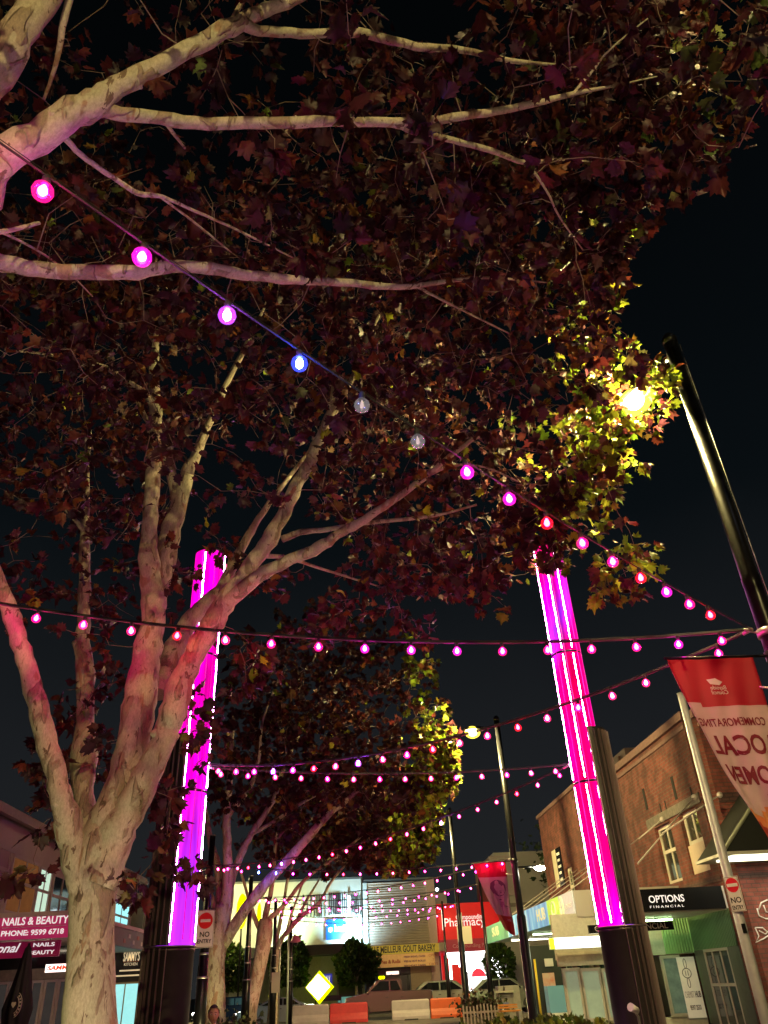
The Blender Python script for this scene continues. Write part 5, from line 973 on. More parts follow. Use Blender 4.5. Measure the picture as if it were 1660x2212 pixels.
T = thing('wall_light', (q(754, 1953, YS)[0], YS-0.2, 6), 'upright bright white strip light on the pale building across the street', 'light'); wbox(T, 'diffuser', emis('strip_white', (0.8, 0.97, 1), 5), q(752, 1966, YS)[0], q(757, 1966, YS)[0], YS-0.22, YS-0.12, q(754, 1968, YS)[1], q(754, 1936, YS)[1]); wbox(T, 'bracket', galv, q(752, 1966, YS)[0], q(757, 1966, YS)[0], YS-0.118, YS-0.002, q(754, 1960, YS)[1], q(754, 1950, YS)[1])
SG = thing('blue_sign', (q(725, 2005, YS)[0], YS, 5), 'square blue sign with white cube emblem and lettering on the pale building', 'sign'); (a0_, b0_), (a1_, b1_) = q(705, 2031, YS), q(748, 1985, YS)
wbox(SG, 'panel', mat('sign_blue', (0.01, 0.10, 0.55), 0.4, emit=(0.0, 0.12, 0.75), es=0.35), a0_, a1_, YS-0.14, YS-0.075, b0_, b1_)
sc_ = (a1_-a0_); text('expert', 0.34, face_cam(a0_+sc_*0.67, YS-0.145, (b0_+b1_)/2+0.1), lettering_glow, SG, width=sc_*0.5, bold=0.012); text('ELECTRICAL', 0.12, face_cam(a0_+sc_*0.67, YS-0.145, (b0_+b1_)/2-0.12), lettering_glow, SG, width=sc_*0.5)
b = MB(); b.prism([(0.18*math.sin(math.pi*k/3), 0.18*math.cos(math.pi*k/3)) for k in range(6)], 0, 0.01, face_cam(a0_+sc_*0.22, YS-0.145, (b0_+b1_)/2)); b.build('cube_emblem', lettering_white, SG)
PW = thing('notice_panel', (q(762, 2005, YS)[0], YS, 5), 'white notice panel to the right of the square blue sign', 'sign'); (a0_, b0_), (a1_, b1_) = q(751, 2027, YS), q(772, 1983, YS); wbox(PW, 'panel', mat('notice_white', (0.75, 0.75, 0.72), 0.5, emit=(.8, 1, 1), es=0.3), a0_, a1_, YS-0.1, YS-0.05, b0_, b1_)
for zz in (b0_+0.35, b1_-0.35, b1_-0.5): wbox(PW, 'text_line', mat('faint_ink', (0.35, 0.45, 0.5), 0.6), a0_+0.12, a1_-0.1, YS-0.105, YS-0.101, zz, zz+0.04)
# floodlights that wash this wall
def flood(x, y, z, tgt, col, watt, label, size=0.35):
    e = thing('floodlight', (x, y, z), label, 'floodlight'); d = (Vector(tgt)-Vector((x, y, z))).normalized(); R = d.to_track_quat('-Z', 'Y').to_matrix().to_4x4()
    b = MB(); b.box((x, y, z), (size, size*0.6, 0.12), M=R, bev=0.02); b.build('housing', black_paint, e)
    b = MB(); b.box(Vector((x, y, z))+d*0.066, (size*0.9, size*0.5, 0.008), M=R); b.build('lens', emis('flood_%d' % len(bpy.data.materials), col, 6), e)
    l = bpy.data.lights.new('flood_lamp', 'AREA'); l.energy = watt; l.color = col; l.shape = 'RECTANGLE'; l.size = size*0.9; l.size_y = size*0.5; l.spread = rad(140)
    o = bpy.data.objects.new('flood_lamp', l); COL.objects.link(o); o.parent = e; o.matrix_parent_inverse = Matrix.Translation(-e.location); o.matrix_basis = Matrix.Translation(Vector((x, y, z))+d*0.09) @ R
    return e
xf, _ = q(752, 2040, YS); flood(xf, YS-1.3, ez0+0.12, (xf+0.2, YS, ez0+1.2), (0.50, 0.86, 1.0), 300, 'floodlight on the dark awning washing the pale wall blue white')
xf2, _ = q(640, 2040, YS); flood(xf2, YS-1.9, ez0+0.15, (xf2-1, YS, ez0+2), (0.75, 1.0, 0.5), 110, 'floodlight on the left of the dark awning, greenish')
# yellow oval sign and yellow diamond
OV = thing('oval_sign', (q(523, 1968, 58)[0], 58, 5), 'glowing yellow oval sign behind the branches of the olive trunk', 'sign'); c0, cz_ = q(523, 1968, 58)
b = MB(); b.lathe([(0.01, -0.06), (1, -0.06), (1, 0.06), (0.01, 0.06)], (0, 0, 0), 24, 0.36, 1.05); o = b.build('lit_face', emis('oval_yellow', (0.95, 1.0, 0.0), 1.6), OV); o.rotation_euler = (rad(90), 0, 0); o.location = (c0, 58, cz_)
b = MB(); b.cyl((c0, 58.1, 0), (c0, 58.1, cz_+0.6), 0.06, 8); b.build('post', black_paint, OV)
OV = thing('oval_sign', (q(561, 1976, 58)[0], 58, 5), 'narrow glowing yellow sign between the limbs of the rust brown trunk', 'sign'); c0, cz_ = q(560, 1976, 58)
b = MB(); b.lathe([(0.01, -0.06), (1, -0.06), (1, 0.06), (0.01, 0.06)], (0, 0, 0), 20, 0.14, 0.7); o = b.build('lit_face', emis('oval_yellow', (0.95, 1.0, 0.0), 1.6), OV); o.rotation_euler = (rad(90), 0, 0); o.location = (c0, 58, cz_)
b = MB(); b.cyl((c0, 58.1, 0), (c0, 58.1, cz_+0.4), 0.06, 8); b.build('post', black_paint, OV)
D_ = thing('diamond_sign', (q(687, 2132, 58)[0], 58, 2), 'dazzling yellow diamond sign shining between two round street trees', 'sign'); c0, cz_ = q(688, 2132, 58)
b = MB(); s_ = 0.76; b.prism([(0, -s_*0.95), (s_, 0), (0, s_*0.95), (-s_, 0)], -0.03, 0.03, face_cam(c0, 58, cz_)); b.build('lit_face', emis('diamond_white', (1.0, 1.0, 0.62), 7), D_)
b = MB(); b.prism([(0.05, -s_*1.25), (s_*1.3, -0.04), (0.05, s_*1.2), (-s_*1.15, 0)], -0.06, -0.035, face_cam(c0+0.03, 58, cz_)); b.build('rim', emis('diamond_halo', (0.8, 1.0, 0.0), 1.3), D_); b = MB(); b.cyl((c0, 58.1, 0), (c0, 58.1, cz_), 0.05, 8); b.build('post', galv, D_)  # the rim is the sign's blurred yellow glow put into a plate
# pier and poster 21
wbox(E1, 'pier', mat('pier_render', (0.42, 0.42, 0.52), 0.7, var=0.1), q(693, 2100, YS)[0], q(728, 2100, YS)[0], YS-0.35, YS, 0, ez0-0.64)
wbox(E1, 'doorway', mat('doorway_dark', (0.02, 0.03, 0.03), 0.4), q(732, 2100, YS)[0], q(782, 2100, YS)[0], YS-0.02, YS+0.005, 1.0, ez0-0.7)
wbox(E1, 'low_panel', mat('teal_panel', (0.25, 0.50, 0.46), 0.5, var=0.1, emit=(0.2, 0.6, 0.55), es=0.2), q(731, 2140, YS)[0], q(782, 2140, YS)[0], YS-0.1, YS-0.025, 0.0, 1.0)
PT = thing('shop_poster', (q(707, 2115, YS)[0], YS-0.4, 2), 'violet blue poster with a large white 21 on the pier across the street', 'poster'); (a0_, b0_), (a1_, b1_) = q(700, 2131, YS-.38), q(718, 2103, YS-.38)
wbox(PT, 'sheet', mat('poster_violet', (0.05, 0.05, 0.40), 0.5, emit=(0.05, 0.05, 0.5), es=0.3), a0_, a1_, YS-0.38, YS-0.36, b0_, b1_)
text('21', 0.45, face_cam((a0_+a1_)/2, YS-0.385, (b0_+b1_)/2), lettering_glow, PT, bold=0.02, width=0.3, height=0.32); text('CENTURY', 0.12, face_cam((a0_+a1_)/2, YS-0.385, b1_-0.16), lettering_glow, PT, width=0.36); text('Bexley', 0.12, face_cam((a0_+a1_)/2, YS-0.385, b0_+0.16), lettering_glow, PT, width=0.4)
# bakery
slat = ribbed_mat('slatted_cladding', (0.46, 0.38, 0.32), 0.16, 'Z', 0.6, 0.7, 0.12)
E2, kx0, kx1, kz0, kz1 = shopblock(785.5, 926, 1908, 2044, slat, 'bakery_building', 'beige slatted bakery building across the street with yellow shop sign')
wbox(E2, 'pale_edge', mat('pale_edge', (0.55, 0.62, 0.66), 0.6), q(785.5, 1990, YS)[0], q(795, 1990, YS)[0], YS-0.08, YS-0.004, kz0, kz1); (pa, _), (pb, _) = q(925, 1990, YS), q(943, 1990, YS)
wbox(E2, 'pilaster', mat('pilaster_pink', (0.55, 0.42, 0.38), 0.7, var=0.12), pa+0.02, pb, YS-0.2, YS+9, 0, kz1+0.1); wbox(E2, 'coping', mat('coping_dark', ()), kx0, pb, YS-0.08, YS+0.3, kz1+0.11, kz1+0.22)
(ya, za), (yb, zb) = q(795, 2064, YS-1.5), q(948, 2037, YS-1.5)
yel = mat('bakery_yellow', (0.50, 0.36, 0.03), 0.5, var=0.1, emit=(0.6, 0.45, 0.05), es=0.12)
wbox(E2, 'sign_fascia', yel, ya, yb, YS-1.55, YS-1.4, za, zb); wbox(E2, 'awning', mat('awning_dark', ()), ya, yb, YS-1.39, YS-0.01, za+0.1, zb-0.05)
text('LE MEILLEUR GOUT BAKERY', 0.5, face_cam((ya+yb)/2+0.1, YS-1.555, (za+zb)/2), mat('bakery_ink', (0.04, 0.03, 0.01), 0.5), E2, width=(yb-ya)*0.86, height=0.42, bold=0.014)
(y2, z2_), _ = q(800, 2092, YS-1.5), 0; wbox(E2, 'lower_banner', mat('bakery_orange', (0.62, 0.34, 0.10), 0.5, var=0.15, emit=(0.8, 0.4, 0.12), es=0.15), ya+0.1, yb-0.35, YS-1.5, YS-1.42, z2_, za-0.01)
bi = mat('banner_ink', (0.16, 0.04, 0.10), 0.6); ri = mat('banner_red_ink', (0.45, 0.08, 0.03), 0.6); zz = za-0.2; xm = (ya+yb)/2
for k, s_ in enumerate(('FRESH BREAD, CAKES', 'PIES & HOT ROLLS', 'BIRTHDAY CAKES')): text(s_, 0.15, face_cam(xm+0.75, YS-1.505, zz-0.27*k), bi, E2, width=1.5, bold=0.006)
text('OPEN', 0.22, face_cam(xm+2.05, YS-1.505, zz+0.02), ri, E2, width=0.6); text('7', 0.22, face_cam(xm+2.05, YS-1.505, zz-0.25), ri, E2); text('DAYS', 0.22, face_cam(xm+2.05, YS-1.505, zz-0.5), ri, E2, width=0.6)
text('Pies & Rolls', 0.3, face_cam(xm-0.95, YS-1.505, zz-0.25), ri, E2, width=1.4, bold=0.012)
zb_ = z2_-0.02
wbox(E2, 'shopfront', mat('shop_dark', (0.03, 0.03, 0.03), 0.3, var=0.6, scale=2), kx0, q(866, 2110, YS)[0], YS+0.03, YS+0.2, 0, kz0); wbox(E2, 'doorway', mat('doorway_blue', (0.015, 0.015, 0.03), 0.3), q(866, 2110, YS)[0], q(888, 2110, YS)[0], YS-0.02, YS+0.2, 0, kz0); wbox(E2, 'panel', mat('panel_tan', (0.36, 0.28, 0.19), 0.6, var=0.1), q(888, 2110, YS)[0], pa, YS-0.05, YS+0.2, 0, kz0)
wbox(E2, 'counter_light', emis('counter_warm', (1.0, 0.65, 0.5), 1.2), q(835, 2100, YS)[0], q(862, 2100, YS)[0], YS-0.0, YS+0.02, q(850, 2106, YS)[1], q(850, 2098, YS)[1])
# pharmacy
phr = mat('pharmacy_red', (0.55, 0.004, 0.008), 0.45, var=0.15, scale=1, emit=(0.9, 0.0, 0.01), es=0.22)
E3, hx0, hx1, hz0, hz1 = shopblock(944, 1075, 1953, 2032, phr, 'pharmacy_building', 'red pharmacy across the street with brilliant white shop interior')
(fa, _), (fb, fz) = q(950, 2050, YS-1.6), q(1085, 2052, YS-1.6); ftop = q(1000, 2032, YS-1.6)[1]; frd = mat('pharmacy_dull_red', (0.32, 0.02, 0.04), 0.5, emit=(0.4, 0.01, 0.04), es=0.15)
wbox(E3, 'fascia', frd, fa, fb, YS-1.65, YS-1.5, fz, ftop+0.1); wbox(E3, 'awning', frd, fa, fb, YS-1.49, YS-0.02, fz+0.12, ftop)
xt, zt_ = q(1005, 1978, YS); text('Compounding', 0.5, face_cam(xt+0.35, YS-0.02, zt_-0.1), lettering_glow, E3, width=2.1, height=0.42, bold=0.008); xt, zt_ = q(1003, 1988, YS); text('Pharmacy', 0.8, face_cam(xt, YS-0.02, zt_-0.12), lettering_glow, E3, width=3.0, height=0.72, bold=0.006)
text('Compounding Pharmacy', 0.32, face_cam(q(1030, 2040, YS-1.66)[0], YS-1.655, (fz+ftop)/2+0.02), mat('fascia_letters', (0.6, 0.3, 0.35), 0.5), E3, width=3.4)
wbox(E3, 'shop_interior', emis('shop_white', (1.0, 0.97, 0.97), 4), q(966, 2090, YS+1)[0], q(1085, 2090, YS+1)[0], YS+0.5, YS+0.6, 0, fz+0.1)
wbox(E3, 'floor_above', frd, hx0, hx1+0.6, YS+0.01, YS+9, fz+0.1, hz0-0.004)
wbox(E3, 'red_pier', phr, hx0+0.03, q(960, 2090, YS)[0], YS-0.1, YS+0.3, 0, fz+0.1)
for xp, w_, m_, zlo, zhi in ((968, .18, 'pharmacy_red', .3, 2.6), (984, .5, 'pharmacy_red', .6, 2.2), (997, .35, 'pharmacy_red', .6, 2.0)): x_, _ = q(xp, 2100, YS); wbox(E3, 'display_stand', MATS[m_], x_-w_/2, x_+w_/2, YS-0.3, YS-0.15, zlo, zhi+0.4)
for k_ in range(5): wbox(E3, 'shelf', mat('shelf_grey', (0.5, 0.5, 0.52), 0.5), q(1000, 2100, YS)[0], q(1024, 2100, YS)[0], YS+0.2, YS+0.45, 0.3+0.42*k_, 0.34+0.42*k_)
for xp, c_ in ((972, (0.1, 0.55, 0.5)), (978, (0.05, 0.08, 0.15)), (1003, (0.15, 0.3, 0.45)), (1008, (0.2, 0.35, 0.5)), (1062, (0.05, 0.15, 0.4)), (1068, (0.65, 0.1, 0.1))): x_, _ = q(xp, 2110, YS); wbox(E3, 'shelf_stock', mat('stock_%d' % xp, c_, 0.5), x_-0.13, x_+0.13, YS-0.05, YS+0.1, 0.2, 2.1 if xp > 1000 else 1.7)
xo, zo = q(1035, 2110, YS+.4)
b = MB(); b.tube([(xo+0.6*math.cos(a*math.pi/12), YS+0.45, zo+0.6*math.sin(a*math.pi/12)) for a in range(25)], 0.02, 5); b.build('window_emblem', mat('emblem_red', (0.6, 0.02, 0.03), 0.5, emit=(1, 0.03, 0.05), es=0.8), E3)
b = MB(); b.prism([(0.52*math.cos(a*math.pi/12), 0.52*math.sin(a*math.pi/12)) for a in range(0, 13)], 0, 0.01, face_cam(xo, YS+0.45, zo)); b.build('window_emblem', MATS['emblem_red'], E3)
wbox(E3, 'banner_tube', emis('banner_tube', (1.0, 0.65, 0.45), 2.2), q(955, 2000, YS)[0], q(959, 2000, YS)[0], YS-0.5, YS-0.35, q(957, 2010, YS)[1], q(957, 1966, YS)[1])
wbox(E3, 'shutter_box', mat('bakery_tag', (0.45, 0.38, 0.3), 0.6), q(949, 2050, YS-1.7)[0], q(963, 2050, YS-1.7)[0], YS-1.72, YS-1.66, q(955, 2054, YS-1.7)[1], q(955, 2036, YS-1.7)[1])
RH = thing('rooftop_plant', (q(950, 1940, YS+3)[0], YS+3, 8), 'pale rooftop unit with a small lamp above the pharmacy', 'rooftop unit'); (a0_, b0_), (a1_, b1_) = q(928, 1951, YS+.6), q(964, 1927, YS+.6); wbox(RH, 'cabinet', mat('unit_pale', (0.25, 0.32, 0.32), 0.5), a0_, a1_, YS+0.6, YS+2.0, b0_-0.25, b1_)
b = MB(); b.ball(((a0_+a1_)/2, YS+0.7, b1_+0.2), 0.12, 6); b.build('lamp', emis('unit_lamp', (0.8, 1, 1), 8), RH)
# white building
E4, _, wx1, _, wz1 = shopblock(1066, 1250, 1842, 2200, mat('white_render', (0.40, 0.39, 0.36), 0.7, var=0.12, scale=0.6), 'white_building', 'plain off white building between the portrait banner and the brick wall', depth_=10)
wbox(E4, 'step_parapet', mat('step_parapet', (0.40, 0.33, 0.33), 0.7), q(1066, 1850, YS)[0]-0.4, q(1100, 1850, YS)[0], YS-0.3, YS-0.01, q(1080, 1935, YS)[1], q(1080, 1850, YS)[1])
for z_ in (0.0,): wbox(E4, 'ledge', mat('ledge', (0.2, 0.18, 0.16), 0.7), q(1100, 1950, YS)[0], q(1240, 1950, YS)[0], YS-0.25, YS-0.01, q(1130, 1958, YS)[1], q(1130, 1950, YS)[1])
for xp in (1125, 1150, 1200): frame_y(E4, YS-0.05, q(xp, 1980, YS)[0], q(xp+17, 1980, YS)[0], q(xp, 2000, YS)[1], q(xp, 1970, YS)[1], 0.1)
# bright arm light on the far lamp post
BL = thing('arm_floodlight', (6.9, 25, 5), 'dazzling small floodlight on a dark arm to the right of the bare-headed lamp post', 'floodlight'); pa_, pb_ = at(1140, 1872, Y=25), at(1163, 1874, Y=25.2)
b = MB(); b.cyl((5.2, 25, pa_.z), (pb_.x-0.1, 25.2, pb_.z+0.02), 0.03, 8); b.cyl((pb_.x-0.45, 25.15, pb_.z), (pb_.x-0.1, 25.2, pb_.z+0.02), 0.05, 8); b.build('arm', black_paint, BL)
b = MB(); b.ball((pb_.x+0.05, 25.2, pb_.z-0.02), 0.10, 8, (1.6, 1, 0.7)); b.build('lens', emis('arm_lens', (1.0, 1.0, 0.75), 90), BL)

# ---- left side ----
LBD = thing('shop_building', (-14, 32, 0), 'two storey cream shop building along the left side with upper windows above the footpath canopy', 'building')
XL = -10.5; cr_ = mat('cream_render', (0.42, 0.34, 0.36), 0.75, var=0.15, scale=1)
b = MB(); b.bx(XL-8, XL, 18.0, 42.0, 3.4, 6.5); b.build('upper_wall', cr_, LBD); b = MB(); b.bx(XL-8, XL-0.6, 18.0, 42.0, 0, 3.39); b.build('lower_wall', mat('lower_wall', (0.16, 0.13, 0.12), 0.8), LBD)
b = MB(); b.bx(XL-8.4, XL+0.5, 17.7, 42.3, 6.52, 6.62); b.bx(XL+0.38, XL+0.55, 17.7, 42.3, 6.34, 6.515); b.build('eave', mat('eave', (0.30, 0.24, 0.26), 0.6, var=0.2), LBD)
b = MB(); b.add([(XL+0.5, 17.7, 6.625), (XL+0.5, 42.3, 6.625), (XL-4, 42.3, 8.2), (XL-4, 17.7, 8.2), (XL-8.4, 17.7, 6.625), (XL-8.4, 42.3, 6.625)], [(0, 3, 2, 1), (3, 4, 5, 2), (0, 4, 3), (1, 2, 5)]); b.build('roof', mat('tile_roof', (0.08, 0.05, 0.05), 0.8), LBD)
wl_ = mat('warm_curtain', (0.30, 0.14, 0.05), 0.8, var=0.4, scale=2, emit=(0.7, 0.3, 0.08), es=0.06); wc = mat('cyan_room', (0.3, 0.6, 0.62), 0.6, var=0.4, scale=1.5, emit=(0.35, 0.9, 0.95), es=0.6); wh = mat('lit_blind', (0.5, 0.65, 0.55), 0.6, emit=(0.6, 0.9, 0.7), es=0.45)
for y0, y1, z0, z1, gm in ((18.6, 20.2, 4.1, 5.6, dark_glass), (21, 23.2, 4.1, 5.6, dark_glass), (24.0, 26.0, 4.35, 5.7, mat('panel_mauve', (0.32, 0.24, 0.28), 0.6)), (26.2, 28.6, 3.95, 5.6, wl_), (28.65, 29.9, 3.95, 5.55, wh), (30.1, 32.2, 3.95, 5.5, dark_glass), (33, 35.5, 4.0, 5.4, dark_glass), (37.0, 41.2, 3.95, 5.5, wc)):
    frame_x(LBD, XL+0.06, y0, y1, z0, z1, 0.09, glass=gm, fm=mat('mauve_frame', (0.40, 0.32, 0.36), 0.5), mull=2 if y1-y0 > 3 else 1, sgn=1)
# people behind the cyan window are flat silhouettes of furniture: a tall stand
LC = thing('shop_canopy', (-9, 32, 3.4), 'footpath canopy along the left shops, its end carrying the pink NAILS & BEAUTY panel', 'canopy')
XE = -7.62; yE = 23.6
cz0 = q(80, 2028, yE)[1]; cz1 = q(80, 1970, yE)[1]; xr_ = q(152, 2000, yE)[0]; XE = xr_
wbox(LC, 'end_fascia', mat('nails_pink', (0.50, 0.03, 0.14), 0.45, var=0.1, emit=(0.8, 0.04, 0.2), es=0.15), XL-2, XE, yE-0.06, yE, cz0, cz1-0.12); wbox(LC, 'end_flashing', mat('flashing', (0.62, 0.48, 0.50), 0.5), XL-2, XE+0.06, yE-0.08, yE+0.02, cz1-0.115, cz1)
wbox(LC, 'side_fascia', mat('grey_fascia', (0.15, 0.12, 0.11), 0.5, var=0.2), XE-0.04, XE+0.02, yE+0.02, 41.5, cz0, cz1-0.12); wbox(LC, 'side_flashing', mat('flashing', ()), XE-0.04, XE+0.06, yE+0.025, 41.5, cz1-0.115, cz1)
wbox(LC, 'soffit', mat('cream_soffit', (0.5, 0.42, 0.33), 0.6, var=0.15), XL-1, XE-0.05, yE+0.01, 41.5, cz0+0.03, cz0+0.1)
nx = q(78, 1992, yE)[0]; text('NAILS & BEAUTY', 0.3, face_cam(nx, yE-0.065, q(78, 1990, yE)[1]), lettering_glow, LC, width=1.75, height=0.19, bold=0.005); text('PHONE: 9599 6718', 0.2, face_cam(nx-0.02, yE-0.065, q(74, 2015, yE)[1]), lettering_glow, LC, width=1.65, height=0.135, bold=0.005)
wbox(LC, 'divider_line', lettering_white, nx-0.85, nx+0.85, yE-0.064, yE-0.061, q(78, 2002, yE)[1]-0.008, q(78, 2002, yE)[1]+0.008)
for k in range(10): wbox(LC, 'fascia_tile', mat('tile_white', (0.5, 0.48, 0.46), 0.5) if k % 3 else mat('tile_red', (0.35, 0.08, 0.05), 0.5), XE+0.021, XE+0.03, 29.3+k*0.62, 29.6+k*0.62, cz0+0.12+0.16*(k % 2), cz0+0.24+0.16*(k % 2))
HN = thing('hanging_sign', (-9, 24.2, 2.8), 'wine red under-awning sign with script lettering and NAILS AND BEAUTY', 'sign'); Yh = 24.3; (a0_, b0_), (a1_, b1_) = q(-140, 2078, Yh), q(132, 2030, Yh); a0_ = XL
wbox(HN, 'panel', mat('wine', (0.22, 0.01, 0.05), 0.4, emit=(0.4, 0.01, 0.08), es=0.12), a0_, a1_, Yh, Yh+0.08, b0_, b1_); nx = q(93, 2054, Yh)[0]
text('NAILS', 0.2, face_cam(nx, Yh-0.004, b1_-0.26*(b1_-b0_)), lettering_glow, HN, width=0.58, height=0.25*(b1_-b0_), bold=0.005); text('AND', 0.07, face_cam(nx, Yh-0.004, (b0_+b1_)/2-0.01), mat('wine_pale', (0.5, 0.15, 0.2), 0.5), HN); text('BEAUTY', 0.2, face_cam(nx-0.03, Yh-0.004, b0_+0.26*(b1_-b0_)), lettering_glow, HN, width=0.68, height=0.25*(b1_-b0_), bold=0.005)
text('Professional', 0.3, face_cam(q(-30, 2054, Yh)[0], Yh-0.004, (b0_+b1_)/2+0.04), lettering_glow, HN, width=1.75, shear=0.35, bold=0.005); text('9599 6718', 0.1, face_cam(q(-20, 2054, Yh)[0], Yh-0.004, b0_+0.09), lettering_glow, HN)
b = MB(); bw = MATS['wine_pale'] if 'wine_pale' in MATS else lettering_white
b.bx(nx-0.48, a1_-0.04, Yh-0.003, Yh-0.001, b0_+0.03, b0_+0.042); b.bx(a1_-0.05, a1_-0.04, Yh-0.004, Yh-0.001, b0_+0.043, b1_-0.045); b.bx(nx-0.48, a1_-0.04, Yh-0.003, Yh-0.001, b1_-0.042, b1_-0.03); b.build('border', bw, HN)
for xx in (a0_+0.5, a1_-0.3): b = MB(); b.cyl((xx, Yh+0.04, b1_), (xx, Yh+0.04, cz0+0.05), 0.012, 6); b.build('hanger', galv, HN)
RS = thing('light_box', (-8.5, 26, 2.3), 'small white light box with red SAMMYS lettering left of the near tree trunk', 'sign'); Yr = 26.2; (a0_, b0_), (a1_, b1_) = q(97, 2101, Yr), q(172, 2080, Yr)
wbox(RS, 'case', mat('box_case', ()), a0_-0.01, a1_, Yr+0.01, Yr+0.12, b0_, b1_); wbox(RS, 'lit_face', emis('box_white_red', (1, 0.72, 0.66), 1.6), a0_, a1_, Yr, Yr+0.008, b0_, b1_); text("SAMMY'S", 0.22, face_cam((a0_+a1_)/2, Yr-0.006, (b0_+b1_)/2), emis('red_letters', (1.0, 0.03, 0.0), 0.9), RS, width=(a1_-a0_)*0.9, height=(b1_-b0_)*0.6, bold=0.008, shear=0.15)
# shopfront bays facing the viewer
SF = thing('shopfront', (-9.4, 27, 0), 'shopfront with slim upright window frames left of the near tree trunk', 'shopfront'); Yf = 27.2
zh = q(110, 2116, Yf)[1]; fr = mat('shop_frame_mauve', (0.42, 0.34, 0.32), 0.5, var=0.15)
for a_, c_ in ((-20, 18), (20, 60), (64, 92), (93, 122), (123, 152), (153, 190)): frame_y(SF, Yf, q(a_, 2150, Yf)[0], q(c_, 2150, Yf)[0], 0.5, zh, 0.07, glass=mat('bay_glass', (0.03, 0.028, 0.026), 0.1, var=0.6, scale=3, emit=(0.25, 0.22, 0.2), es=0.06), fm=fr)
wbox(SF, 'stall_riser', mat('riser', (0.40, 0.32, 0.2), 0.6), XL-0.4, q(192, 2150, Yf)[0], Yf-0.05, Yf+0.1, 0, 0.49); wbox(SF, 'header', mat('header_brown', (0.24, 0.18, 0.14), 0.6, var=0.3), XL-0.4, q(192, 2150, Yf)[0], Yf-0.06, Yf+0.1, zh+0.01, zh+0.3); wbox(SF, 'upper_glass', mat('upper_dark', (0.01, 0.01, 0.012), 0.1), XL-0.4, q(192, 2150, Yf)[0], Yf-0.01, Yf+0.1, zh+0.305, cz0)
# Sammys dark panel wall beyond the trunk
SW = thing('shopfront', (-8.6, 34.5, 0), 'dark shopfront panel with gold SAMMYS sign above a cyan lit window', 'shopfront'); Yw = 34.0
(a0_, zt2), (a1_, _) = q(240, 2040, Yw), q(352, 2040, Yw); dkb = mat('sammy_dark', (0.035, 0.028, 0.022), 0.5, var=0.3)
wz = q(300, 2120, Yw)[1]
b = MB(); b.bx(a0_-0.6, a1_, Yw, Yw+0.2, wz, zt2+0.1); b.bx(q(346, 2150, Yw)[0], a1_, Yw, Yw+0.2, 0, wz-0.001); b.build('panel', dkb, SW)
frame_y(SW, Yw+0.02, a0_-0.6, q(346, 2150, Yw)[0], 0.1, wz-0.002, 0.06, glass=mat('cyan_shop', (0.2, 0.4, 0.42), 0.3, var=0.5, scale=1.2, emit=(0.35, 0.85, 0.85), es=0.55), fm=mat('gold_frame', (0.4, 0.34, 0.2), 0.5), mull=3)
sx_, sz_ = q(284, 2075, Yw); gl = mat('gold_letters', (0.75, 0.6, 0.35), 0.5, emit=(0.9, 0.7, 0.4), es=0.35)
text("SAMMY'S", 0.42, face_cam(sx_, Yw-0.01, q(284, 2067, Yw)[1]), gl, SW, width=0.62, height=0.34, bold=0.01); text('KITCHEN', 0.14, face_cam(sx_, Yw-0.01, q(284, 2083, Yw)[1]), gl, SW, width=0.5); wbox(SW, 'rule', mat('orange_rule', (0.5, 0.12, 0.02), 0.5), sx_-0.3, sx_+0.3, Yw-0.012, Yw-0.002, q(284, 2078, Yw)[1], q(284, 2076.5, Yw)[1])
for yy, w_ in ((2096, 0.8), (2107, 1.3)): wbox(SW, 'caption', gl, sx_-w_/2, sx_+w_/2, Yw-0.012, Yw-0.002, q(284, yy+1.6, Yw)[1], q(284, yy-1.6, Yw)[1])
b = MB(); b.prism([(-0.06, -0.1), (0.06, -0.1), (0.035, 0.05), (0, 0.2), (-0.035, 0.05)], 0, 0.01, face_cam(sx_, Yw-0.01, q(284, 2051, Yw)[1])); b.build('flame_emblem', gl, SW)
# farther left block
FB = thing('corner_building', (-13, 50, 0), 'far left block seen dimly between the column and the olive trunk', 'building')
b = MB(); b.bx(-20, -10.0, 42.3, 47.0, 0, 6.0); b.build('wall', mat('far_block', (0.2, 0.2, 0.18), 0.8, var=0.2), FB)
# lights in the left shops
for y, lb in ((25.6, 'batten under the left canopy near the wine red sign'), (31.5, 'batten under the left canopy before the dark SAMMYS panel')):
    T = thing('fluorescent_batten', (-9.2, y, cz0), lb, 'light'); wbox(T, 'housing', white_paint, -10.1, -8.4, y-0.05, y+0.05, cz0-0.04, cz0+0.025); wbox(T, 'tube', emis('tube_warm', (1.0, 0.82, 0.6), 9), -10.05, -8.45, y-0.03, y+0.03, cz0-0.08, cz0-0.045)
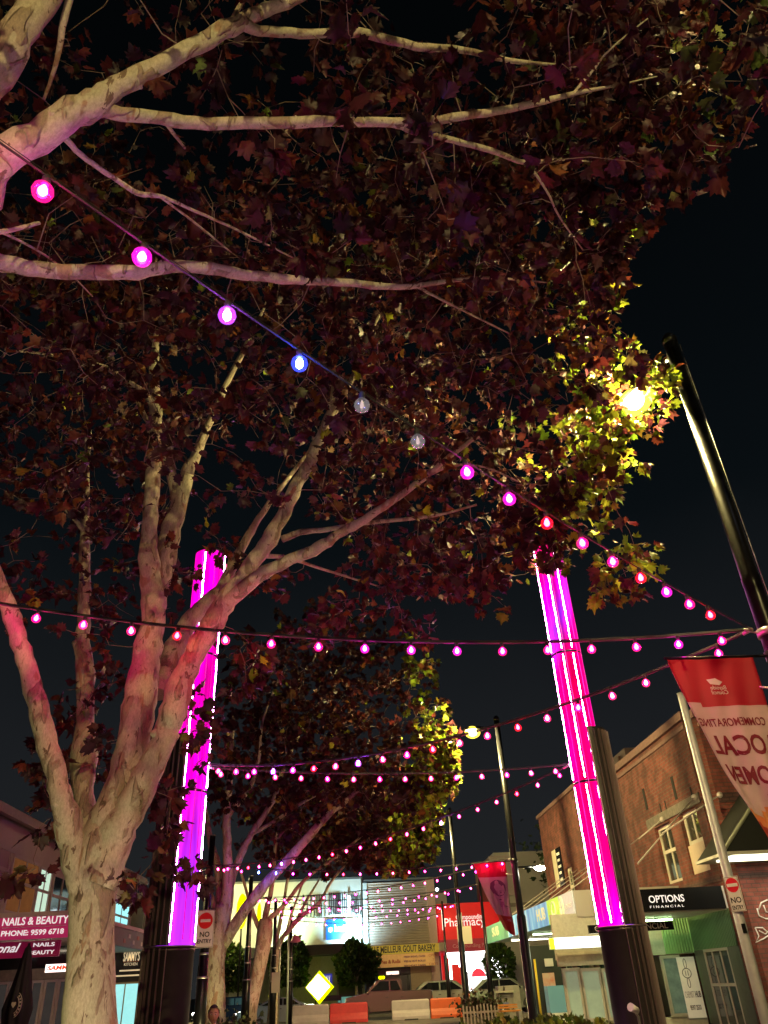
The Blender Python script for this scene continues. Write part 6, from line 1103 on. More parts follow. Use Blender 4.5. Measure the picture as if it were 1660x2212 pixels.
# ================= vehicles =================
def car(name, label, body_m, L=4.5, H=1.5, kind='hatch', tail=False, taxi=False):
    e = thing(name, (0, 0, 0), label, 'car' if kind != 'ute' else 'utility truck', 'cars on the cross street', local=True)
    Wd = 1.82; h = Wd/2
    s = L/4.5; k = H/1.5
    low = [(-2.22, .42), (-2.25, .62), (-2.18, .78), (-1.2, .98), (-1.0, 1.0), (1.55, 1.02), (2.05, 1.0), (2.2, .88), (2.24, .55), (2.2, .36), (1.85, .26), (-1.9, .24)]
    if kind == 'ute': low = [(-2.22, .45), (-2.27, .70), (-2.2, .92), (-1.25, 1.06), (-1.0, 1.08), (0.72, 1.1), (0.76, 1.08), (2.24, 1.08), (2.27, .95), (2.25, .52), (1.9, .42), (-1.9, .36)]
    def loft(prof, ys, shrink, m, nm, par=e):
        b = MB(); n = len(prof); cx = sum(p[0] for p in prof)/n; cz = sum(p[1] for p in prof)/n
        rows = []
        for y, f in zip(ys, shrink): rows.append([((cx+(p[0]-cx)*f)*s, y, (cz+(p[1]-cz)*(0.5+0.5*f))*k) for p in prof])
        b.v = [q_ for r in rows for q_ in r]
        for j in range(len(rows)-1):
            for i in range(n): a, c = j*n+i, j*n+(i+1) % n; b.f.append((a, c, c+n, a+n)); b.m.append(0); b.sm.append(True)
        b.f.append(tuple(range(n))[::-1]); b.f.append(tuple(range((len(rows)-1)*n, len(rows)*n))); b.m += [0, 0]; b.sm += [False, False]
        return b.build(nm, m, par)
    loft(low, [-h, -h+.06, -h+.2, h-.2, h-.06, h], [.965, .99, 1, 1, .99, .965], body_m, 'body')
    cab = [(-1.15, 1.0), (-0.55, 1.40), (-0.3, 1.46), (0.9, 1.47), (1.3, 1.42), (1.95, 1.03)] if kind != 'ute' else [(-1.15, 1.08), (-0.62, 1.50), (-0.4, 1.56), (0.45, 1.57), (0.68, 1.5), (0.74, 1.1)]
    if kind == 'sedan': cab = [(-1.05, 1.0), (-0.35, 1.38), (0.0, 1.43), (0.7, 1.42), (1.0, 1.36), (1.6, 1.02)]
    loft(cab, [-h+.2, -h+.12, h-.12, h-.2], [.93, 1, 1, .93], body_m, 'cabin')
    cx = sum(p[0] for p in cab)/len(cab)
    for sy in (-1, 1):                                                  # side glass, proud of the cabin side
        x0, x1, x2, x3 = cab[0][0], cab[2][0], cab[3][0], cab[-1][0]; zt = cab[2][1]-.07; zb = cab[0][1]+.06
        mid = (x1+x2)/2+.05
        panes = [[(x0+.22, zb), (mid-.04, zb), (mid-.04, zt), (x1-.02, zt)], [(mid+.04, zb), (x3-.28 if kind != 'ute' else x3-.1, zb), (x2+.15 if kind != 'ute' else x2, zt), (mid+.04, zt)]]
        for pn in panes:
            b = MB(); yy = sy*(h-.115); yy2 = sy*(h-.105)
            P = [(p[0]*s, yy, p[1]*k) for p in pn]+[(p[0]*s, yy2, p[1]*k) for p in pn]; b.add(P, [(0, 1, 2, 3), (7, 6, 5, 4), (0, 4, 5, 1), (1, 5, 6, 2), (2, 6, 7, 3), (3, 7, 4, 0)]); b.build('side_window', dark_glass, e)
        b = MB(); b.box(((cab[0][0]+.1)*s, sy*(h+.06), 1.06*k), (.12, .16, .11), bev=.03); b.build('mirror', body_m, e)
        for hx in (cx-.05, cx+.75): b = MB(); b.box((hx*s, sy*(h+.004), .88*k), (.16, .02, .03), bev=.008); b.build('door_handle', black_paint, e)
    for (i0, i1, nm) in ((0, 1, 'windscreen'), (-1, -2, 'rear_window')):
        a, c = Vector((cab[i0][0], 0, cab[i0][1])), Vector((cab[i1][0], 0, cab[i1][1])); nrm = Vector((-(c-a).z, 0, (c-a).x)).normalized()*(1 if i0 == 0 else -1); nrm = nrm if nrm.z > 0 or kind == 'ute' else -nrm
        b = MB(); P = []
        for t, o in ((.08, .006), (.08, .014)):
            pass
        qd = [a.lerp(c, .08), a.lerp(c, .08), a.lerp(c, .95), a.lerp(c, .95)]; yw = [-(h-.2), h-.2, h-.26, -(h-.26)]
        V = [((q_.x+nrm.x*o)*s, yv, (q_.z+nrm.z*o)*k) for o in (.004, .016) for q_, yv in zip(qd, yw)]; b.add(V, [(0, 1, 2, 3), (7, 6, 5, 4), (0, 4, 5, 1), (1, 5, 6, 2), (2, 6, 7, 3), (3, 7, 4, 0)]); b.build(nm, mat('windscreen_glass', (0.03, 0.05, 0.08), 0.05, spec=1.0), e)
    for wx in (-1.42, 1.38):
        for sy in (-1, 1):
            r = .34*k; b = MB(); b.lathe([(r*.55, -.11), (r*.93, -.11), (r, -.07), (r, .07), (r*.93, .11), (r*.55, .11)], (0, 0, 0), 20); t = b.build('wheel', rubber, e); t.rotation_euler = (rad(90), 0, 0); t.location = (wx*s, sy*(h-.10), r+.0)
            b = MB(); b.lathe([(.02, -.115), (r*.6, -.112), (r*.62, -.05), (r*.62, .05), (r*.6, .112), (.02, .115)], (0, 0, 0), 10); b.build('rim', steel, t)
            a_ = MB(); a_.tube([(wx*s+(r+.05)*math.cos(j*math.pi/10), sy*(h+.002), r+(r+.05)*math.sin(j*math.pi/10)) for j in range(11)], .03, 5); a_.build('wheel_arch', rubber, e)
    hl = emis('headlight', (1, .97, .9), 14) if not tail else mat('headlight_off', (0.6, 0.6, 0.6), 0.1); tl = emis('tail_red', (1, .10, .02), 3 if tail else 0.6)
    for sy in (-1, 1):
        b = MB(); b.box((-2.17*s, sy*.68, .72*k), (.16, .34, .15), bev=.05); b.build('headlight', hl, e)
        b = MB(); b.box((2.19*s, sy*.72, .82*k), (.14, .26, .18), bev=.04); b.build('tail_light', tl, e)
    b = MB(); b.box((-2.25*s, 0, .42*k), (.12, 1.6, .16), bev=.04); b.build('bumper', black_paint, e); b = MB(); b.box((2.24*s, 0, .42*k), (.12, 1.6, .16), bev=.04); b.build('bumper', black_paint, e)
    b = MB(); b.box((-2.26*s, 0, .62*k), (.05, .9, .12), bev=.01); b.build('grille', black_paint, e)
    if kind == 'ute':
        b = MB(); b.bx(.86*s, 2.15*s, -.75, .75, 1.085*k, 1.10*k); b.build('tray_cover', rubber, e)
        b = MB()
        for sy in (-.6, .6): b.cyl((-.45*s, sy, 1.70*k), (1.2*s, sy, 1.70*k), .025, 6); b.cyl((1.1*s, sy, 1.70*k), (1.1*s, sy, 1.09*k), .025, 6); b.cyl((-.3*s, sy, 1.70*k), (-.3*s, sy, 1.55*k), .025, 6)
        for xx in (-.4, .2, .8): b.cyl((xx*s, -.62, 1.71*k), (xx*s, .62, 1.71*k), .03, 6)
        b.build('roof_rack', black_paint, e)
    if taxi:
        b = MB(); b.box((-.30*s, 0, cab[2][1]*k+.09), (.34, .7, .16), bev=.05); b.build('roof_lamp', emis('taxi_yellow', (.85, 1, 0.0), 1.6), e)
    return e
def car_at(c, xl, xr, Y):
    a = at(xl, 2150, Y=Y).x; b_ = at(xr, 2150, Y=Y).x; c.location = ((a+b_)/2, Y, -0.14)
cp = lambda n, c: mat(n, c, 0.22, 0.55, spec=0.6)
c1 = car('utility_truck', 'dark bronze utility truck with roof rack, headlights on, behind the red barrier', cp('bronze_paint', (0.16, 0.10, 0.10)), 4.9, 1.92, 'ute', taxi=True); car_at(c1, 752, 925, 50.6)
c2 = car('white_car', 'pale grey hatchback partly behind the dark utility truck, seen over the white and orange barriers', cp('pale_paint', (0.50, 0.48, 0.44)), 4.7, 1.85, 'hatch', tail=True); car_at(c2, 862, 1010, 54.6)
c3 = car('parked_car', 'pale silver green hatchback with orange tail light, left of the thick lamp post', cp('silver_paint', (0.46, 0.50, 0.44)), 4.4, 1.8, 'hatch', tail=True); car_at(c3, 1018, 1160, 51.6); c3.rotation_euler = (0, 0, rad(180))
c4 = car('parked_car', 'pale blue sedan behind the grey barrier at the left end', cp('pale_blue_paint', (0.42, 0.48, 0.55)), 4.5, 1.45, 'sedan', taxi=True); car_at(c4, 520, 678, 51.5)
c5 = car('parked_car', 'dark blue hatchback half hidden by the olive trunk', cp('navy_paint', (0.02, 0.03, 0.07)), 4.3, 1.55, 'hatch'); car_at(c5, 440, 560, 55.0)

# ================= water barriers =================
def barrier(x0p, x1p, Y, label, m):
    x0, x1 = at(x0p, 2190, Y=Y).x, at(x1p, 2190, Y=Y).x; w_ = (x1-x0)/2; e = thing('road_barrier', ((x0+x1)/2, Y, 0), label, 'road barrier', 'plastic road barriers closing the plaza end', local=True); Hh = 0.86
    b = MB(); n = []
    for yy, ins in ((-.24, .05), (-.2, .0), (.2, .0), (.24, .05)):
        pass
    prof = [(-.26, .0), (-.26, .14), (-.20, .30), (-.12, .42), (-.10, Hh-.06), (-.06, Hh), (.06, Hh), (.10, Hh-.06), (.12, .42), (.20, .30), (.26, .14), (.26, 0)]
    secs = [(-w_, .90), (-w_+.03, .98), (-w_+.09, 1), (w_-.09, 1), (w_-.03, .98), (w_, .90)]
    for X_, f in secs: b.v += [(X_, p[0]*f, .02+(p[1])*(f if p[1] > .3 else 1)) for p in prof]
    n_ = len(prof)
    for j in range(len(secs)-1):
        for i in range(n_): a, c = j*n_+i, j*n_+(i+1) % n_; b.f.append((a, a+n_, c+n_, c)); b.m.append(0); b.sm.append(False)
    b.f += [tuple(range(n_)), tuple(range((len(secs)-1)*n_, len(secs)*n_))[::-1]]; b.m += [0, 0]; b.sm += [False, False]
    b.build('shell', m, e)
    b = MB(); b.cyl((-w_*.5, 0, Hh+.02), (-w_*.5, 0, Hh+.05), .06, 10); b.build('filler_cap', black_paint, e)
    b = MB(); b.bx(-.35, .35, -.265, .265, 0.0, .06); b.build('fork_slot', rubber, e)
    b = MB(); b.bx(-w_*.6, w_*.6, -.108, -.103, .52, .60); b.build('reflector', mat('reflector', (0.5, 0.45, 0.42), 0.3), e)
    return e
barrier(632, 711, 46.6, 'grey lilac plastic road barrier at the left end of the row', mat('barrier_grey', (0.34, 0.29, 0.33), 0.55, var=0.15, scale=3))
barrier(713, 795, 46.55, 'red plastic road barrier second from the left', mat('barrier_red', (0.45, 0.02, 0.03), 0.5, var=0.2, scale=3))
barrier(847, 929, 46.4, 'pale grey plastic road barrier right of the gap, in front of the dark utility truck', mat('barrier_pale', (0.36, 0.32, 0.34), 0.55, var=0.15, scale=3))
barrier(931, 998, 46.3, 'orange plastic road barrier at the right end of the row', mat('barrier_orange', (0.50, 0.075, 0.012), 0.5, var=0.15, scale=3))

# ================= clipped street trees =================
GPAL = [(0.05, 0.10, 0.02, 4), (0.07, 0.14, 0.025, 3), (0.03, 0.06, 0.015, 3), (0.12, 0.19, 0.03, 1.5)]
def clipped_tree(xp, yp, rxp, ryp, Y, label, n=1700):
    c = at(xp, yp, Y=Y); sc = depth(c)/F_; rx, rz = rxp*sc, ryp*sc
    e = thing('street_tree', (c.x, Y, 0), label, 'tree', 'clipped round street trees across the street')
    b = MB(); R_ = 0.10; top = c.z-rz*0.35
    b.tube([(c.x, Y, 0), (c.x+.02, Y, top*0.5), (c.x, Y, top-.5)], [R_*1.2, R_, R_*.9], 8)
    for a in (-0.8, 0.75, 2.6): b.tube([(c.x, Y, top-.6), (c.x+.25*math.sin(a), Y+.1*math.cos(a), top-.1), (c.x+rx*.55*math.sin(a), Y+rx*.4*math.cos(a), c.z)], [R_*.7, R_*.55, R_*.3], 6)
    b.build('trunk', BARK, e)
    qd = rng.normal(size=(n, 3)); qd /= np.linalg.norm(qd, axis=1)[:, None]; rr = 0.62+0.42*rng.random((n, 1))**0.6; bump_ = 1+0.10*np.sin(qd[:, :1]*5+xp)+0.08*np.sin(qd[:, 2:]*7)
    P = np.array([c.x, Y, c.z])+qd*rr*bump_*np.array([rx, rx*0.85, rz]); P[:, 2] = np.maximum(P[:, 2], c.z-rz*0.8); D = qd+np.array([0, 0, 0.5])+0.5*rng.normal(size=(n, 3))
    make_leaves(P, D, (0.14, 0.30), GPAL, e, 'crown'); return e
clipped_tree(628, 2083, 42, 46, 59.3, 'clipped round street tree left of the yellow diamond sign'); clipped_tree(769, 2084, 47, 42, 59.3, 'clipped round street tree between the 21 poster and the bakery sign')
clipped_tree(1078, 2088, 30, 48, 58.9, 'clipped street tree beside the thick lamp post, in front of the pharmacy right end'); clipped_tree(494, 2092, 32, 48, 59.3, 'clipped street tree behind the olive trunk')
t_ = thing('dark_tree', (12.3, 49, 0), 'dark tree top rising behind the far brick parapet', 'tree'); b = MB(); b.tube([(14.5, 50.5, 0), (14.5, 50.5, 6)], [.25, .15], 8); b.build('trunk', BARK, t_)
P = np.array([15.0, 50.5, 8.0])+rng.normal(size=(900, 3))*np.array([1.6, 1.2, 1.0]); make_leaves(P, rng.normal(size=(900, 3)), (0.2, 0.35), [(0.03, 0.05, 0.02, 1)], t_, 'crown')

# ================= small street furniture =================
BN = thing('bench', (0, 58.4, 0), 'black metal bench with slatted back on the far footpath above the red barrier', 'bench'); (bx0, bz1), (bx1, _) = q(681, 2152, 58.2), q(738, 2152, 58.2)
for nm, args in (('backrest', (bx0, bx1, 58.2, 58.25, bz1-.30, bz1)), ('seat', (bx0, bx1, 57.75, 58.2, .43, .47))): wbox(BN, nm, black_paint, *args)
for x_ in (bx0+.03, bx1-.03): b = MB(); b.bx(x_-.03, x_+.03, 58.255, 58.30, 0, bz1+.03); b.build('leg', black_paint, BN); b = MB(); b.bx(x_-.03, x_+.03, 57.75, 57.8, 0, .425); b.build('leg', black_paint, BN)
BX = thing('bin_enclosure', (6, 35, 0), 'grey steel bin enclosure with square mesh door, left of the thick lamp post base', 'bin'); Yb = 34.5; (a0_, _), (a1_, b1_) = q(1072, 2150, Yb), q(1122, 2128, Yb)
gb = mat('bin_grey', (0.34, 0.32, 0.28), 0.5, 0.2, var=0.2)
wbox(BX, 'housing', gb, a0_+.12, a1_, Yb+.06, Yb+.75, 0, b1_); wbox(BX, 'lid', mat('bin_lid', (0.46, 0.43, 0.34), 0.5), a0_-.05, a1_-.28, Yb-.2, Yb+.055, b1_-.22, b1_-.15)
b = MB(); dz0, dz1 = .25, b1_-.42
for k in range(9): x_ = a0_+.05+k*(a1_-.35-a0_)/8; b.bx(x_-.008, x_+.008, Yb-.012, Yb, dz0, dz1)
for k in range(10): z_ = dz0+k*(dz1-dz0)/9; b.bx(a0_+.05, a1_-.3, Yb-.022, Yb-.012, z_-.008, z_+.008)
b.build('mesh_door', gb, BX); wbox(BX, 'notice', mat('notice_blue', (0.15, 0.17, 0.35), 0.5), a0_+.15, a1_-.5, Yb-.035, Yb-.024, dz1-.42, dz1-.12); wbox(BX, 'notice', mat('paper', ()), a0_+.18, a1_-.58, Yb-.045, Yb-.036, dz1-.40, dz1-.28)
for x_ in (a0_+.02, a1_-.28): wbox(BX, 'post', gb, x_-.02, x_+.02, Yb-.03, Yb+.03, 0, b1_-.225)
# slatted planter
PL = thing('slatted_planter', (4.6, 31, 0), 'planter fenced with pale upright slats at the foot of the second lamp post', 'planter'); Yp = 31.0
sm_ = mat('pale_timber', (0.30, 0.235, 0.205), 0.6, var=0.2); xa0 = at(1002, 2190, Y=Yp).x; xa1 = at(1078, 2190, Y=Yp).x; zt_ = q(1040, 2170, Yp)[1]
for k in range(11): x_ = xa0+k*(xa1-xa0)/10; b = MB(); b.bx(x_-.025, x_+.025, Yp-.02, Yp+.02, 0, zt_-.04*math.sin(k*.8)-.002*k); b.build('slat', sm_, PL)
for z_ in (.2, .62): wbox(PL, 'rail', sm_, xa0, xa1, Yp+.021, Yp+.05, z_, z_+.06)
wbox(PL, 'trough', mat('trough', (0.08, 0.07, 0.06), 0.8), xa0, xa1, Yp+.1, Yp+.9, 0, .5)
SH = thing('planter_shrub', ((xa0+xa1)/2, Yp+.5, .5), 'brown green bushy shrub growing out of the slatted planter', 'shrub')
n = 700; P = np.array([(xa0+xa1)/2+.1, Yp+.5, .75])+rng.normal(size=(n, 3))*np.array([.36, .22, .18]); make_leaves(P, rng.normal(size=(n, 3))+np.array([0, 0, .8]), (0.07, 0.15), [(0.07, 0.05, 0.03, 3), (0.05, 0.08, 0.03, 2), (0.12, 0.07, 0.04, 1)], SH, 'foliage')
b = MB(); [b.tube([((xa0+xa1)/2+.1, Yp+.5, .45), ((xa0+xa1)/2+.1+dx, Yp+.5, .95)], [.02, .008], 5) for dx in (-.3, 0, .3)]; b.build('stems', BARK, SH)
TB = thing('timber_bench', (6, 29.5, 0), 'orange brown timber slatted bench at the bottom edge near the lamp post', 'bench'); Yt = 29.5; (t0_, tz), (t1_, _) = q(1083, 2190, Yt), q(1126, 2188, Yt); tim = mat('orange_timber', (0.50, 0.20, 0.04), 0.5, var=0.25, scale=6)
for k in range(4): wbox(TB, 'slat', tim, t0_, t1_, Yt+k*.12, Yt+k*.12+.1, .66, .70)
for k in range(2): wbox(TB, 'backrest', tim, t0_, t1_, Yt+.5, Yt+.54, .74+k*.07, .79+k*.07)
for x_ in (t0_+.05, t1_-.05): wbox(TB, 'leg', galv, x_-.03, x_+.03, Yt, Yt+.48, 0, .655)
# low planting
n = 3200; P = np.column_stack([rng.uniform(3.0, 6.4, n), rng.uniform(20, 25.5, n), np.zeros(n)]); P[:, 2] = rng.random(n)*(.50+.12*np.sin(P[:, 0]*5)+.1*np.sin(P[:, 1]*4+P[:, 0]))
make_leaves(P, rng.normal(size=(n, 3))*.6+np.array([0, 0, 1]), (0.09, 0.20), [(0.16, 0.18, 0.03, 3), (0.09, 0.13, 0.03, 3), (0.28, 0.28, 0.06, 1.5), (0.05, 0.07, 0.02, 2)], None, 'ground_cover_planting', kind='stuff')
for k, (xp, Yg, lb) in enumerate(((505, 24.5, 'grey green bush behind the seated person, by the olive trunk'), (520, 22.0, 'small olive bush low beside the rust brown trunk'))):
    c = at(xp, 2198, Y=Yg); E_ = thing('low_shrub', (c.x, Yg, 0), lb, 'shrub', 'low shrubs in the left beds'); n = 500
    P = np.array([c.x, Yg, .62-.1*k])+rng.normal(size=(n, 3))*np.array([.32, .3, .22]); P[:, 2] = np.maximum(.05, P[:, 2]); make_leaves(P, rng.normal(size=(n, 3)), (0.06, 0.13), [(0.09, 0.12, 0.05, 2), (0.14, 0.16, 0.07, 1), (0.05, 0.06, 0.03, 1)], E_, 'foliage')
    b = MB(); [b.tube([(c.x, Yg, 0), (c.x+d_, Yg, .7)], [.02, .008], 5) for d_ in (-.2, .05, .25)]; b.build('stems', BARK, E_)
# thin poles and sign backs
def plate_pole(xp, Y, h, label, plates):
    x_ = at(xp, 2150, Y=Y).x; e = thing('sign_pole', (x_, Y, 0), label, 'sign pole'); MB().cyl((x_, Y, 0), (x_, Y, h), .035, 8).build('pole', galv, e)
    for (x0p, y0p, x1p, y1p, m) in plates: (a, z0), (c, z1_) = q(x0p, y1p, Y-.06), q(x1p, y0p, Y-.06); b = MB(); b.box(((a+c)/2, Y-.06, (z0+z1_)/2), (abs(c-a), .012, z1_-z0), bev=.005); b.build('plate', m, e)
pb = mat('plate_back', (0.45, 0.42, 0.36), 0.5, 0.2)
plate_pole(603, 41, 3.6, 'thin steel pole with a pale sign plate back by the slim pale trunk', [(586, 2100, 606, 2145, pb)])
plate_pole(1012, 44, 4.6, 'thin pole with a cream sign plate back in front of the red pharmacy wall', [(990, 2000, 1018, 2040, pb)])
CC = thing('camera_pole', (-1, 45, 0), 'thin pale pole with a pink lit dome camera left of the blue sign', 'camera pole'); c = at(628, 2032, Y=44.5); d_ = at(634, 2034, Y=44.5)
MB().cyl((c.x-.1, 44.5, 0), (c.x-.1, 44.5, c.z+.5), .05, 8).build('pole', mat('pale_green_pole', (.4, .5, .42), .5), CC); b = MB(); b.lathe([(.02, .28), (.16, .22), (.26, .02), (.27, -.02), (.12, -.06)], (d_.x+.12, 44.5, d_.z), 12); b.build('shade', mat('pink_shade', (.5, .12, .25), .4), CC); b = MB(); b.ball((d_.x+.12, 44.5, d_.z-.12), .1, 6); b.build('dome', dark_glass, CC)
b = MB(); b.cyl((c.x-.1, 44.5, c.z+.45), (d_.x+.12, 44.5, d_.z+.3), .02, 6); b.build('arm', galv, CC)
# tall background pole at far left of the street
# folded black umbrella
UM = thing('folded_umbrella', (-7.3, 20, 0), 'folded black market umbrella with a cream round emblem, at the bottom left corner', 'umbrella', local=True); tp = at(63, 2043, Y=20.0); UM.location = (tp.x, 20.0, 0)
b = MB(); b.lathe([(.03, .05), (.03, tp.z+.05)], (0, 0, 0), 8); b.build('pole', black_paint, UM); b = MB(); b.lathe([(.3, 0), (.3, .06), (.05, .1)], (0, 0, 0), 16); b.build('foot', black_paint, UM)
b = MB(); prof = [(.03, tp.z), (.07, tp.z-.05), (.10, tp.z-.25), (.19, tp.z-.8), (.27, tp.z-1.2), (.22, tp.z-1.7), (.10, tp.z-1.9)]; N_ = 32
for r_, z_ in prof:
    for k in range(N_): a = 2*math.pi*k/N_; rr = r_*(1+.22*math.sin(8*a+z_*2)*min(1, (tp.z-z_)*2)); b.v.append((rr*math.cos(a), rr*math.sin(a), z_))
for i in range(len(prof)-1):
    for k in range(N_): k2 = (k+1) % N_; b.f.append((i*N_+k, (i+1)*N_+k, (i+1)*N_+k2, i*N_+k2)); b.m.append(0); b.sm.append(True)
b.build('canopy', mat('umbrella_cloth', (0.014, 0.013, 0.015), 0.75), UM)
em = mat('emblem_cream', (0.6, 0.58, 0.46), 0.6); uz = tp.z-1.12
b = MB(); b.tube([(.02+.17*math.cos(a), -.335, uz+.24*math.sin(a)) for a in [x*.16-1.3 for x in range(16)]], .008, 5); b.tube([(.02+.11*math.cos(a), -.335, uz+.16*math.sin(a)) for a in [x*.16-1.3 for x in range(16)]], .008, 5)
for j in range(7): a = -1.1+j*.33; b.box((.02+.14*math.cos(a), -.335, uz+.20*math.sin(a)), (.03, .006, .035))
b.build('round_emblem', em, UM)
b = MB(); b.prism([(0, -.06), (.05, .01), (.045, .045), (.02, .055), (0, .035), (-.02, .055), (-.045, .045), (-.05, .01)], 0, .008, face_cam(.02, -.33, uz)); b.build('heart', em, UM)
# small accent light at the right column foot and the added tree uplights
AL = thing('accent_light', (4.7, 12.6, 0), 'small pale spotlight on a bracket at the foot of the right light column', 'spotlight'); c = at(1371, 2180, Y=12.9)
b = MB(); b.tube([(c.x+.1, 13.1, 0), (c.x+.1, 13.1, c.z-.1), (c.x, 12.95, c.z)], .02, 6); b.build('bracket', galv, AL); b = MB(); b.cyl((c.x-.07, 12.85, c.z+.03), (c.x+.05, 12.95, c.z-.02), .055, 12, .045); b.build('head', mat('pale_head', (.6, .6, .6), .4), AL)
def uplight(x, y, tgt, watt, col, label, spot=75):  # ground lights added to brighten the trunks and limbs
    e = thing('added_uplight', (x, y, 0), label, 'ground light', 'added ground lights under the plane trees')
    b = MB(); b.lathe([(.14, .004), (.14, .02), (.10, .024), (.10, .012)], (x, y, 0), 20); b.build('ring', steel, e); b = MB(); b.lathe([(.001, .013), (.098, .013)], (x, y, 0), 20, cap=False); b.build('lens', emis('uplight_lens', (1, .8, .5), 3), e)
    l = bpy.data.lights.new('uplight', 'SPOT'); l.energy = watt; l.color = col; l.spot_size = rad(spot); l.spot_blend = .7; l.shadow_soft_size = .09
    o = bpy.data.objects.new('uplight_beam', l); COL.objects.link(o); o.parent = e; o.matrix_parent_inverse = Matrix.Translation(-e.location); d = (Vector(tgt)-Vector((x, y, .06))).normalized(); o.matrix_basis = Matrix.Translation((x, y, .06)) @ d.to_track_quat('-Z', 'Y').to_matrix().to_4x4()
uplight(-0.9, 0.9, (-1.2, 2.6, 6.0), 185, (1.0, .72, .55), 'added ground light below the limbs beside the viewer', 100)
uplight(-1.75, 6.7, (-2.2, 8.3, 3.6), 95, (1.0, .76, .56), 'added ground light in front of the forked near tree', 80)
uplight(-3.6, 6.7, (-2.6, 8.2, 3.0), 40, (0.8, .95, .35), 'added ground light left of the forked near tree', 75)
uplight(-3.1, 22.3, (-3.6, 25, 3.2), 170, (1.0, .85, .35), 'added ground light in front of the olive trunk', 70)
uplight(-3.0, 33.6, (-3.7, 36, 3.5), 170, (1.0, .6, .35), 'added ground light in front of the rust brown trunk', 70)

# ================= seated person =================
PX, PY = at(462, 2190, Y=13.0).x, 13.0
person = thing('person', (PX, PY, 0), 'person with dark tied back hair and dark jacket, facing the viewer, seated', 'person', local=True); person.rotation_euler = (0, 0, rad(8))
J = [(0, 0, .66), (0, .02, .80), (0, .03, .96), (0, .02, 1.10), (0, .0, 1.19), (0, -.01, 1.25)]; Rr = [.145, .125, .135, .12, .052, .05]
V_, E_, RR = list(J), [(i, i+1) for i in range(5)], list(Rr); clothed = [1]*4+[0, 0]
def chain(start, pts, rs, cl):
    i0 = start
    for p_, r_, c_ in zip(pts, rs, cl): V_.append(p_); RR.append(r_); clothed.append(c_); E_.append((i0, len(V_)-1)); i0 = len(V_)-1
    return i0
for sx in (-1, 1):
    chain(3, [(sx*.12, .02, 1.11), (sx*.185, .02, 1.07), (sx*.215, .0, .93), (sx*.225, -.02, .83), (sx*.19, -.14, .77), (sx*.13, -.26, .745)], [.075, .068, .05, .045, .04, .03], [1]*5+[1])
    wv = len(V_)-1; palm = chain(wv, [(sx*.10, -.30, .742)], [.030], [0])
    for f in range(4): y0 = -.335; xx = sx*(.125-.02*f); ln = (.065, .078, .072, .055)[f]; chain(palm, [(xx, y0, .745), (xx-sx*.006, y0-ln*.5, .742), (xx-sx*.01, y0-ln*.9, .722)], [.0095, .0085, .007], [0, 0, 0])
    chain(palm, [(sx*.072, -.30, .748), (sx*.056, -.325, .745), (sx*.05, -.345, .738)], [.011, .0095, .008], [0]*3)
    chain(0, [(sx*.09, -.05, .62), (sx*.12, -.25, .62), (sx*.13, -.47, .60), (sx*.13, -.48, .34), (sx*.13, -.46, .10), (sx*.13, -.50, .045), (sx*.135, -.62, .035)], [.10, .085, .065, .055, .042, .045, .035], [1]*4+[1, 2, 2])
me = bpy.data.meshes.new('body'); me.from_pydata(V_, E_, []); me.update(); bo = bpy.data.objects.new('body', me); COL.objects.link(bo)
bpy.context.view_layer.objects.active = bo; bo.modifiers.new('s', 'SKIN'); sb = bo.modifiers.new('ss', 'SUBSURF'); sb.levels = 2; sb.render_levels = 2
for i, v_ in enumerate(me.skin_vertices[0].data): v_.radius = (RR[i], RR[i]*.9); v_.use_root = (i == 0)
dg = bpy.context.evaluated_depsgraph_get(); dg.update(); nm_ = bpy.data.meshes.new_from_object(bo.evaluated_get(dg)); bpy.data.objects.remove(bo)
skin = mat('skin', (0.50, 0.27, 0.18), 0.55); jacket = mat('jacket', (0.02, 0.02, 0.024), 0.8, var=0.4, scale=12); jeans = mat('jeans', (0.03, 0.035, 0.06), 0.8); shoe = mat('shoes', (0.03, 0.03, 0.03), 0.6)
nm_.materials.clear()
for m_ in (skin, jacket, jeans, shoe): nm_.materials.append(m_)
VA = np.array(V_)
for p_ in nm_.polygons:
    c = np.array(p_.center); j = int(np.argmin(np.linalg.norm(VA-c, axis=1)-0*np.array(RR))); k = clothed[j]; p_.material_index = 0 if k == 0 else (3 if k == 2 else (1 if (c[2] > .70 and not (abs(c[0]) < .2 and c[1] < -.28)) else 2)); p_.use_smooth = True
    if k == 0 and c[2] > 1.0 and c[2] < 1.16: p_.material_index = 1
bo = bpy.data.objects.new('body', nm_); COL.objects.link(bo); bo.parent = person
hc = Vector((0, -.03, 1.345)); b = MB(); b.smooth = True; NU, NV = 28, 22; rows = []
for j in range(NV+1):
    ph = math.pi*j/NV
    for i in range(NU):
        a = 2*math.pi*i/NU; x, y, z = math.sin(ph)*math.cos(a), math.sin(ph)*math.sin(a), math.cos(ph)
        fx = 1-.30*max(0, -z)**1.3; X, Y_, Z_ = x*.073*fx, y*.092*(1-.12*max(0, -z)), z*.112
        if y < 0:
            f = max(0, -y)**2; X0 = X/.073
            Y_ -= f*.022*math.exp(-((X0)/.20)**2-((z+.18)/.22)**2)*1.1; Y_ -= f*.010*math.exp(-(X0/.14)**2-((z+.30)/.10)**2)
            Y_ += f*.010*(math.exp(-((X0-.42)/.22)**2-((z-.02)/.13)**2)+math.exp(-((X0+.42)/.22)**2-((z-.02)/.13)**2))
            Y_ -= f*.006*math.exp(-(X0/.35)**2-((z+.55)/.10)**2); Y_ -= f*.007*math.exp(-(X0/.30)**2-((z+.88)/.12)**2); Y_ -= f*.004*math.exp(-(X0/.6)**2-((z-.2)/.08)**2)
        b.v.append(tuple(hc+Vector((X, Y_, Z_))))
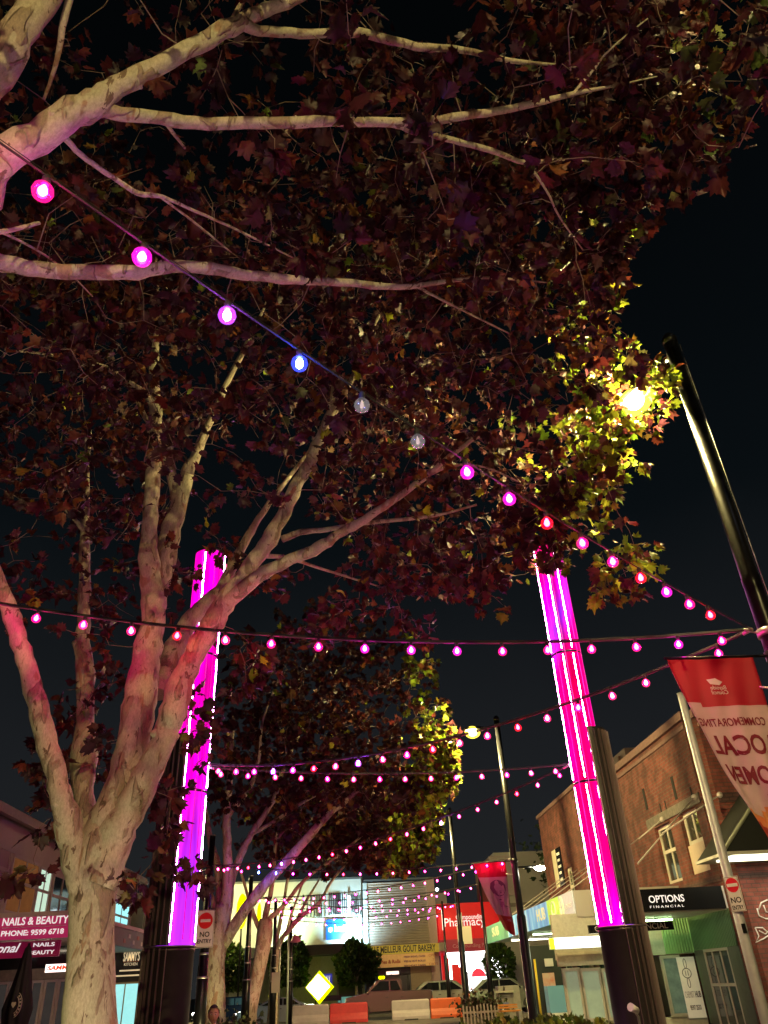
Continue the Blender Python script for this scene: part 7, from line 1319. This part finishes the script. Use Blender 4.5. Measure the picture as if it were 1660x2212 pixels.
for j in range(NV):
    for i in range(NU): i2 = (i+1) % NU; b.f.append((j*NU+i, (j+1)*NU+i, (j+1)*NU+i2, j*NU+i2)); b.m.append(0); b.sm.append(True)
hd = b.build('head', skin, person)
for sx in (-1, 1):
    b = MB(); b.ball(hc+Vector((sx*.031, -.078, .004)), .0125, 8, (1.15, .6, .62)); b.build('eye', mat('eye_white', (.6, .58, .55), .3), hd); b = MB(); b.ball(hc+Vector((sx*.031, -.0842, .004)), .0055, 6, (1, .5, 1)); b.build('iris', mat('iris', (.03, .02, .015), .2), hd)
    b = MB(); b.tube([hc+Vector((sx*.014, -.089, .023)), hc+Vector((sx*.032, -.088, .028)), hc+Vector((sx*.049, -.077, .022))], [.0025, .0032, .0018], 5); b.build('eyebrow', mat('hair', (.022, .013, .010), .8, bump=0.4, scale=60, spec=0.15), hd)
    b = MB(); b.ball(hc+Vector((sx*.074, .008, -.008)), .026, 8, (.35, .6, 1)); b.build('ear', skin, hd)
b = MB(); b.tube([hc+Vector((-.022, -.082, -.058)), hc+Vector((-.008, -.0925, -.056)), hc+Vector((.008, -.0925, -.056)), hc+Vector((.022, -.082, -.058))], [.002, .0045, .0045, .002], 6); b.tube([hc+Vector((-.018, -.083, -.064)), hc+Vector((0, -.092, -.066)), hc+Vector((.018, -.083, -.064))], [.002, .005, .002], 6); b.build('lips', mat('lips', (.40, .13, .11), .5), hd)
b = MB(); b.smooth = True
for j in range(13):
    ph = math.pi*.62*j/12
    for i in range(28):
        a = 2*math.pi*i/28; x, y, z = math.sin(ph)*math.cos(a), math.sin(ph)*math.sin(a), math.cos(ph)
        if y < 0 and z < .62+.12*abs(x): z = .62+.12*abs(x)-.9*max(0, abs(x)-.62); 
        r_ = 1+.02*math.sin(14*a); b.v.append(tuple(hc+Vector((x*.081*r_, y*.099+.006, z*.122+.002))))
for j in range(12):
    for i in range(28): i2 = (i+1) % 28; b.f.append((j*28+i, (j+1)*28+i, (j+1)*28+i2, j*28+i2)); b.m.append(0); b.sm.append(True)
b.build('hair', MATS['hair'], person); b = MB(); b.ball(hc+Vector((0, .11, -.01)), .04, 8, (1, .8, 1)); b.tube([hc+Vector((.0, .12, -.03)), hc+Vector((.0, .13, -.12)), hc+Vector((0, .12, -.2))], [.03, .026, .008], 8); b.build('ponytail', MATS['hair'], person)
b = MB(); b.tube([(.075*math.cos(a), .01+.07*math.sin(a), 1.165+.01*math.sin(a)) for a in [x*math.pi/8 for x in range(17)]], .02, 8); b.build('collar', jacket, person)
ST = thing('stool', (PX, PY+.02, 0), 'low black bench the person sits on, below the picture edge', 'bench', local=True)
b = MB(); b.box((0, 0, .50), (.9, .4, .05), bev=.015); b.build('seat', tim, ST)
for sx in (-.38, .38): b = MB(); b.box((sx, 0, .236), (.05, .34, .47)); b.build('leg', black_paint, ST)
# festoon anchors for a far string hidden end, kept simple
for o in list(bpy.data.objects):
    if '_local' in o: del o['_local']
